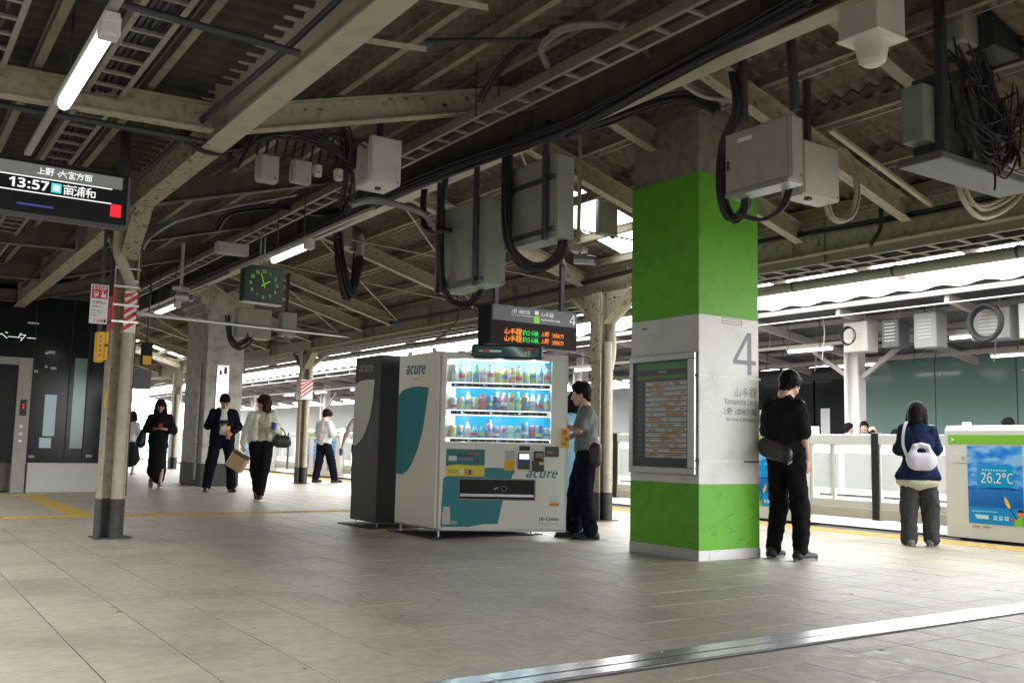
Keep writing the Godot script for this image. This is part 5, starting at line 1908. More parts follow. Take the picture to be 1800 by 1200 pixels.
	# payment fittings
	for f in [["card_display", 1028, 160, 1165, 105, "ink", 0.008], ["card_reader", 1015, 390, 1165, 190, "black", 0.03], ["bill_slot", 1217, 285, 1342, 172, "ink", 0.022], ["coin_plate", 1195, 420, 1352, 292, "frame_dark", 0.008], ["return_lever", 1360, 240, 1540, 118, "black", 0.014], ["white_label", 845, 272, 972, 162, "cabinet_light", 0.002], ["yellow_label", 838, 405, 972, 280, "yellow", 0.002], ["round_label", 1428, 860, 1555, 725, "bright_white", 0.002], ["service_label", 62, 1058, 165, 910, "cabinet_light", 0.002], ["service_label", 75, 905, 160, 845, "cabinet_light", 0.002], ["service_label", 175, 1058, 255, 1020, "cabinet", 0.002]]:
		var lo: Vector2 = px.call(f[1], f[2])
		var hi: Vector2 = px.call(f[3], f[4])
		s = st()
		mm(s, Vector3(lo.x, lo.y, 0.0015), Vector3(hi.x, hi.y, 0.0025 + f[6]), 0.004)
		obj(f[0], s, M[f[5]], door)
	for f in [["reader_screen", 1028, 268, 1155, 205, "screen_white", 0.034], ["reader_strip", 1028, 300, 1155, 272, "cup_blue", 0.034], ["bill_mouth", 1232, 255, 1328, 195, "tray", 0.026], ["coin_label", 1285, 340, 1350, 305, "yellow", 0.012], ["lever", 1385, 200, 1460, 175, "salmon", 0.02], ["orange_band", 1432, 850, 1552, 815, "orange", 0.006]]:
		var lo: Vector2 = px.call(f[1], f[2])
		var hi: Vector2 = px.call(f[3], f[4])
		s = st()
		mm(s, Vector3(lo.x, lo.y, 0.002), Vector3(hi.x, hi.y, 0.001 + f[6]), 0.002)
		obj(f[0], s, M[f[5]], door)
	# screen panel standing on the top edge of the door
	s = st()
	mm(s, Vector3(0.3, 1.845, -0.02), Vector3(1.045, 1.99, 0.07), 0.02)
	obj("top_screen", s, M.black, door)
	im = Image.create(256, 40, false, Image.FORMAT_RGB8)
	for y in 40:
		for x in 256:
			var l := clampf(1.0 - absf(x - 150 - y * 1.2) / 70.0, 0.0, 1.0)
			im.set_pixel(x, y, Color(0.05, 0.16, 0.17).lerp(Color(0.6, 0.68, 0.66), l * l * 0.8))
	for q in [[18, 17, 18, 5, 0.6, 0.6, 0.6], [40, 14, 13, 11, 0.7, 0.16, 0.12], [58, 15, 50, 9, 0.55, 0.6, 0.6], [206, 4, 26, 4, 0.7, 0.15, 0.1], [200, 18, 10, 16, 0.5, 0.5, 0.2], [214, 14, 8, 20, 0.4, 0.5, 0.3]]:
		im.fill_rect(Rect2i(q[0], q[1], q[2], q[3]), Color(q[4], q[5], q[6]))
	print_mat("screen_print", im, 0.5, 0.2)
	s = st()
	sheet(s, Vector3(0.66, 1.918, 0.0715), Vector3(0.335, 0, 0), Vector3(0, 0.052, 0))
	obj("screen_face", s, M.screen_print, door)

func recycling_box() -> void:
	var t := thing("recycling_box", "tall charcoal recycling box with pale leaf panel left of the drinks machine", "recycling box", Vector3(4.82, 0, -9.86))
	var s := st()
	mm(s, Vector3(0, 0.06, -0.68), Vector3(0.6, 1.955, 0), 0.006)
	obj("case", s, M.charcoal, t)
	s = st()
	mm(s, Vector3(0.003, 0.07, 0.0), Vector3(0.6, 1.95, 0.004), 0.002)
	obj("front_panel", s, M.charcoal_side, t)
	s = st()
	var leaf := PackedVector2Array([Vector2(-0.68, 1.6), Vector2(-0.654, 1.642), Vector2(-0.506, 1.674), Vector2(-0.312, 1.683), Vector2(-0.144, 1.673), Vector2(-0.173, 1.457), Vector2(-0.227, 1.251), Vector2(-0.332, 1.086), Vector2(-0.444, 0.981), Vector2(-0.587, 0.917), Vector2(-0.68, 0.925)])
	plate(s, leaf, Vector3(-0.001, 0, 0), Vector3(0, 0, 1), Vector3.UP, 0.002)
	obj("leaf_panel", s, M.leaf_white, t)
	letters("brand_lettering", "acure", Vector3(-0.002, 1.775, -0.58), Vector3(0, -0.02, 1).normalized(), Vector3.UP, 0.38, 0.085, M.tray, t, "Droid Sans", 700, 0.15)
	for q in [Vector3(0.05, 0, -0.62), Vector3(0.05, 0, -0.06), Vector3(0.55, 0, -0.06)]:
		s = st()
		lathe(s, [Vector2(0.03, 0), Vector2(0.028, 0.01), Vector2(0.009, 0.012), Vector2(0.009, 0.062)], 12, Transform3D(Basis(), q))
		obj("foot", s, M.zinc, t)
	s = st()
	mm(s, Vector3(-0.1, 0.003, -0.8), Vector3(0.7, 0.012, 0.1))
	obj("floor_plate", s, M.rubber, t)

# ---------------------------------------------------------------- signs
func signs() -> void:
	var s: SurfaceTool
	# departure screen on the left
	var d := thing("departure_screen", "hanging departure screen showing 13:57 at the left edge of the view", "departure board", Vector3(0, 0, -8))
	s = st()
	mm(s, Vector3(-0.35, 2.61, -0.14), Vector3(1.635, 3.065, 0.0), 0.03)
	obj("case", s, M.sign_grey, d)
	s = st()
	mm(s, Vector3(-0.32, 2.635, -0.02), Vector3(1.61, 3.04, 0.003), 0.004)
	obj("screen", s, M.sign_dark, d)
	s = st()
	mm(s, Vector3(-0.3, 2.92, 0.003), Vector3(1.565, 3.018, 0.005))
	obj("header_band", s, M.display_grey, d)
	s = st()
	for y in [2.914, 2.797]:
		mm(s, Vector3(-0.3, y - 0.004, 0.003), Vector3(1.49, y + 0.004, 0.0052))
	obj("line", s, M.text_glow, d)
	s = st()
	strokes(s, "上野・大宮方面", Vector3(0.945, 2.945, 0.006), Vector3.RIGHT, Vector3.UP, 0.054, 0.95, 0.13)
	strokes(s, "号車", Vector3(0.56, 2.95, 0.006), Vector3.RIGHT, Vector3.UP, 0.055, 1.1, 0.13)
	strokes(s, "南浦和", Vector3(1.136, 2.817, 0.006), Vector3.RIGHT, Vector3.UP, 0.074, 0.9, 0.1)
	obj("lettering", s, M.text_glow, d)
	letters("time_lettering", "13:57", Vector3(0.757, 2.82, 0.004), Vector3.RIGHT, Vector3.UP, 0.275, 0.075, M.text_glow, d, "Droid Sans", 700)
	s = st()
	mm(s, Vector3(1.05, 2.818, 0.003), Vector3(1.122, 2.892, 0.0055), 0.0005)
	obj("line_mark", s, M.led_cyan, d)
	s = st()
	mm(s, Vector3(1.065, 2.833, 0.0055), Vector3(1.107, 2.877, 0.0062))
	obj("line_mark", s, M.text_glow, d)
	s = st()
	mm(s, Vector3(1.485, 2.694, 0.003), Vector3(1.566, 2.796, 0.0055))
	obj("red_mark", s, M.led_red, d)
	s = st()
	mm(s, Vector3(0.82, 2.69, 0.003), Vector3(1.075, 2.706, 0.0055))
	obj("blue_line", s, M.line_blue, d)
	for x in [1.6, 0.0]:
		s = st()
		mm(s, Vector3(x - 0.035, 3.06, -0.2), Vector3(x + 0.035, 3.95, -0.13), 0.004)
		obj("hanger", s, M.frame_dark, d)
	# platform four sign
	var f := thing("platform_sign", "hanging grey sign for platform 4 with amber dot display", "sign", Vector3(0, 0, -10))
	s = st()
	mm(s, Vector3(6.37, 2.215, -0.3), Vector3(7.74, 2.72, 0.0), 0.012)
	obj("case", s, M.sign_dark, f)
	s = st()
	mm(s, Vector3(6.4, 2.52, -0.01), Vector3(7.735, 2.715, 0.003), 0.002)
	obj("header_panel", s, M.sign_grey, f)
	s = st()
	mm(s, Vector3(6.4, 2.235, -0.01), Vector3(7.72, 2.51, 0.002), 0.002)
	obj("dot_display", s, M.ink_warm, f)
	s = st()
	strokes(s, "上野・池袋方面", Vector3(6.676, 2.628, 0.004), Vector3.RIGHT, Vector3.UP, 0.05, 1.0, 0.04, 0.86)
	strokes(s, "山手線", Vector3(7.14, 2.622, 0.004), Vector3.RIGHT, Vector3.UP, 0.062, 0.9, 0.14)
	mm(s, Vector3(7.045, 2.635, 0.003), Vector3(7.105, 2.685, 0.0045))
	obj("lettering", s, M.white_text, f)
	letters("lettering", "for Ueno & Ikebukuro", Vector3(6.685, 2.595, 0.003), Vector3.RIGHT, Vector3.UP, 0.33, 0.022, M.white_text, f)
	letters("lettering", "Yamanote Line", Vector3(7.14, 2.565, 0.003), Vector3.RIGHT, Vector3.UP, 0.31, 0.036, M.white_text, f)
	letters("lettering", "4", Vector3(7.608, 2.55, 0.003), Vector3.RIGHT, Vector3.UP, 0.1, 0.135, M.white_text, f)
	s = st()
	mm(s, Vector3(7.03, 2.525, 0.003), Vector3(7.12, 2.618, 0.0045))
	obj("line_mark", s, M.gate_green, f)
	for row in [2.352, 2.262]:
		s = st()
		strokes(s, "山手線", Vector3(6.58, row, 0.004), Vector3.RIGHT, Vector3.UP, 0.082, 0.95, 0.1)
		strokes(s, "上野", Vector3(7.15, row + 0.012, 0.004), Vector3.RIGHT, Vector3.UP, 0.06, 0.9, 0.1)
		strokes(s, "池袋方", Vector3(7.325, row + 0.006, 0.004), Vector3.RIGHT, Vector3.UP, 0.06, 0.9, 0.1)
		obj("amber_dots", s, M.led_amber, f)
		s = st()
		strokes(s, "約2分後" if row > 2.3 else "約5分後", Vector3(6.865, row + 0.004, 0.004), Vector3.RIGHT, Vector3.UP, 0.066, 0.95, 0.05, 0.92)
		obj("green_dots", s, M.led_green, f)
	for x in [6.55, 7.6]:
		s = st()
		mm(s, Vector3(x - 0.03, 2.7, -0.2), Vector3(x + 0.03, 3.9, -0.14), 0.004)
		obj("hanger", s, M.frame_dark, f)
	# timetable case on the pillar
	var im := Image.create(220, 330, false, Image.FORMAT_RGB8)
	im.fill(Color(0.05, 0.12, 0.11))
	im.fill_rect(Rect2i(12, 6, 200, 20), Color(0.2, 0.5, 0.1))
	im.fill_rect(Rect2i(12, 44, 200, 12), Color(0.2, 0.5, 0.1))
	im.fill_rect(Rect2i(100, 30, 34, 8), Color(0.5, 0.52, 0.5))
	im.fill_rect(Rect2i(82, 44, 14, 12), Color(0.7, 0.25, 0.15))
	for i in 15:
		var y := 64 + i * 16
		im.fill_rect(Rect2i(48, y, 164, 13), Color(0.74, 0.76, 0.76))
		im.fill_rect(Rect2i(18, y + 3, 16, 6), Color(0.3, 0.36, 0.36))
		for k in 5:
			var x := 52 + rng.randi_range(0, 140)
			im.fill_rect(Rect2i(x, y + rng.randi_range(0, 5), mini(rng.randi_range(8, 34), 210 - x), 7), Color(0.72, 0.5, 0.16) if k else Color(0.72, 0.42, 0.22))
		for k in 22:
			im.fill_rect(Rect2i(52 + k * 7, y + 3, 4, 2), Color(0.3, 0.3, 0.32))
	print_mat("timetable_print", im, 0.0, 0.5)
	var c := thing("timetable_case", "silver framed timetable case on the dark side of the green pillar", "notice board", Vector3(6.0, 0, -6.48))
	s = st()
	mm(s, Vector3(0.0, 0.74, -0.425), Vector3(0.024, 1.8, 0.425))
	obj("case", s, M.frame_dark, c)
	for q in [[0.735, 0.79, -0.43, 0.43], [1.75, 1.805, -0.43, 0.43], [0.791, 1.749, -0.43, -0.38], [0.791, 1.749, 0.345, 0.43]]:
		s = st()
		mm(s, Vector3(-0.022, q[0], q[2]), Vector3(0.0, q[1], q[3]), 0.004)
		obj("frame", s, M.zinc, c)
	s = st()
	sheet(s, Vector3(-0.002, 1.27, -0.017), Vector3(0, 0, 0.362), Vector3(0, 0.48, 0))
	obj("timetable", s, M.timetable_print, c)
	s = st()
	mm(s, Vector3(-0.014, 0.79, -0.38), Vector3(-0.011, 1.75, 0.345))
	obj("pane", s, M.clear, c)
	for y in [0.86, 1.6]:
		s = st()
		bx(s, Vector3(0.005, y, 0.435), Vector3(0.015, 0.02, 0.02), 0.003)
		obj("bracket", s, M.ink, c)
	# emergency stop sign and yellow button box on the left column
	var e := thing("stop_sign", "white STOP sign board with red top on the left steel column", "sign", Vector3(0, 0, -9.7))
	s = st()
	mm(s, Vector3(1.68, 2.02, -0.01), Vector3(1.84, 2.395, 0.0), 0.004)
	obj("board", s, M.white, e)
	s = st()
	mm(s, Vector3(1.69, 2.26, 0.0), Vector3(1.83, 2.385, 0.0015))
	obj("red_panel", s, M.red, e)
	letters("lettering", "STOP", Vector3(1.7, 2.345, 0.002), Vector3.RIGHT, Vector3.UP, 0.12, 0.032, M.white, e, "Droid Sans", 700)
	s = st()
	bx(s, Vector3(1.728, 2.31, 0.002), Vector3(0.042, 0.036, 0.001))
	bx(s, Vector3(1.728, 2.283, 0.002), Vector3(0.036, 0.008, 0.001), 0.0, Basis(Vector3.BACK, 0.4))
	bx(s, Vector3(1.795, 2.29, 0.002), Vector3(0.042, 0.034, 0.001))
	bx(s, Vector3(1.786, 2.318, 0.002), Vector3(0.011, 0.036, 0.001))
	obj("pictogram", s, M.white, e)
	s = st()
	bx(s, Vector3(1.728, 2.314, 0.0028), Vector3(0.03, 0.014, 0.0008))
	obj("pictogram", s, M.red, e)
	s = st()
	strokes(s, "非常停止", Vector3(1.695, 2.21, 0.001), Vector3.RIGHT, Vector3.UP, 0.029, 0.85, 0.12)
	strokes(s, "ボタン", Vector3(1.695, 2.168, 0.001), Vector3.RIGHT, Vector3.UP, 0.029, 0.85, 0.12)
	obj("lettering", s, M.ink, e)
	for k in 3:
		letters("lettering", ["Emergency", "Train Stop", "Button"][k], Vector3(1.695, 2.137 - k * 0.023, 0.001), Vector3.RIGHT, Vector3.UP, [0.1, 0.095, 0.055][k], 0.016, M.ink, e)
	s = st()
	strokes(s, "2号車", Vector3(1.71, 2.035, 0.001), Vector3.RIGHT, Vector3.UP, 0.03, 0.9, 0.1)
	obj("red_lettering", s, M.red, e)
	letters("arrow", "↓", Vector3(1.81, 2.033, 0.001), Vector3.RIGHT, Vector3.UP, 0.018, 0.034, M.ink, e)
	s = st()
	tube(s, [Vector3(1.785, 1.96, -0.03), Vector3(1.785, 3.0, -0.03)], 0.018, 8)
	obj("post", s, M.frame_dark, e)
	var y := thing("emergency_box", "yellow emergency button box below the STOP sign", "emergency box", Vector3(1.8, 1.8, -9.72))
	s = st()
	bx(s, Vector3(-0.01, 0.0, 0), Vector3(0.075, 0.29, 0.1), 0.012)
	obj("case", s, M.yellow, y)
	s = st()
	bx(s, Vector3(0.045, 0.015, -0.01), Vector3(0.035, 0.27, 0.09), 0.008)
	obj("cover", s, M.yellow, y)
	s = st()
	bx(s, Vector3(0.047, 0.02, 0.037), Vector3(0.026, 0.03, 0.008), 0.002)
	obj("button", s, M.frame_dark, y)
	s = st()
	for k in 5:
		bx(s, Vector3(-0.012, 0.1 - k * 0.045, 0.0505), Vector3(0.02, 0.026, 0.001))
	obj("print", s, M.salmon, y)
	s = st()
	mm(s, Vector3(1.868, 1.22, -9.735), Vector3(1.895, 1.42, -9.728), 0.002)
	tag(obj("yellow_tag", s, M.tactile), "small yellow warning tag on the left column under the yellow box", "tag")
	# clock
	var k := thing("station_clock", "dark green hanging clock with glowing green numerals", "clock", Vector3(4.15, 2.96, -12.0), 0.17)
	s = st()
	bx(s, Vector3(0, 0, -0.06), Vector3(0.56, 0.475, 0.12), 0.008)
	obj("case", s, M.clock_green, k)
	s = st()
	bx(s, Vector3(0, -0.245, -0.06), Vector3(0.56, 0.015, 0.125), 0.003)
	obj("lower_trim", s, M.lamp_body, k)
	for n in 12:
		var a := TAU * (n + 1) / 12.0
		var tx := str(n + 1)
		var w := 0.05 if n > 8 else 0.027
		letters("numeral", tx, Vector3(sin(a) * 0.19 - w * 0.5, cos(a) * 0.17 - 0.022 + 0.005, 0.0005), Vector3.RIGHT, Vector3.UP, w if n != 0 else 0.016, 0.042, M.clock_ink, k, "Droid Serif", 700)
	for hnd in [[TAU * 57.0 / 60.0 * 1.0, 0.155, 0.011], [TAU * (1.95 / 12.0), 0.1, 0.014]]:
		s = st()
		var dir := Vector3(sin(hnd[0]), cos(hnd[0]), 0)
		bar(s, dir * -0.045 + Vector3(0, 0, 0.006), dir * hnd[1] + Vector3(0, 0, 0.006), 0.003, hnd[2], Vector3.BACK.cross(dir))
		obj("clock_hand", s, M.clock_ink, k)
	for x in [-0.04, 0.02]:
		s = st()
		tube(s, [Vector3(x, 0.23, -0.06), Vector3(x, 0.75, -0.06)], 0.012, 8)
		obj("hanger", s, M.zinc, k)
	# dark sign boards hanging far down the platform
	var g := thing("hanging_sign", "small dark hanging sign with an orange panel beyond the left column", "sign", Vector3(3.55, 2.25, -15.5))
	s = st()
	bx(s, Vector3(0, 0, 0), Vector3(0.16, 0.36, 0.1), 0.01)
	obj("board", s, M.sign_dark, g)
	s = st()
	bx(s, Vector3(0.0, -0.1, 0.052), Vector3(0.13, 0.14, 0.004))
	obj("orange_panel", s, M.yellow, g)
	s = st()
	bx(s, Vector3(0.3, -0.28, -2.0), Vector3(0.5, 0.34, 0.08), 0.01)
	obj("grey_board", s, M.sign_grey, g)
	s = st()
	tube(s, [Vector3(0, 0.17, 0), Vector3(0, 1.2, 0)], 0.015, 6)
	obj("hanger", s, M.frame_dark, g)


# ---------------------------------------------------------------- lamps under our own roof
func tube_lamp(label: String, a: Vector3, b: Vector3, energy: float, lit := true) -> void:
	var c := (a + b) * 0.5
	var t := thing("tube_lamp", label, "lamp", c, 0.0, "tube lamps under the platform roof")
	var l := a.distance_to(b)
	var s := st()
	bx(s, Vector3(0, 0.045, 0), Vector3(0.075, 0.05, l + 0.24), 0.006)
	obj("lamp_body", s, M.lamp_body, t)
	s = st()
	var pts := []
	for i in 9:
		pts.append(Vector3(0, -0.005, lerpf(-l * 0.5, l * 0.5, i / 8.0)))
	tube(s, pts, 0.034, 12)
	obj("lamp_tube", s, M.lamp_tube, t)
	s = st()
	bx(s, Vector3(0, 0.005, -l * 0.5 - 0.06 if c.x > 8.0 else l * 0.5 + 0.06), Vector3(0.09, 0.1, 0.11), 0.008)
	obj("end_box", s, M.lamp_body, t)
	s = st()
	bar(s, Vector3(0, 0.09, -l * 0.5 - 1.6), Vector3(0, 0.09, l * 0.5 + 1.6), 0.045, 0.03)
	obj("conduit", s, M.cabinet, t)
	for k in [-0.4, 0.4]:
		s = st()
		tube(s, [Vector3(0, 0.1, k * l), Vector3(0, 0.7, k * l)], 0.008, 5)
		obj("hanger", s, M.frame_dark, t)
	if lit:
		var a3 := AreaLight3D.new()
		a3.name = "lamp_light"
		a3.area_size = Vector2(l, 0.07)
		a3.rotation = Vector3(-PI / 2, PI / 2, 0)
		a3.position = Vector3(0, -0.045, 0)
		a3.light_energy = energy
		a3.light_color = Color(1.0, 0.99, 0.95)
		a3.area_range = 12.0
		a3.shadow_enabled = true
		t.add_child(a3)

func lamps() -> void:
	tube_lamp("glowing tube lamp over the departure screen at the upper left", Vector3(0.85, 2.92, -6.1), Vector3(0.82, 2.92, -4.88), 0.22)
	tube_lamp("glowing tube lamp just right of the clock", Vector3(3.75, 3.03, -10.55), Vector3(3.75, 3.0, -9.55), 0.5)
	tube_lamp("small glowing tube lamp far left beyond the striped column", Vector3(3.85, 3.0, -16.3), Vector3(3.85, 3.0, -15.1), 0.5)
	tube_lamp("lit tube lamp below the gutter pipe at the right edge", Vector3(9.6, 2.96, -6.35), Vector3(9.6, 2.96, -5.15), 0.4)
	tube_lamp("pale tube lamp under the eave above the drinks machine", Vector3(9.6, 2.96, -13.9), Vector3(9.6, 2.96, -12.7), 0.3)
	tube_lamp("pale tube lamp under the eave left of the drinks machine", Vector3(9.6, 2.96, -17.2), Vector3(9.6, 2.96, -16.0), 0.3)

# ---------------------------------------------------------------- trays, boxes, cables
func cable_tray(label: String, x: float, y: float, w: float, z0: float, z1: float, rung: float) -> void:
	var t := thing("cable_tray", label, "cable tray", Vector3(x, y, 0), 0.0, "ladder cable trays under the roof")
	for k in [-0.5, 0.5]:
		var s := st()
		bar(s, Vector3(k * w, 0.04, z0), Vector3(k * w, 0.04, z1), 0.008, 0.08, Vector3.UP, Vector2.ZERO, 0.002)
		bar(s, Vector3(k * (w - 0.03), 0.004, z0), Vector3(k * (w - 0.03), 0.004, z1), 0.03, 0.006)
		obj("side_rail", s, M.tray, t)
	var rs := st()
	bar(rs, Vector3(-w * 0.5, 0.012, 0), Vector3(w * 0.5, 0.012, 0), 0.03, 0.018)
	var mesh := rs.commit()
	var n := int((z0 - z1) / rung)
	for i in n:
		placed("rung", mesh, M.tray, t, Transform3D(Basis(), Vector3(0, 0, z0 - i * rung)))
	for i in (2 if x > 3.5 and x < 5.0 else 6):
		var s := st()
		var pts := []
		for k in 16:
			pts.append(Vector3(lerpf(-w * 0.4, w * 0.4, i / 5.0) + rng.randf_range(-0.015, 0.015), 0.035 + rng.randf() * 0.025, lerpf(z0, z1, k / 15.0)))
		tube(s, pts, rng.randf_range(0.008, 0.018), 6)
		obj("cable", s, M.cable, t)
	for i in int((z0 - z1) / 2.7):
		for k in [-0.55, 0.55]:
			var s := st()
			tube(s, [Vector3(k * w, 0, z0 - 1.0 - i * 2.7), Vector3(k * w, 0.45, z0 - 1.0 - i * 2.7)], 0.006, 5)
			obj("hanger", s, M.frame_dark, t)

func hung_box(called: String, label: String, lo: Vector3, hi: Vector3, m: Material, cat: String, posts := [], group := "") -> Node3D:
	var c := Vector3((lo.x + hi.x) * 0.5, lo.y, (lo.z + hi.z) * 0.5)
	var t := thing(called, label, cat, c, 0.0, group)
	var s := st()
	mm(s, lo - c, hi - c, 0.008)
	obj("case", s, m, t)
	s = st()
	mm(s, lo - c + Vector3(-0.012, 0.015, 0.02), Vector3(lo.x + 0.001, hi.y - 0.015, hi.z - 0.02) - c, 0.004)
	obj("door", s, m, t)
	s = st()
	mm(s, Vector3(lo.x + 0.015, lo.y + 0.012, hi.z - 0.001) - c, Vector3(hi.x - 0.015, hi.y - 0.012, hi.z + 0.008) - c, 0.003)
	obj("cover", s, m, t)
	s = st()
	bx(s, Vector3(hi.x - 0.035, lo.y + 0.03, hi.z + 0.009) - c, Vector3(0.012, 0.016, 0.004), 0.001)
	obj("latch", s, M.frame_dark, t)
	for p in posts:
		s = st()
		bar(s, Vector3(p.x, lo.y - 0.02, p.y) - c, Vector3(p.x, p.z, p.y) - c, 0.045, 0.045, Vector3.BACK, Vector2.ZERO, 0.004)
		obj("post", s, M.frame_dark, t)
	return t

func cable(label: String, pts: Array, r: float, m: Material, group := "cables slung under the roof") -> void:
	var s := st()
	tube(s, smooth(pts, 7), r, 7)
	tag(obj("cable", s, m), label, "cable", group)

func bundle(called: String, label: String, pts: Array, n: int, spread: float, r: float, m: Material, group := "") -> Node3D:
	var t := thing(called, label, "cables", Vector3.ZERO, 0.0, group)
	for i in n:
		var s := st()
		var o := Vector3(rng.randf_range(-1, 1), rng.randf_range(-1, 1), rng.randf_range(-1, 1)) * spread
		var q := []
		for p in pts:
			q.append(p + o + Vector3(rng.randf_range(-1, 1), rng.randf_range(-1, 1), rng.randf_range(-1, 1)) * spread * 0.35)
		tube(s, smooth(q, 6), r * rng.randf_range(0.7, 1.2), 7)
		obj("cable", s, m, t)
	return t

const ARCH := ["thin black cable arching over the small grey box below the girder end", "second thin cable arching right of the girder end", "third thin cable arching right of the girder end", "thin cable arching left of the tilted grey box", "thin cable arching over the tilted grey box", "thin cable arching right of the tilted grey box", "thin cable arching down to the first tiny cream box", "thin cable arching just past the first tiny cream box", "thin cable arching between the two tiny cream boxes", "thin cable arching down to the second tiny cream box", "thin cable arching onto the white cube's left face", "thin cable arching nearest to the white cube"]

func overhead() -> void:
	var s: SurfaceTool
	cable_tray("long ladder cable tray slanting across the middle of the ceiling", 4.0, 3.58, 0.2, 0.0, -26.0, 0.31)
	cable_tray("ladder cable tray below the right girder", 8.38, 2.93, 0.3, 0.0, -34.0, 0.31)
	cable_tray("second narrower cable tray outside the right girder", 8.72, 2.95, 0.22, 0.0, -34.0, 0.31)
	cable_tray("dark ladder cable tray right of the left lamp", 1.15, 3.22, 0.24, 0.0, -16.0, 0.25)
	cable_tray("dark ladder cable tray at the far upper left", 0.4, 3.22, 0.3, 0.0, -16.0, 0.25)
	# crossing conduits
	for q in [["dark conduit crossing above the departure screen", Vector3(0.2, 3.1, -6.95), Vector3(1.95, 3.12, -6.95), 0.022, "frame_dark"], ["dark conduit at the top edge of the view", Vector3(0.4, 3.15, -5.0), Vector3(1.85, 3.1, -4.95), 0.022, "frame_dark"], ["dark conduit between the roof purlins", Vector3(2.973, 3.694, -5.600), Vector3(3.668, 3.744, -5.200), 0.02, "frame_dark"], ["white drop pipe hanging left of the green pillar", Vector3(5.890, 4.345, -7.600), Vector3(5.883, 3.029, -7.600), 0.022, "paint_clean"], ["pale crossing bar behind the clock", Vector3(2.1, 2.14, -9.6), Vector3(8.0, 3.08, -17.9), 0.022, "zinc"]]:
		s = st()
		tube(s, [q[1], q[2]], q[3], 8)
		tag(obj("conduit", s, M[q[4]]), q[0], "conduit", "conduits under the roof")
	# hung equipment cabinets
	var a := hung_box("hanging_cabinet", "tall dark green grey cabinet with louvres hung above the drinks machine", Vector3(4.74, 2.48, -8.42), Vector3(5.0, 3.32, -7.6), M.cabinet_green, "cabinet", [Vector3(4.7, -8.4, 3.75), Vector3(4.7, -7.68, 3.75)], "cabinets hung from the ridge girder")
	for k in 2:
		s = st()
		for i in 6:
			bx(s, Vector3(0.02, 0.2 + k * 0.42 + i * 0.025, 0.413), Vector3(0.14, 0.012, 0.006))
		obj("louvre", s, M.cabinet, a)
	s = st()
	mm(s, Vector3(-0.17, 0.02, -0.42), Vector3(-0.13, 0.06, 0.42))
	obj("crossbar", s, M.frame_dark, a)
	var b := hung_box("hanging_cabinet", "olive cabinet hung left of the white drop pipe with black cable loops below", Vector3(4.72, 2.72, -7.1), Vector3(4.92, 3.45, -6.42), M.cabinet_green, "cabinet", [Vector3(4.68, -7.08, 3.75), Vector3(4.68, -6.52, 3.75)], "cabinets hung from the ridge girder")
	for y in [0.05, 0.5]:
		s = st()
		mm(s, Vector3(-0.13, y, -0.34), Vector3(-0.1, y + 0.04, 0.34))
		obj("crossbar", s, M.frame_dark, b)
	var c := hung_box("hanging_cabinet", "large grey cabinet with paper label hung before the green pillar", Vector3(4.980, 2.765, -4.729) , Vector3(4.980, 3.205, -4.147) + Vector3(0.13, 0, 0), M.cabinet, "cabinet", [], "cabinets hung from the ridge girder")
	s = st()
	bx(s, Vector3(-0.08, 0.36, -0.09), Vector3(0.004, 0.03, 0.13), 0.0)
	obj("paper_label", s, M.white, c)
	s = st()
	bx(s, Vector3(-0.081, 0.2, -0.25), Vector3(0.008, 0.07, 0.02), 0.002)
	obj("handle", s, M.frame_dark, c)
	s = st()
	mm(s, Vector3(-0.085, -0.03, -0.28), Vector3(0.07, 0.0, 0.29), 0.003)
	obj("drip_edge", s, M.zinc, c)
	for q in [[Vector3(4.980, 3.253, -4.549), Vector3(4.980, 3.758, -4.562)], [Vector3(4.980, 3.208, -4.100), Vector3(4.980, 3.772, -4.131)]]:
		s = st()
		bar(s, q[0], q[1], 0.05, 0.05, Vector3.BACK, Vector2.ZERO, 0.004)
		bx(s, (q[1] as Vector3) + Vector3(-0.1, 0.0, 0), Vector3(0.4, 0.05, 0.05), 0.004)
		var po := obj("post", s, M.frame_dark, c)
		po.position = -c.position
	hung_box("junction_box", "pale grey box hung right of the large labelled cabinet", Vector3(5.482, 2.803, -4.450) + Vector3(0, 0, -0.2), Vector3(5.896, 3.212, -4.450), M.cabinet_light, "box", [Vector3(5.6, -4.5, 3.7)], "boxes hung from the roof")
	hung_box("junction_box", "white cube box hung beside the middle cable tray", Vector3(3.402, 3.163, -7.300) + Vector3(0, 0, -0.33), Vector3(3.695, 3.575, -7.300), M.white_box, "box", [Vector3(3.55, -7.45, 3.8)], "boxes hung from the roof")
	hung_box("junction_box", "small grey box below the rusty girder end", Vector3(2.443, 3.009, -7.300) + Vector3(0, 0, -0.1), Vector3(2.605, 3.226, -7.300), M.cabinet, "box", [], "boxes hung from the roof")
	hung_box("junction_box", "small tilted grey box right of the rusty girder end", Vector3(2.720, 3.044, -7.300) + Vector3(0, 0, -0.08), Vector3(2.881, 3.235, -7.300), M.cabinet, "box", [], "boxes hung from the roof")
	hung_box("junction_box", "tiny cream box left of the white cube box", Vector3(2.906, 3.124, -7.300) + Vector3(0, 0, -0.05), Vector3(2.972, 3.223, -7.300), M.cabinet_light, "box", [], "boxes hung from the roof")
	hung_box("junction_box", "tiny cream box touching the white cube box", Vector3(3.092, 3.123, -7.300) + Vector3(0, 0, -0.05), Vector3(3.159, 3.223, -7.300), M.cabinet_light, "box", [], "boxes hung from the roof")
	hung_box("junction_box", "grey box hung behind the clock above the suited man", Vector3(5.101, 2.685, -16.000) + Vector3(0, 0, -0.2), Vector3(5.702, 3.200, -16.000), M.cabinet, "box", [], "boxes hung from the roof")
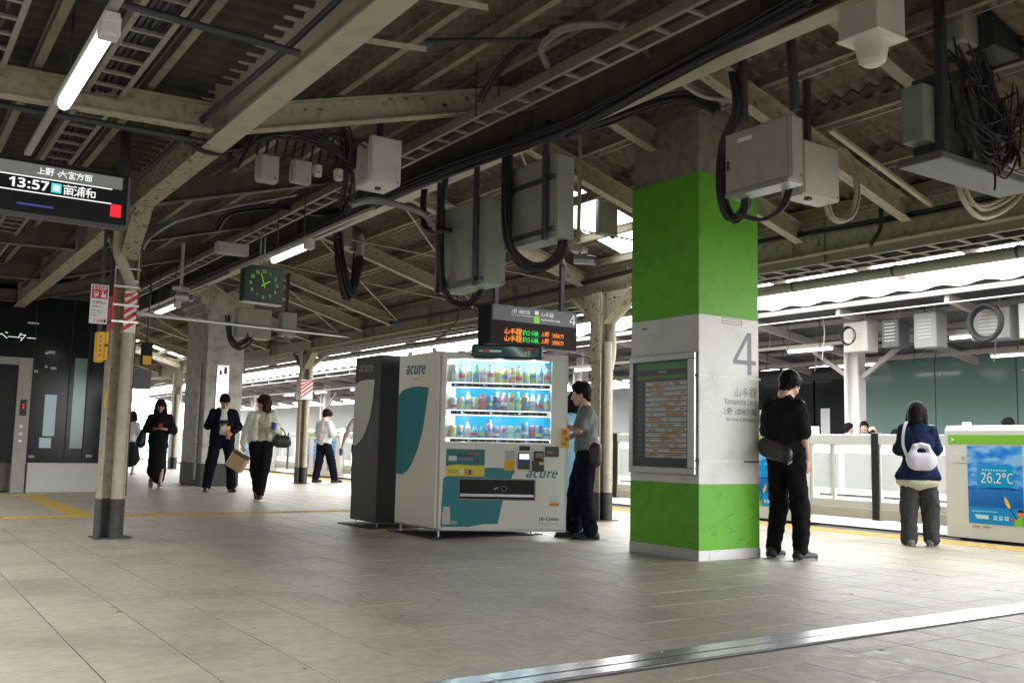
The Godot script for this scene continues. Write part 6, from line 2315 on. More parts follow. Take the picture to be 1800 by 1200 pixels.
	hung_box("junction_box", "narrow grey box right below the clock", Vector3(5.898, 2.769, -16.000) + Vector3(0, 0, -0.2), Vector3(6.158, 3.194, -16.000), M.cabinet, "box", [Vector3(6.0, -16.1, 3.9)], "boxes hung from the roof")
	hung_box("junction_box", "narrow dark box at the skylight left of the pillar", Vector3(6.975, 3.448, -8.600) + Vector3(0, 0, -0.1), Vector3(7.247, 3.915, -8.600), M.cabinet_green, "box", [Vector3(7.2, -8.65, 4.0)], "boxes hung from the roof")
	hung_box("speaker_box", "flat pale speaker hung left of the clock", Vector3(3.324, 3.168, -11.300) + Vector3(0, 0, -0.12), Vector3(3.703, 3.310, -11.300), M.cabinet_light, "speaker")
	# camera housing with a dome below
	var d := thing("dome_camera", "pale camera housing with a round dome hung at the upper right", "camera", Vector3(4.86, 3.42, -3.42))
	s = st()
	bx(s, Vector3(0, 0.24, 0), Vector3(0.28, 0.48, 0.27), 0.006)
	obj("case", s, M.cabinet_light, d)
	s = st()
	bx(s, Vector3(0, 0.004, 0), Vector3(0.3, 0.014, 0.29), 0.004)
	obj("flange", s, M.white_box, d)
	s = st()
	lathe(s, [Vector2(0.105, 0), Vector2(0.098, -0.03), Vector2(0.09, -0.075), Vector2(0.086, -0.1), Vector2(0.078, -0.128), Vector2(0.05, -0.15), Vector2(0.0, -0.158)], 28)
	obj("dome", s, M.white_box, d)
	# small bullet cameras
	for q in [["grey bullet camera below the white drop pipe", Vector3(5.982, 2.865, -7.600), 0.06], ["grey bullet camera hanging before the ladder tray on the left", Vector3(3.4, 2.84, -12.9), 0.08]]:
		var t := thing("bullet_camera", q[0], "camera", q[1], 0.6, "bullet cameras under the roof")
		s = st()
		tube(s, [Vector3(0, 0, -0.12), Vector3(0, -0.02, 0.1)], q[2] * 0.8, 14)
		obj("barrel", s, M.zinc, t)
		s = st()
		tube(s, [Vector3(0, -0.02, 0.1), Vector3(0, -0.021, 0.107)], q[2] * 0.55, 14)
		obj("lens", s, M.black, t)
		s = st()
		bx(s, Vector3(0, 0.1, -0.08), Vector3(0.18, 0.05, 0.14), 0.006)
		tube(s, [Vector3(0, 0.04, -0.06), Vector3(0, 0.12, -0.08)], 0.015, 8)
		obj("mount", s, M.cabinet_light, t)
		if q[1].z < -10.0:
			s = st()
			tube(s, [Vector3(0, 0.12, -0.08), Vector3(0, 0.72, -0.08)], 0.022, 8)
			obj("hanger", s, M.paint_clean, t)
	# equipment rack at the upper right: mesh door unit, shelf, coil, boxes
	var r := thing("equipment_rack", "dark shelf with mesh fronted unit and loose cables at the upper right", "rack", Vector3(6.0, 2.9, -3.85))
	s = st()
	bx(s, Vector3(0.55, 0.08, 0.05), Vector3(1.3, 0.06, 0.34), 0.01)
	obj("shelf", s, M.shelf_dark, r)
	s = st()
	bar(s, Vector3(0.02, 0.1, 0.16), Vector3(0.02, 1.2, 0.16), 0.06, 0.06, Vector3.BACK)
	obj("post", s, M.frame_dark, r)
	s = st()
	bar(s, Vector3(0.72, 0.1, 0.1), Vector3(0.72, 1.2, 0.1), 0.06, 0.06, Vector3.BACK)
	obj("post", s, M.frame_dark, r)
	s = st()
	mm(s, Vector3(0.06, 0.13, -0.1), Vector3(0.46, 0.72, 0.1), 0.006)
	obj("mesh_unit", s, M.frame_dark, r)
	s = st()
	for i in 16:
		bar(s, Vector3(0.07 + i * 0.024, 0.15, 0.104), Vector3(0.07 + i * 0.024, 0.7, 0.104), 0.004, 0.004, Vector3.BACK)
	for i in 22:
		bar(s, Vector3(0.06, 0.16 + i * 0.025, 0.106), Vector3(0.45, 0.16 + i * 0.025, 0.106), 0.004, 0.004)
	obj("mesh_door", s, M.tray, r)
	s = st()
	mm(s, Vector3(-0.14, 0.2, -0.05), Vector3(0.0, 0.6, 0.12), 0.006)
	obj("side_unit", s, M.cabinet_green, r)
	s = st()
	mm(s, Vector3(0.58, 0.12, -0.1), Vector3(0.8, 0.8, 0.05), 0.006)
	obj("black_unit", s, M.cabinet_green, r)
	hung_box("junction_box", "grey green box at the top right corner of the view", Vector3(6.125, 3.826, -3.600) + Vector3(0, 0, -0.2), Vector3(6.522, 4.490, -3.600), M.cabinet, "box", [], "boxes hung from the roof")
	hung_box("junction_box", "dark box beside the coil at the right edge of the view", Vector3(6.342, 3.807, -3.500) + Vector3(0, 0, -0.2), Vector3(7.303, 4.690, -3.500), M.frame_dark, "box", [], "boxes hung from the roof")
	s = st()
	var cc := Vector3(6.592, 3.185, -3.600)
	for turn in 5:
		var pts := []
		for i in 25:
			var an := TAU * i / 24
			pts.append(cc + Vector3(cos(an) * (0.13 + 0.012 * (turn % 3)), sin(an) * (0.15 + 0.012 * (turn % 3)), turn * 0.014 - 0.03))
		tube(s, pts, 0.011, 6)
	tag(obj("cable_coil", s, M.cable), "black cable coil hanging at the right of the equipment rack", "cable coil")
	var lo := thing("loose_cables", "tangle of thin black cables drooping round the equipment rack", "cables")
	for i in 26:
		var p0 := Vector3(rng.randf_range(5.95, 6.6), rng.randf_range(3.05, 3.6), rng.randf_range(-3.6, -3.52))
		var p1 := Vector3(rng.randf_range(6.3, 7.1), rng.randf_range(3.02, 3.7), rng.randf_range(-3.6, -3.5))
		var droop := rng.randf_range(0.05, 0.42)
		s = st()
		tube(s, smooth([p0, p0.lerp(p1, 0.2) + Vector3(rng.randf_range(-0.05, 0.05), -droop * 0.7, 0.04), p0.lerp(p1, 0.5) + Vector3(0, -droop, 0.05), p0.lerp(p1, 0.82) + Vector3(rng.randf_range(-0.05, 0.05), -droop * 0.6, 0.03), p1], 6), rng.randf_range(0.004, 0.009), 6)
		obj("cable", s, M.cable, lo)
	lo = thing("loose_cables", "black cables drooping from the boxes at the top right corner", "cables")
	for i in 18:
		var p0 := Vector3(rng.randf_range(6.1, 6.5), rng.randf_range(3.7, 3.95), rng.randf_range(-3.8, -3.6))
		var p1 := Vector3(rng.randf_range(6.3, 6.9), rng.randf_range(3.1, 3.8), rng.randf_range(-3.8, -3.55))
		s = st()
		tube(s, smooth([p0, p0.lerp(p1, 0.35) + Vector3(rng.randf_range(-0.08, 0.08), -rng.randf_range(0.05, 0.3), 0.03), p0.lerp(p1, 0.7) + Vector3(rng.randf_range(-0.08, 0.08), -rng.randf_range(0.05, 0.25), 0.02), p1], 6), rng.randf_range(0.005, 0.011), 6)
		obj("cable", s, M.cable, lo)
	bundle("conduit_bend", "cream bent conduits rising at the right edge", [Vector3(7.023, 3.471, -4.200), Vector3(7.082, 3.064, -4.200), Vector3(7.399, 2.929, -4.200), Vector3(7.933, 3.210, -4.200), Vector3(8.059, 3.731, -4.200)], 3, 0.06, 0.02, M.paint_clean)
	# bundles along the ridge girder and at the boxes
	bundle("cable_bundle", "thick black cable bundle running along the ridge girder", [Vector3(4.55, 3.66, -3.6), Vector3(4.56, 3.58, -4.8), Vector3(4.55, 3.5, -6.0), Vector3(4.55, 3.58, -7.4), Vector3(4.54, 3.62, -9.0), Vector3(4.55, 3.56, -11.0), Vector3(4.55, 3.6, -14.0), Vector3(4.55, 3.58, -18.0)], 16, 0.055, 0.016, M.cable)
	bundle("cable_bundle", "grey sheathed cables crossing above the green pillar", [Vector3(4.634, 3.931, -5.200), Vector3(5.083, 3.928, -5.400), Vector3(5.596, 3.918, -5.600), Vector3(6.112, 3.999, -5.700), Vector3(6.289, 3.896, -5.600)], 4, 0.025, 0.018, M.cable_grey)
	bundle("cable_bundle", "pale looped cables over the middle cable tray", [Vector3(4.007, 3.753, -5.600), Vector3(3.871, 3.838, -5.500), Vector3(3.912, 3.907, -5.300), Vector3(4.089, 3.924, -5.100), Vector3(4.130, 3.834, -4.900)], 2, 0.025, 0.02, M.cable_grey)
	bundle("cable_bundle", "dark cables rising left of the pale loops", [Vector3(3.689, 3.536, -6.000), Vector3(3.733, 3.729, -5.800), Vector3(3.798, 3.853, -5.600), Vector3(3.884, 3.914, -5.400)], 3, 0.03, 0.016, M.cable)
	bundle("cable_bundle", "cable tails over the top of the pillar", [Vector3(4.531, 3.463, -6.000), Vector3(5.005, 3.707, -6.000), Vector3(5.358, 3.879, -5.900), Vector3(5.660, 3.968, -5.800), Vector3(5.900, 3.866, -5.700)], 9, 0.035, 0.012, M.cable)
	bundle("cable_loop", "black cables looping below the large labelled cabinet", [Vector3(4.950, 3.621, -4.616), Vector3(4.950, 3.319, -4.585), Vector3(5.091, 3.165, -4.850), Vector3(5.066, 2.817, -4.850), Vector3(5.112, 2.624, -4.800), Vector3(5.152, 2.674, -4.700), Vector3(5.055, 2.784, -4.600)], 10, 0.022, 0.013, M.cable)
	bundle("cable_loop", "single black cable from cabinet to pale box", [Vector3(4.985, 2.608, -4.600), Vector3(5.105, 2.567, -4.500), Vector3(5.196, 2.643, -4.400), Vector3(5.275, 2.799, -4.400)], 2, 0.012, 0.012, M.cable)
	bundle("cable_loop", "grey cable loop hanging right of the pale box", [Vector3(5.916, 2.885, -4.600), Vector3(6.013, 2.723, -4.600), Vector3(6.219, 2.754, -4.600), Vector3(6.316, 2.974, -4.600), Vector3(6.267, 3.217, -4.600), Vector3(6.129, 3.304, -4.600)], 4, 0.025, 0.014, M.cable_grey)
	bundle("cable_loop", "black cable loop around the tall louvred cabinet", [Vector3(4.660, 3.634, -8.221), Vector3(4.660, 3.231, -8.255), Vector3(4.660, 2.651, -8.255), Vector3(4.793, 2.411, -8.300), Vector3(4.935, 2.356, -8.200), Vector3(4.975, 2.452, -8.000), Vector3(4.943, 2.550, -7.900)], 8, 0.022, 0.016, M.cable)
	bundle("cable_loop", "heavy black cable loops below the olive cabinet", [Vector3(4.600, 3.616, -7.022), Vector3(4.600, 3.249, -7.026), Vector3(4.600, 2.772, -6.971), Vector3(4.697, 2.569, -6.900), Vector3(4.843, 2.522, -6.800), Vector3(4.880, 2.598, -6.600), Vector3(4.865, 2.705, -6.500)], 13, 0.03, 0.014, M.cable)
	bundle("cable_bundle", "black cables leaving the rusty girder end to the left", [Vector3(1.526, 3.325, -7.000), Vector3(1.689, 3.276, -7.000), Vector3(1.812, 3.143, -7.050), Vector3(1.996, 3.105, -7.100), Vector3(2.226, 3.162, -7.150), Vector3(2.459, 3.358, -7.200), Vector3(2.923, 3.527, -7.300)], 6, 0.022, 0.013, M.cable)
	for i in 12:
		var x0 := 470.0 + i * 14.0
		var g := Vector3(2.45 + i * 0.075, 3.34 + 0.02 * (i % 3), -7.35)
		cable(ARCH[i], [g + Vector3(0.25, 0.12, 0.0), g + Vector3(0.12, 0.16, 0.02), g + Vector3(0.02, 0.08, 0.0), g + Vector3(-0.02, -0.12, 0.0)], 0.011, M.cable, "thin cables arching to the small boxes")
	bundle("cable_bundle", "black cables arching from the girder end over the small grey boxes", [Vector3(2.231, 3.164, -7.100), Vector3(2.386, 3.435, -7.200), Vector3(2.686, 3.532, -7.200), Vector3(3.050, 3.589, -7.250), Vector3(3.190, 3.460, -7.300), Vector3(3.201, 3.216, -7.300)], 7, 0.05, 0.013, M.cable)
	bundle("cable_bundle", "black cables looping from the girder end down past the tilted box", [Vector3(2.151, 3.024, -7.100), Vector3(2.324, 3.308, -7.200), Vector3(2.598, 3.386, -7.200), Vector3(2.908, 3.391, -7.250), Vector3(3.187, 3.287, -7.300), Vector3(3.251, 3.099, -7.400), Vector3(3.241, 2.920, -7.500)], 6, 0.05, 0.012, M.cable)
	bundle("cable_bundle", "black cables drooping behind the ladder tray right of the striped column", [Vector3(3.061, 3.283, -10.500), Vector3(3.147, 3.457, -10.500), Vector3(3.367, 3.557, -10.500), Vector3(3.830, 3.651, -10.500), Vector3(4.291, 3.675, -10.600), Vector3(4.922, 3.893, -10.700), Vector3(5.812, 4.042, -10.800)], 7, 0.04, 0.015, M.cable)
	bundle("conduit_bend", "grey conduits curving right from the striped column up to the cross beam", [Vector3(2.122, 2.775, -9.700), Vector3(2.179, 2.896, -9.700), Vector3(2.376, 3.068, -9.700), Vector3(2.539, 3.151, -9.700), Vector3(2.992, 3.339, -9.700), Vector3(3.660, 3.571, -9.700)], 3, 0.02, 0.014, M.pipe_grey)
	bundle("cable_bundle", "black cables hanging along the post of the tall louvred cabinet", [Vector3(4.600, 3.579, -8.559), Vector3(4.600, 3.344, -8.581), Vector3(4.600, 3.149, -8.495), Vector3(4.600, 3.050, -8.006)], 4, 0.03, 0.013, M.cable)
	bundle("cable_bundle", "silver pipe bends under the white cube box", [Vector3(3.229, 2.928, -7.300), Vector3(3.409, 2.996, -7.300), Vector3(3.679, 3.000, -7.300), Vector3(3.957, 2.987, -7.400), Vector3(4.131, 2.901, -7.500)], 3, 0.02, 0.014, M.pipe_grey)
	bundle("cable_cluster", "vertical cluster of boxes and cables hanging in the middle distance", [Vector3(5.55, 4.0, -13.0), Vector3(5.6, 3.7, -13.0), Vector3(5.62, 3.4, -12.95), Vector3(5.75, 3.1, -13.0), Vector3(5.85, 3.25, -13.0), Vector3(5.9, 3.7, -13.0)], 14, 0.07, 0.018, M.cable)
	hung_box("junction_box", "grey box on the left of the hanging cable cluster", Vector3(5.622, 3.833, -13.000) + Vector3(0, 0, -0.15), Vector3(5.809, 4.152, -13.000), M.cabinet, "box", [], "boxes hung from the roof")
	hung_box("junction_box", "slim grey box on the right of the hanging cable cluster", Vector3(5.942, 3.634, -13.000) + Vector3(0, 0, -0.15), Vector3(6.017, 4.060, -13.000), M.cabinet_light, "box", [], "boxes hung from the roof")
	bundle("cable_loop", "black cable tails under the far boxes by the concrete pillar", [Vector3(4.959, 2.982, -16.000), Vector3(4.975, 2.694, -16.000), Vector3(5.110, 2.530, -16.000), Vector3(5.301, 2.623, -16.000), Vector3(5.345, 2.724, -16.000)], 7, 0.05, 0.018, M.cable)
	bundle("cable_bundle", "cables running along the right girder's face", [Vector3(8.1, 3.3, -2), Vector3(8.12, 3.22, -5), Vector3(8.1, 3.28, -8), Vector3(8.12, 3.2, -12), Vector3(8.1, 3.25, -20), Vector3(8.1, 3.25, -30)], 7, 0.03, 0.012, M.cable)
	bundle("cable_loop", "two black cables dropping from the right rafter to the tray", [Vector3(8.039, 3.331, -5.600), Vector3(8.014, 3.130, -5.600), Vector3(7.867, 2.941, -5.600)], 3, 0.02, 0.013, M.cable)
	bundle("cable_bundle", "dark cables along the left girder", [Vector3(1.82, 3.25, -2), Vector3(1.84, 3.2, -5), Vector3(1.82, 3.22, -7), Vector3(1.8, 3.2, -10), Vector3(1.82, 3.2, -16)], 5, 0.02, 0.013, M.cable)
	cable("thin wire from the roof down to the left of the drinks machine", [Vector3(7.05, 3.6, -12.0), Vector3(7.06, 3.1, -12.0), Vector3(7.05, 2.75, -11.98), Vector3(6.7, 2.45, -11.9)], 0.01, M.cable, "thin wires above the machine")
	cable("thin wire from the roof down to the right of the machine's side", [Vector3(7.3, 3.6, -12.0), Vector3(7.35, 3.0, -12.0), Vector3(7.55, 2.7, -11.98), Vector3(7.75, 2.45, -11.9)], 0.01, M.cable, "thin wires above the machine")


# ---------------------------------------------------------------- people
func at_local(o: Node3D, p: Vector3) -> Vector3:
	return o.transform * p

func blob_thing(called: String, label: String, cat: String, o: Node3D, caps: Array, m: Material, cell := 0.012, bump := 0.006) -> Node3D:
	var t := thing(called, label, cat, o.position, o.rotation.y)
	var f := Flesh.new()
	flesh(f, caps, cell, 0.03, Transform3D(), bump, 25.0)
	part_mesh("bag_body", f, m, t)
	return t

func person(label: String, at: Vector3, turn: float) -> Node3D:
	return thing("person", label, "person", at, deg_to_rad(turn))

func people() -> void:
	var o: Node3D
	var j: Dictionary
	var s: SurfaceTool
	# man leaning by the pillar, back to us, head bowed
	o = person("person in black with a black sling bag leaning beside the green pillar", Vector3(6.91, 0, -5.84), 97.0)
	j = joints(1.7, {"head": Vector3(0.0, 1.545, 0.075), "nod": 0.55, "neck": Vector3(0, 1.425, 0.0), "chest": Vector3(0, 1.25, -0.02), "pelvis": Vector3(0, 0.92, 0.0), "shR": Vector3(-0.15, 1.37, -0.01), "shL": Vector3(0.155, 1.37, 0.0), "elR": Vector3(-0.2, 1.11, -0.02), "wrR": Vector3(-0.16, 0.89, 0.1), "elL": Vector3(0.23, 1.12, 0.05), "wrL": Vector3(0.1, 1.1, 0.26), "knR": Vector3(-0.12, 0.48, 0.04), "anR": Vector3(-0.14, 0.085, 0.02), "knL": Vector3(0.1, 0.48, 0.05), "anL": Vector3(0.12, 0.085, -0.02), "toR": Vector3(-0.2, 0, 1), "toL": Vector3(0.1, 0, 1)})
	body(o, j, M.skin, 0.013)
	face(o, j)
	hair(o, j, "short", M.hair, 0.009)
	top(o, "shirt", j, M.black_cotton, 0.028, 0.92, 0.0, 0.012)
	trousers(o, "trousers", j, M.black_cloth, 0.016, 0.018, 0.012)
	shoes(o, j, M.shoe_dark, M.sole_grey, 1.08)
	blob_thing("sling_bag", "black sling bag across the back of the man leaning by the pillar", "bag", o, [[Vector3(0.12, 0.99, -0.12), Vector3(-0.1, 0.93, -0.15), 0.08, 0.07, Vector3(1, 1.2, 0.75)], [Vector3(0.12, 1.02, -0.12), Vector3(0.17, 1.06, -0.08), 0.05, 0.03]], M.leather)
	s = st()
	tube(s, smooth([Vector3(-0.12, 0.86, -0.13), Vector3(-0.125, 0.84, -0.15), Vector3(-0.14, 0.85, -0.15), Vector3(-0.15, 0.87, -0.13)]), 0.006, 6)
	var ring := obj("key_ring", s, M.zinc)
	ring.transform = o.transform
	tag(ring, "small silver key ring at the hip of the man by the pillar", "key ring")
	# woman with the white bag, back to us
	o = person("person in navy cardigan and wide grey trousers waiting at the gate", Vector3(9.3, 0, -6.08), 132.0)
	j = joints(1.5, {"turn": -0.45, "nod": 0.3, "head": Vector3(0, 1.56, 0.04), "shL": Vector3(0.155, 1.38, 0), "shR": Vector3(-0.155, 1.38, 0), "elR": Vector3(-0.215, 1.14, 0.07), "wrR": Vector3(-0.13, 1.2, 0.29), "elL": Vector3(0.215, 1.13, 0.06), "wrL": Vector3(0.1, 1.2, 0.29), "knL": Vector3(0.12, 0.48, 0.02), "knR": Vector3(-0.12, 0.48, 0.02), "anL": Vector3(0.13, 0.085, -0.02), "anR": Vector3(-0.12, 0.085, 0.0), "toL": Vector3(0.2, 0, 1), "toR": Vector3(-0.5, 0, 1)})
	body(o, j, M.skin, 0.013, true, true)
	face(o, j)
	hair(o, j, "bob", M.hair, 0.009)
	top(o, "blouse", j, M.cream_cloth, 0.012, 0.5, -0.17, 0.013, 0.075)
	top(o, "cardigan", j, M.navy_knit, 0.026, 1.92, -0.11, 0.012, 0.075)
	trousers(o, "trousers", j, M.slate_cloth, 0.028, 0.042, 0.012, 0.98)
	shoes(o, j, M.shoe_grey, M.sole_grey, 1.15)
	var bag := blob_thing("shoulder_bag", "white quilted shoulder bag on the back of the woman at the gate", "bag", o, [[Vector3(-0.05, 0.88, -0.2), Vector3(0.05, 0.88, -0.2), 0.098, 0.098, Vector3(1, 0.95, 0.6)], [Vector3(0.115, 0.91, -0.19), Vector3(0.06, 1.03, -0.18), 0.036, 0.026], [Vector3(-0.115, 0.91, -0.19), Vector3(-0.06, 1.03, -0.18), 0.036, 0.026], [Vector3(0.06, 1.035, -0.18), Vector3(0, 1.05, -0.18), 0.026, 0.024], [Vector3(-0.06, 1.035, -0.18), Vector3(0, 1.05, -0.18), 0.026, 0.024]], M.lilac_cloth, 0.011, 0.004)
	s = st()
	var sp := smooth([Vector3(0.14, 0.93, -0.19), Vector3(0.175, 1.05, -0.165), Vector3(0.16, 1.2, -0.13), Vector3(0.12, 1.29, -0.06), Vector3(0.08, 1.27, 0.06), Vector3(-0.02, 1.1, 0.14)])
	for k in sp.size() - 1:
		bar(s, sp[k], sp[k + 1], 0.028, 0.008, Vector3(0.3, 0.2, -1).normalized())
	obj("strap", s, M.lilac_cloth, bag)
	# workman at the machine, in profile
	o = person("person in grey T-shirt and navy work trousers holding the machine's open door", Vector3(6.36, 0, -8.03), -124.0)
	j = joints(1.64, {"head": Vector3(0, 1.565, 0.07), "nod": 0.18, "neck": Vector3(0, 1.42, 0.02), "shL": Vector3(0.15, 1.37, 0.0), "shR": Vector3(-0.15, 1.37, 0.0), "elL": Vector3(0.22, 1.17, 0.1), "wrL": Vector3(0.13, 1.22, 0.3), "elR": Vector3(-0.22, 1.15, 0.08), "wrR": Vector3(-0.15, 1.05, 0.25), "anL": Vector3(0.1, 0.085, -0.05), "anR": Vector3(-0.1, 0.085, 0.12), "knR": Vector3(-0.1, 0.48, 0.1), "palmL": Vector3(-1, -0.3, 0.2)})
	body(o, j, M.skin_warm, 0.013)
	face(o, j)
	hair(o, j, "short", M.hair, 0.009)
	top(o, "shirt", j, M.grey_cloth, 0.03, 0.72, 0.02, 0.012)
	trousers(o, "trousers", j, M.navy_cloth, 0.03, 0.035, 0.012)
	shoes(o, j, M.shoe_dark, M.ink, 1.15)
	blob_thing("waist_pouch", "black waist pouch on the belt of the workman", "pouch", o, [[Vector3(0.15, 0.93, -0.08), Vector3(0.15, 0.82, -0.08), 0.08, 0.075, Vector3(0.6, 1, 1)]], M.leather)
	s = st()
	lathe(s, [Vector2(0.03, -0.012), Vector2(0.034, 0), Vector2(0.03, 0.012)], 14, Transform3D(Basis(Vector3.RIGHT, 1.4), Vector3(0.142, 1.21, 0.265) * (1.64 / 1.7)))
	var watch := obj("wristwatch", s, M.ink)
	watch.transform = o.transform
	tag(watch, "black watch on the wrist of the workman", "watch")
	var fl := thing("yellow_leaflet", "yellow printed leaflet held at the edge of the machine door", "leaflet", Vector3(5.959, 1.040, -7.900) + Vector3(-0.03, 0, 0.06), -0.5)
	s = st()
	bx(s, Vector3.ZERO, Vector3(0.085, 0.2, 0.002))
	obj("sheet", s, M.yellow, fl)
	s = st()
	for q in [[0.0, 0.06, 0.04, 0.05], [0.015, -0.01, 0.04, 0.04], [-0.01, -0.06, 0.05, 0.03]]:
		bx(s, Vector3(q[0], q[1], 0.0015), Vector3(q[2], q[3], 0.001))
	obj("print", s, M.salmon, fl)
	# someone in pale blue right behind the workman
	o = person("person in pale blue partly hidden behind the workman", Vector3(7.27, 0, -9.4), 150.0)
	j = joints(1.62)
	body(o, j, M.skin, 0.02)
	hair(o, j, "bob", M.hair, 0.013)
	top(o, "shirt", j, M.pale_blue_cloth, 0.03, 1.9, 0.0, 0.02)
	var sk := Flesh.new()
	flesh(sk, [[j.pelvis, Vector3(0, 0.25, 0), 0.14, 0.19, Vector3(1, 1, 0.85)]], 0.02, 0.03, Transform3D(), 0.01, 18.0)
	part_mesh("skirt", sk, M.pale_blue_cloth, o)
	shoes(o, j, M.shoe_dark, M.ink)
	# man in the dark suit, reading his phone
	o = person("person in dark suit and white shirt looking down at a phone", Vector3(5.5, 0, -17.75), -12.0)
	j = joints(1.8, {"head": Vector3(0, 1.55, 0.075), "nod": 0.6, "neck": Vector3(0, 1.42, 0.01), "elR": Vector3(-0.27, 1.13, 0.04), "wrR": Vector3(-0.07, 1.14, 0.24), "elL": Vector3(0.27, 1.12, 0.0), "wrL": Vector3(0.12, 1.0, 0.22), "palmR": Vector3(0, 1, 0.3), "palmL": Vector3(-0.3, 0.9, 0), "curlR": 0.7, "curlL": 0.8, "hiL": Vector3(0.095, 0.9, 0), "hiR": Vector3(-0.095, 0.9, 0), "knL": Vector3(0.155, 0.49, 0.04), "knR": Vector3(-0.17, 0.49, 0.02), "anL": Vector3(0.19, 0.085, 0.02), "anR": Vector3(-0.225, 0.085, -0.02), "toL": Vector3(0.25, 0, 1), "toR": Vector3(-0.2, 0, 1)})
	body(o, j, M.skin_warm, 0.016)
	face(o, j)
	hair(o, j, "short", M.hair, 0.01)
	top(o, "shirt", j, M.white_cloth, 0.002, 0.12, 0.08, 0.015)
	open_jacket(o, j, M.navy_cloth, 0.012, 0.86, 0.062)
	trousers(o, "trousers", j, M.navy_cloth, 0.022, 0.026, 0.015)
	shoes(o, j, M.black, M.ink, 1.05)
	var ph := thing("phone", "black phone in the hand of the suited man", "phone", at_local(o, Vector3(-0.02, 1.27, 0.36)), deg_to_rad(-12.0))
	s = st()
	bx(s, Vector3.ZERO, Vector3(0.14, 0.05, 0.07), 0.006, Basis(Vector3.RIGHT, 0.6))
	obj("case", s, M.black, ph)
	var pk := thing("small_packet", "yellow and salmon packet held below the phone by the suited man", "packet", at_local(o, Vector3(0.06, 1.1, 0.33)), deg_to_rad(-12.0))
	s = st()
	bx(s, Vector3(0, 0.06, 0), Vector3(0.07, 0.08, 0.03), 0.006)
	obj("upper_half", s, M.yellow, pk)
	s = st()
	bx(s, Vector3(0.01, -0.06, 0), Vector3(0.075, 0.15, 0.03), 0.006)
	obj("lower_half", s, M.salmon, pk)
	# woman with a cup, walking, head turned to her right
	o = person("person in pale green jacket walking with a blue cup and a paper bag", Vector3(5.37, 0, -15.25), -20.0)
	j = joints(1.67, {"turn": -1.15, "elL": Vector3(0.25, 1.12, 0.0), "wrL": Vector3(0.2, 1.16, 0.22), "palmL": Vector3(-1, 0, 0.1), "curlL": 0.75, "elR": Vector3(-0.25, 1.11, -0.02), "wrR": Vector3(-0.29, 0.88, 0.1), "curlR": 0.9, "knL": Vector3(0.06, 0.5, 0.09), "anL": Vector3(0.01, 0.085, 0.14), "knR": Vector3(-0.08, 0.48, 0.0), "anR": Vector3(-0.05, 0.13, -0.3), "toL": Vector3(0, 0, 1), "toR": Vector3(0.1, 0, 1)})
	body(o, j, M.skin, 0.016, true, true)
	face(o, j)
	hair(o, j, "bob", M.hair_brown, 0.01)
	top(o, "blouse", j, M.beige_cloth, 0.012, 0.5, 0.06, 0.015)
	open_jacket(o, j, M.jacket_cloth, 0.022, 1.0, 0.07)
	trousers(o, "trousers", j, M.black_cloth, 0.035, 0.012, 0.015, 0.94)
	shoes(o, j, M.shoe_dark, M.white, 1.05, "R")
	var cp := thing("paper_cup", "blue paper cup in the hand of the walking woman", "cup", at_local(o, j.wrL + Vector3(-0.02, -0.015, 0.1)), 0.0)
	s = st()
	lathe(s, [Vector2(0, 0), Vector2(0.033, 0), Vector2(0.043, 0.12), Vector2(0.0, 0.12)], 16)
	obj("cup", s, M.cup_blue, cp)
	s = st()
	lathe(s, [Vector2(0.046, 0.118), Vector2(0.046, 0.128), Vector2(0.04, 0.136), Vector2(0, 0.136)], 16)
	obj("lid", s, M.white, cp)
	var hb := blob_thing("handbag", "black handbag hanging from the arm of the walking woman", "handbag", o, [[Vector3(0.26, 0.97, 0.12), Vector3(0.38, 0.96, 0.1), 0.085, 0.075, Vector3(1, 1, 0.6)], [Vector3(0.26, 0.92, 0.12), Vector3(0.39, 0.92, 0.1), 0.08, 0.075, Vector3(1, 1, 0.6)]], M.leather)
	s = st()
	tube(s, smooth([Vector3(0.24, 1.02, 0.14), Vector3(0.25, 1.12, 0.13), Vector3(0.3, 1.15, 0.11), Vector3(0.35, 1.1, 0.1), Vector3(0.37, 1.02, 0.1)]), 0.012, 7)
	obj("handle", s, M.leather, hb)
	var pb := thing("paper_bag", "brown paper bag with dark top swinging from the walking woman's hand", "paper bag", at_local(o, Vector3(-0.37, 0.62, 0.14)), deg_to_rad(-40.0))
	pb.rotation.z = -0.5
	s = st()
	bx(s, Vector3(0.02, 0, 0), Vector3(0.26, 0.27, 0.13), 0.004)
	obj("bag_body", s, M.kraft, pb)
	s = st()
	bx(s, Vector3(-0.115, 0.002, 0), Vector3(0.012, 0.262, 0.12), 0.003)
	obj("white_side", s, M.white, pb)
	s = st()
	bx(s, Vector3(0.02, 0.12, 0), Vector3(0.266, 0.04, 0.136), 0.003)
	obj("dark_top", s, M.kraft_dark, pb)
	s = st()
	for z in [-0.05, 0.05]:
		tube(s, smooth([Vector3(-0.05, 0.13, z), Vector3(-0.03, 0.22, z * 0.5), Vector3(0.07, 0.22, z * 0.5), Vector3(0.09, 0.13, z)]), 0.004, 6)
	obj("handle", s, M.kraft_dark, pb)
	# woman in black with long hair, holding a red phone
	o = person("person with long dark hair in a black dress holding a red phone", Vector3(4.82, 0, -19.6), -14.0)
	j = joints(1.7, {"elR": Vector3(-0.25, 1.13, -0.01), "wrR": Vector3(-0.06, 1.14, 0.2), "elL": Vector3(0.27, 1.1, 0.0), "wrL": Vector3(0.09, 1.13, 0.21), "palmR": Vector3(0.3, 0.6, 0), "palmL": Vector3(-0.3, 0.6, 0), "curlL": 0.7, "curlR": 0.7, "anL": Vector3(0.07, 0.085, 0.12), "anR": Vector3(-0.1, 0.14, -0.14), "nod": 0.05})
	body(o, j, M.skin, 0.017, true, true)
	face(o, j)
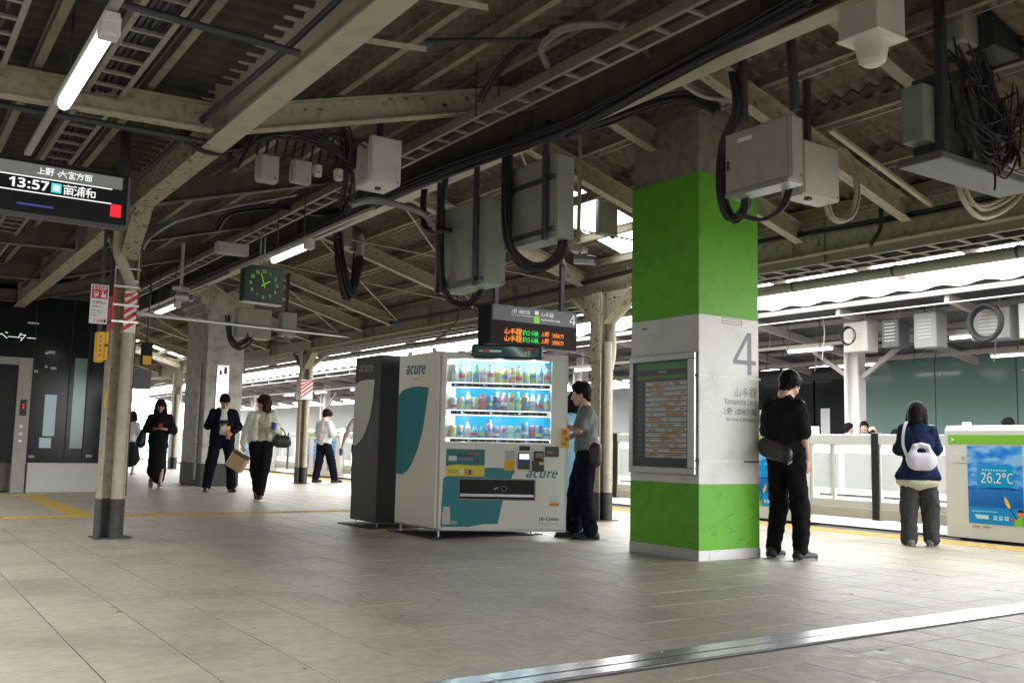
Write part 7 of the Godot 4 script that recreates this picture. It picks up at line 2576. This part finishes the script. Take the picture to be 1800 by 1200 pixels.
	hair(o, j, "long", M.hair_brown, 0.011)
	top(o, "blouse", j, M.black_cotton, 0.034, 1.55, -0.12, 0.016)
	sk = Flesh.new()
	flesh(sk, [[j.pelvis, Vector3(-0.01, 0.32, 0.0), 0.15, 0.16, Vector3(1.08, 1, 0.8)], [Vector3(-0.01, 0.32, 0), Vector3(0.03, 0.17, 0.04), 0.15, 0.11, Vector3(1.05, 1, 0.8)]], 0.016, 0.04, Transform3D(), 0.016, 14.0)
	part_mesh("skirt", sk, M.black_cotton, o)
	shoes(o, j, M.sole_grey, M.white, 1.05, "R")
	blob_thing("shoulder_bag", "large black shoulder bag at the side of the woman in black", "bag", o, [[Vector3(-0.3, 1.05, -0.06), Vector3(-0.33, 0.88, -0.05), 0.08, 0.12, Vector3(0.8, 1, 1)], [Vector3(-0.2, 1.36, -0.04), Vector3(-0.28, 1.12, -0.05), 0.025, 0.03]], M.leather, 0.015)
	ph = thing("phone", "red phone in the hands of the woman in black", "phone", at_local(o, Vector3(0.015, 1.2, 0.28)), deg_to_rad(-14.0))
	s = st()
	bx(s, Vector3.ZERO, Vector3(0.08, 0.12, 0.012), 0.005, Basis(Vector3.RIGHT, -0.7))
	obj("case", s, M.red, ph)
	# man in the white shirt, turned away
	o = person("person in oversized white T-shirt and dark trousers beside the striped column", Vector3(9.05, 0, -21.4), 108.0)
	j = joints(1.72, {"nod": 0.35, "head": Vector3(0, 1.56, 0.05), "elR": Vector3(-0.25, 1.13, 0.03), "wrR": Vector3(-0.18, 1.1, 0.26), "elL": Vector3(0.25, 1.13, 0.03), "wrL": Vector3(0.1, 1.1, 0.27), "knR": Vector3(-0.12, 0.5, 0.14), "anR": Vector3(-0.14, 0.085, 0.24), "anL": Vector3(0.1, 0.085, -0.14), "knL": Vector3(0.1, 0.48, -0.04), "toR": Vector3(-0.3, 0, 1)})
	body(o, j, M.skin, 0.017)
	hair(o, j, "mop", M.hair, 0.011)
	top(o, "shirt", j, M.white_cloth, 0.05, 1.0, 0.0, 0.016)
	trousers(o, "trousers", j, M.navy_cloth, 0.03, 0.03, 0.016)
	shoes(o, j, M.shoe_dark, M.ink, 1.1)
	# half-hidden people
	o = person("person in white top and black skirt half hidden behind the left column", Vector3(5.62, 0, -25.6), 140.0)
	j = joints(1.6)
	body(o, j, M.skin, 0.024)
	hair(o, j, "bob", M.hair, 0.016)
	top(o, "shirt", j, M.white_cloth, 0.03, 0.8, 0.0, 0.022)
	sk = Flesh.new()
	flesh(sk, [[j.pelvis, Vector3(0, 0.45, 0), 0.14, 0.24, Vector3(1, 1, 0.9)]], 0.022, 0.03, Transform3D(), 0.02, 18.0)
	part_mesh("skirt", sk, M.black_cotton, o)
	shoes(o, j, M.sole_grey, M.white)
	o = person("person hidden behind the recycling box with one bare arm showing", Vector3(7.5, 0, -16.0), -20.0)
	j = joints(1.65, {"elR": Vector3(-0.3, 1.12, 0.0), "wrR": Vector3(-0.37, 0.9, 0.06), "curlR": 0.9})
	body(o, j, M.skin_warm, 0.02)
	hair(o, j, "short", M.hair, 0.014)
	top(o, "shirt", j, M.white_cloth, 0.02, 0.6, 0.0, 0.02)
	trousers(o, "trousers", j, M.navy_cloth, 0.02, 0.02, 0.02)
	shoes(o, j, M.shoe_dark, M.ink)
	var can := thing("drink_can", "blue drink can in the hand showing left of the recycling box", "can", at_local(o, Vector3(-0.38, 0.72, 0.1)), 0.0)
	can.add_child(mesh_of(bottle_shape(1, 0.12), M.cup_blue, "can_body"))
	# heads over the gate: people waiting on the far platform
	var far := [["person with black hair beside the white far column", Vector3(18.6, 0, -13.9), 1.62, "short", "white_cloth", 60.0], ["person with dark hair standing behind the bald head", Vector3(18.9, 0, -13.7), 1.66, "short", "grey_cloth", -60.0], ["person with a bald head over the gate edge", Vector3(18.5, 0, -13.2), 1.55, "bald", "slate_cloth", 70.0], ["person with only the black hair showing left of the woman's shoulder", Vector3(18.6, 0, -12.7), 1.46, "mop", "navy_knit", 150.0], ["person with dark hair above the poster gate", Vector3(18.6, 0, -10.2), 1.68, "mop", "slate_cloth", 160.0]]
	for q in far:
		o = person(q[0], q[1], q[5])
		j = joints(q[2])
		body(o, j, M.skin, 0.024, false)
		face(o, j)
		hair(o, j, q[3], M.hair, 0.014)
		top(o, "shirt", j, M[q[4]], 0.03, 1.9, 0.0, 0.024)
		trousers(o, "trousers", j, M.navy_cloth, 0.02, 0.02, 0.024)
		shoes(o, j, M.shoe_dark, M.ink)

func mesh_of(s: SurfaceTool, m: Material, called: String) -> MeshInstance3D:
	var o := MeshInstance3D.new()
	o.mesh = s.commit()
	o.material_override = m
	o.name = called
	return o
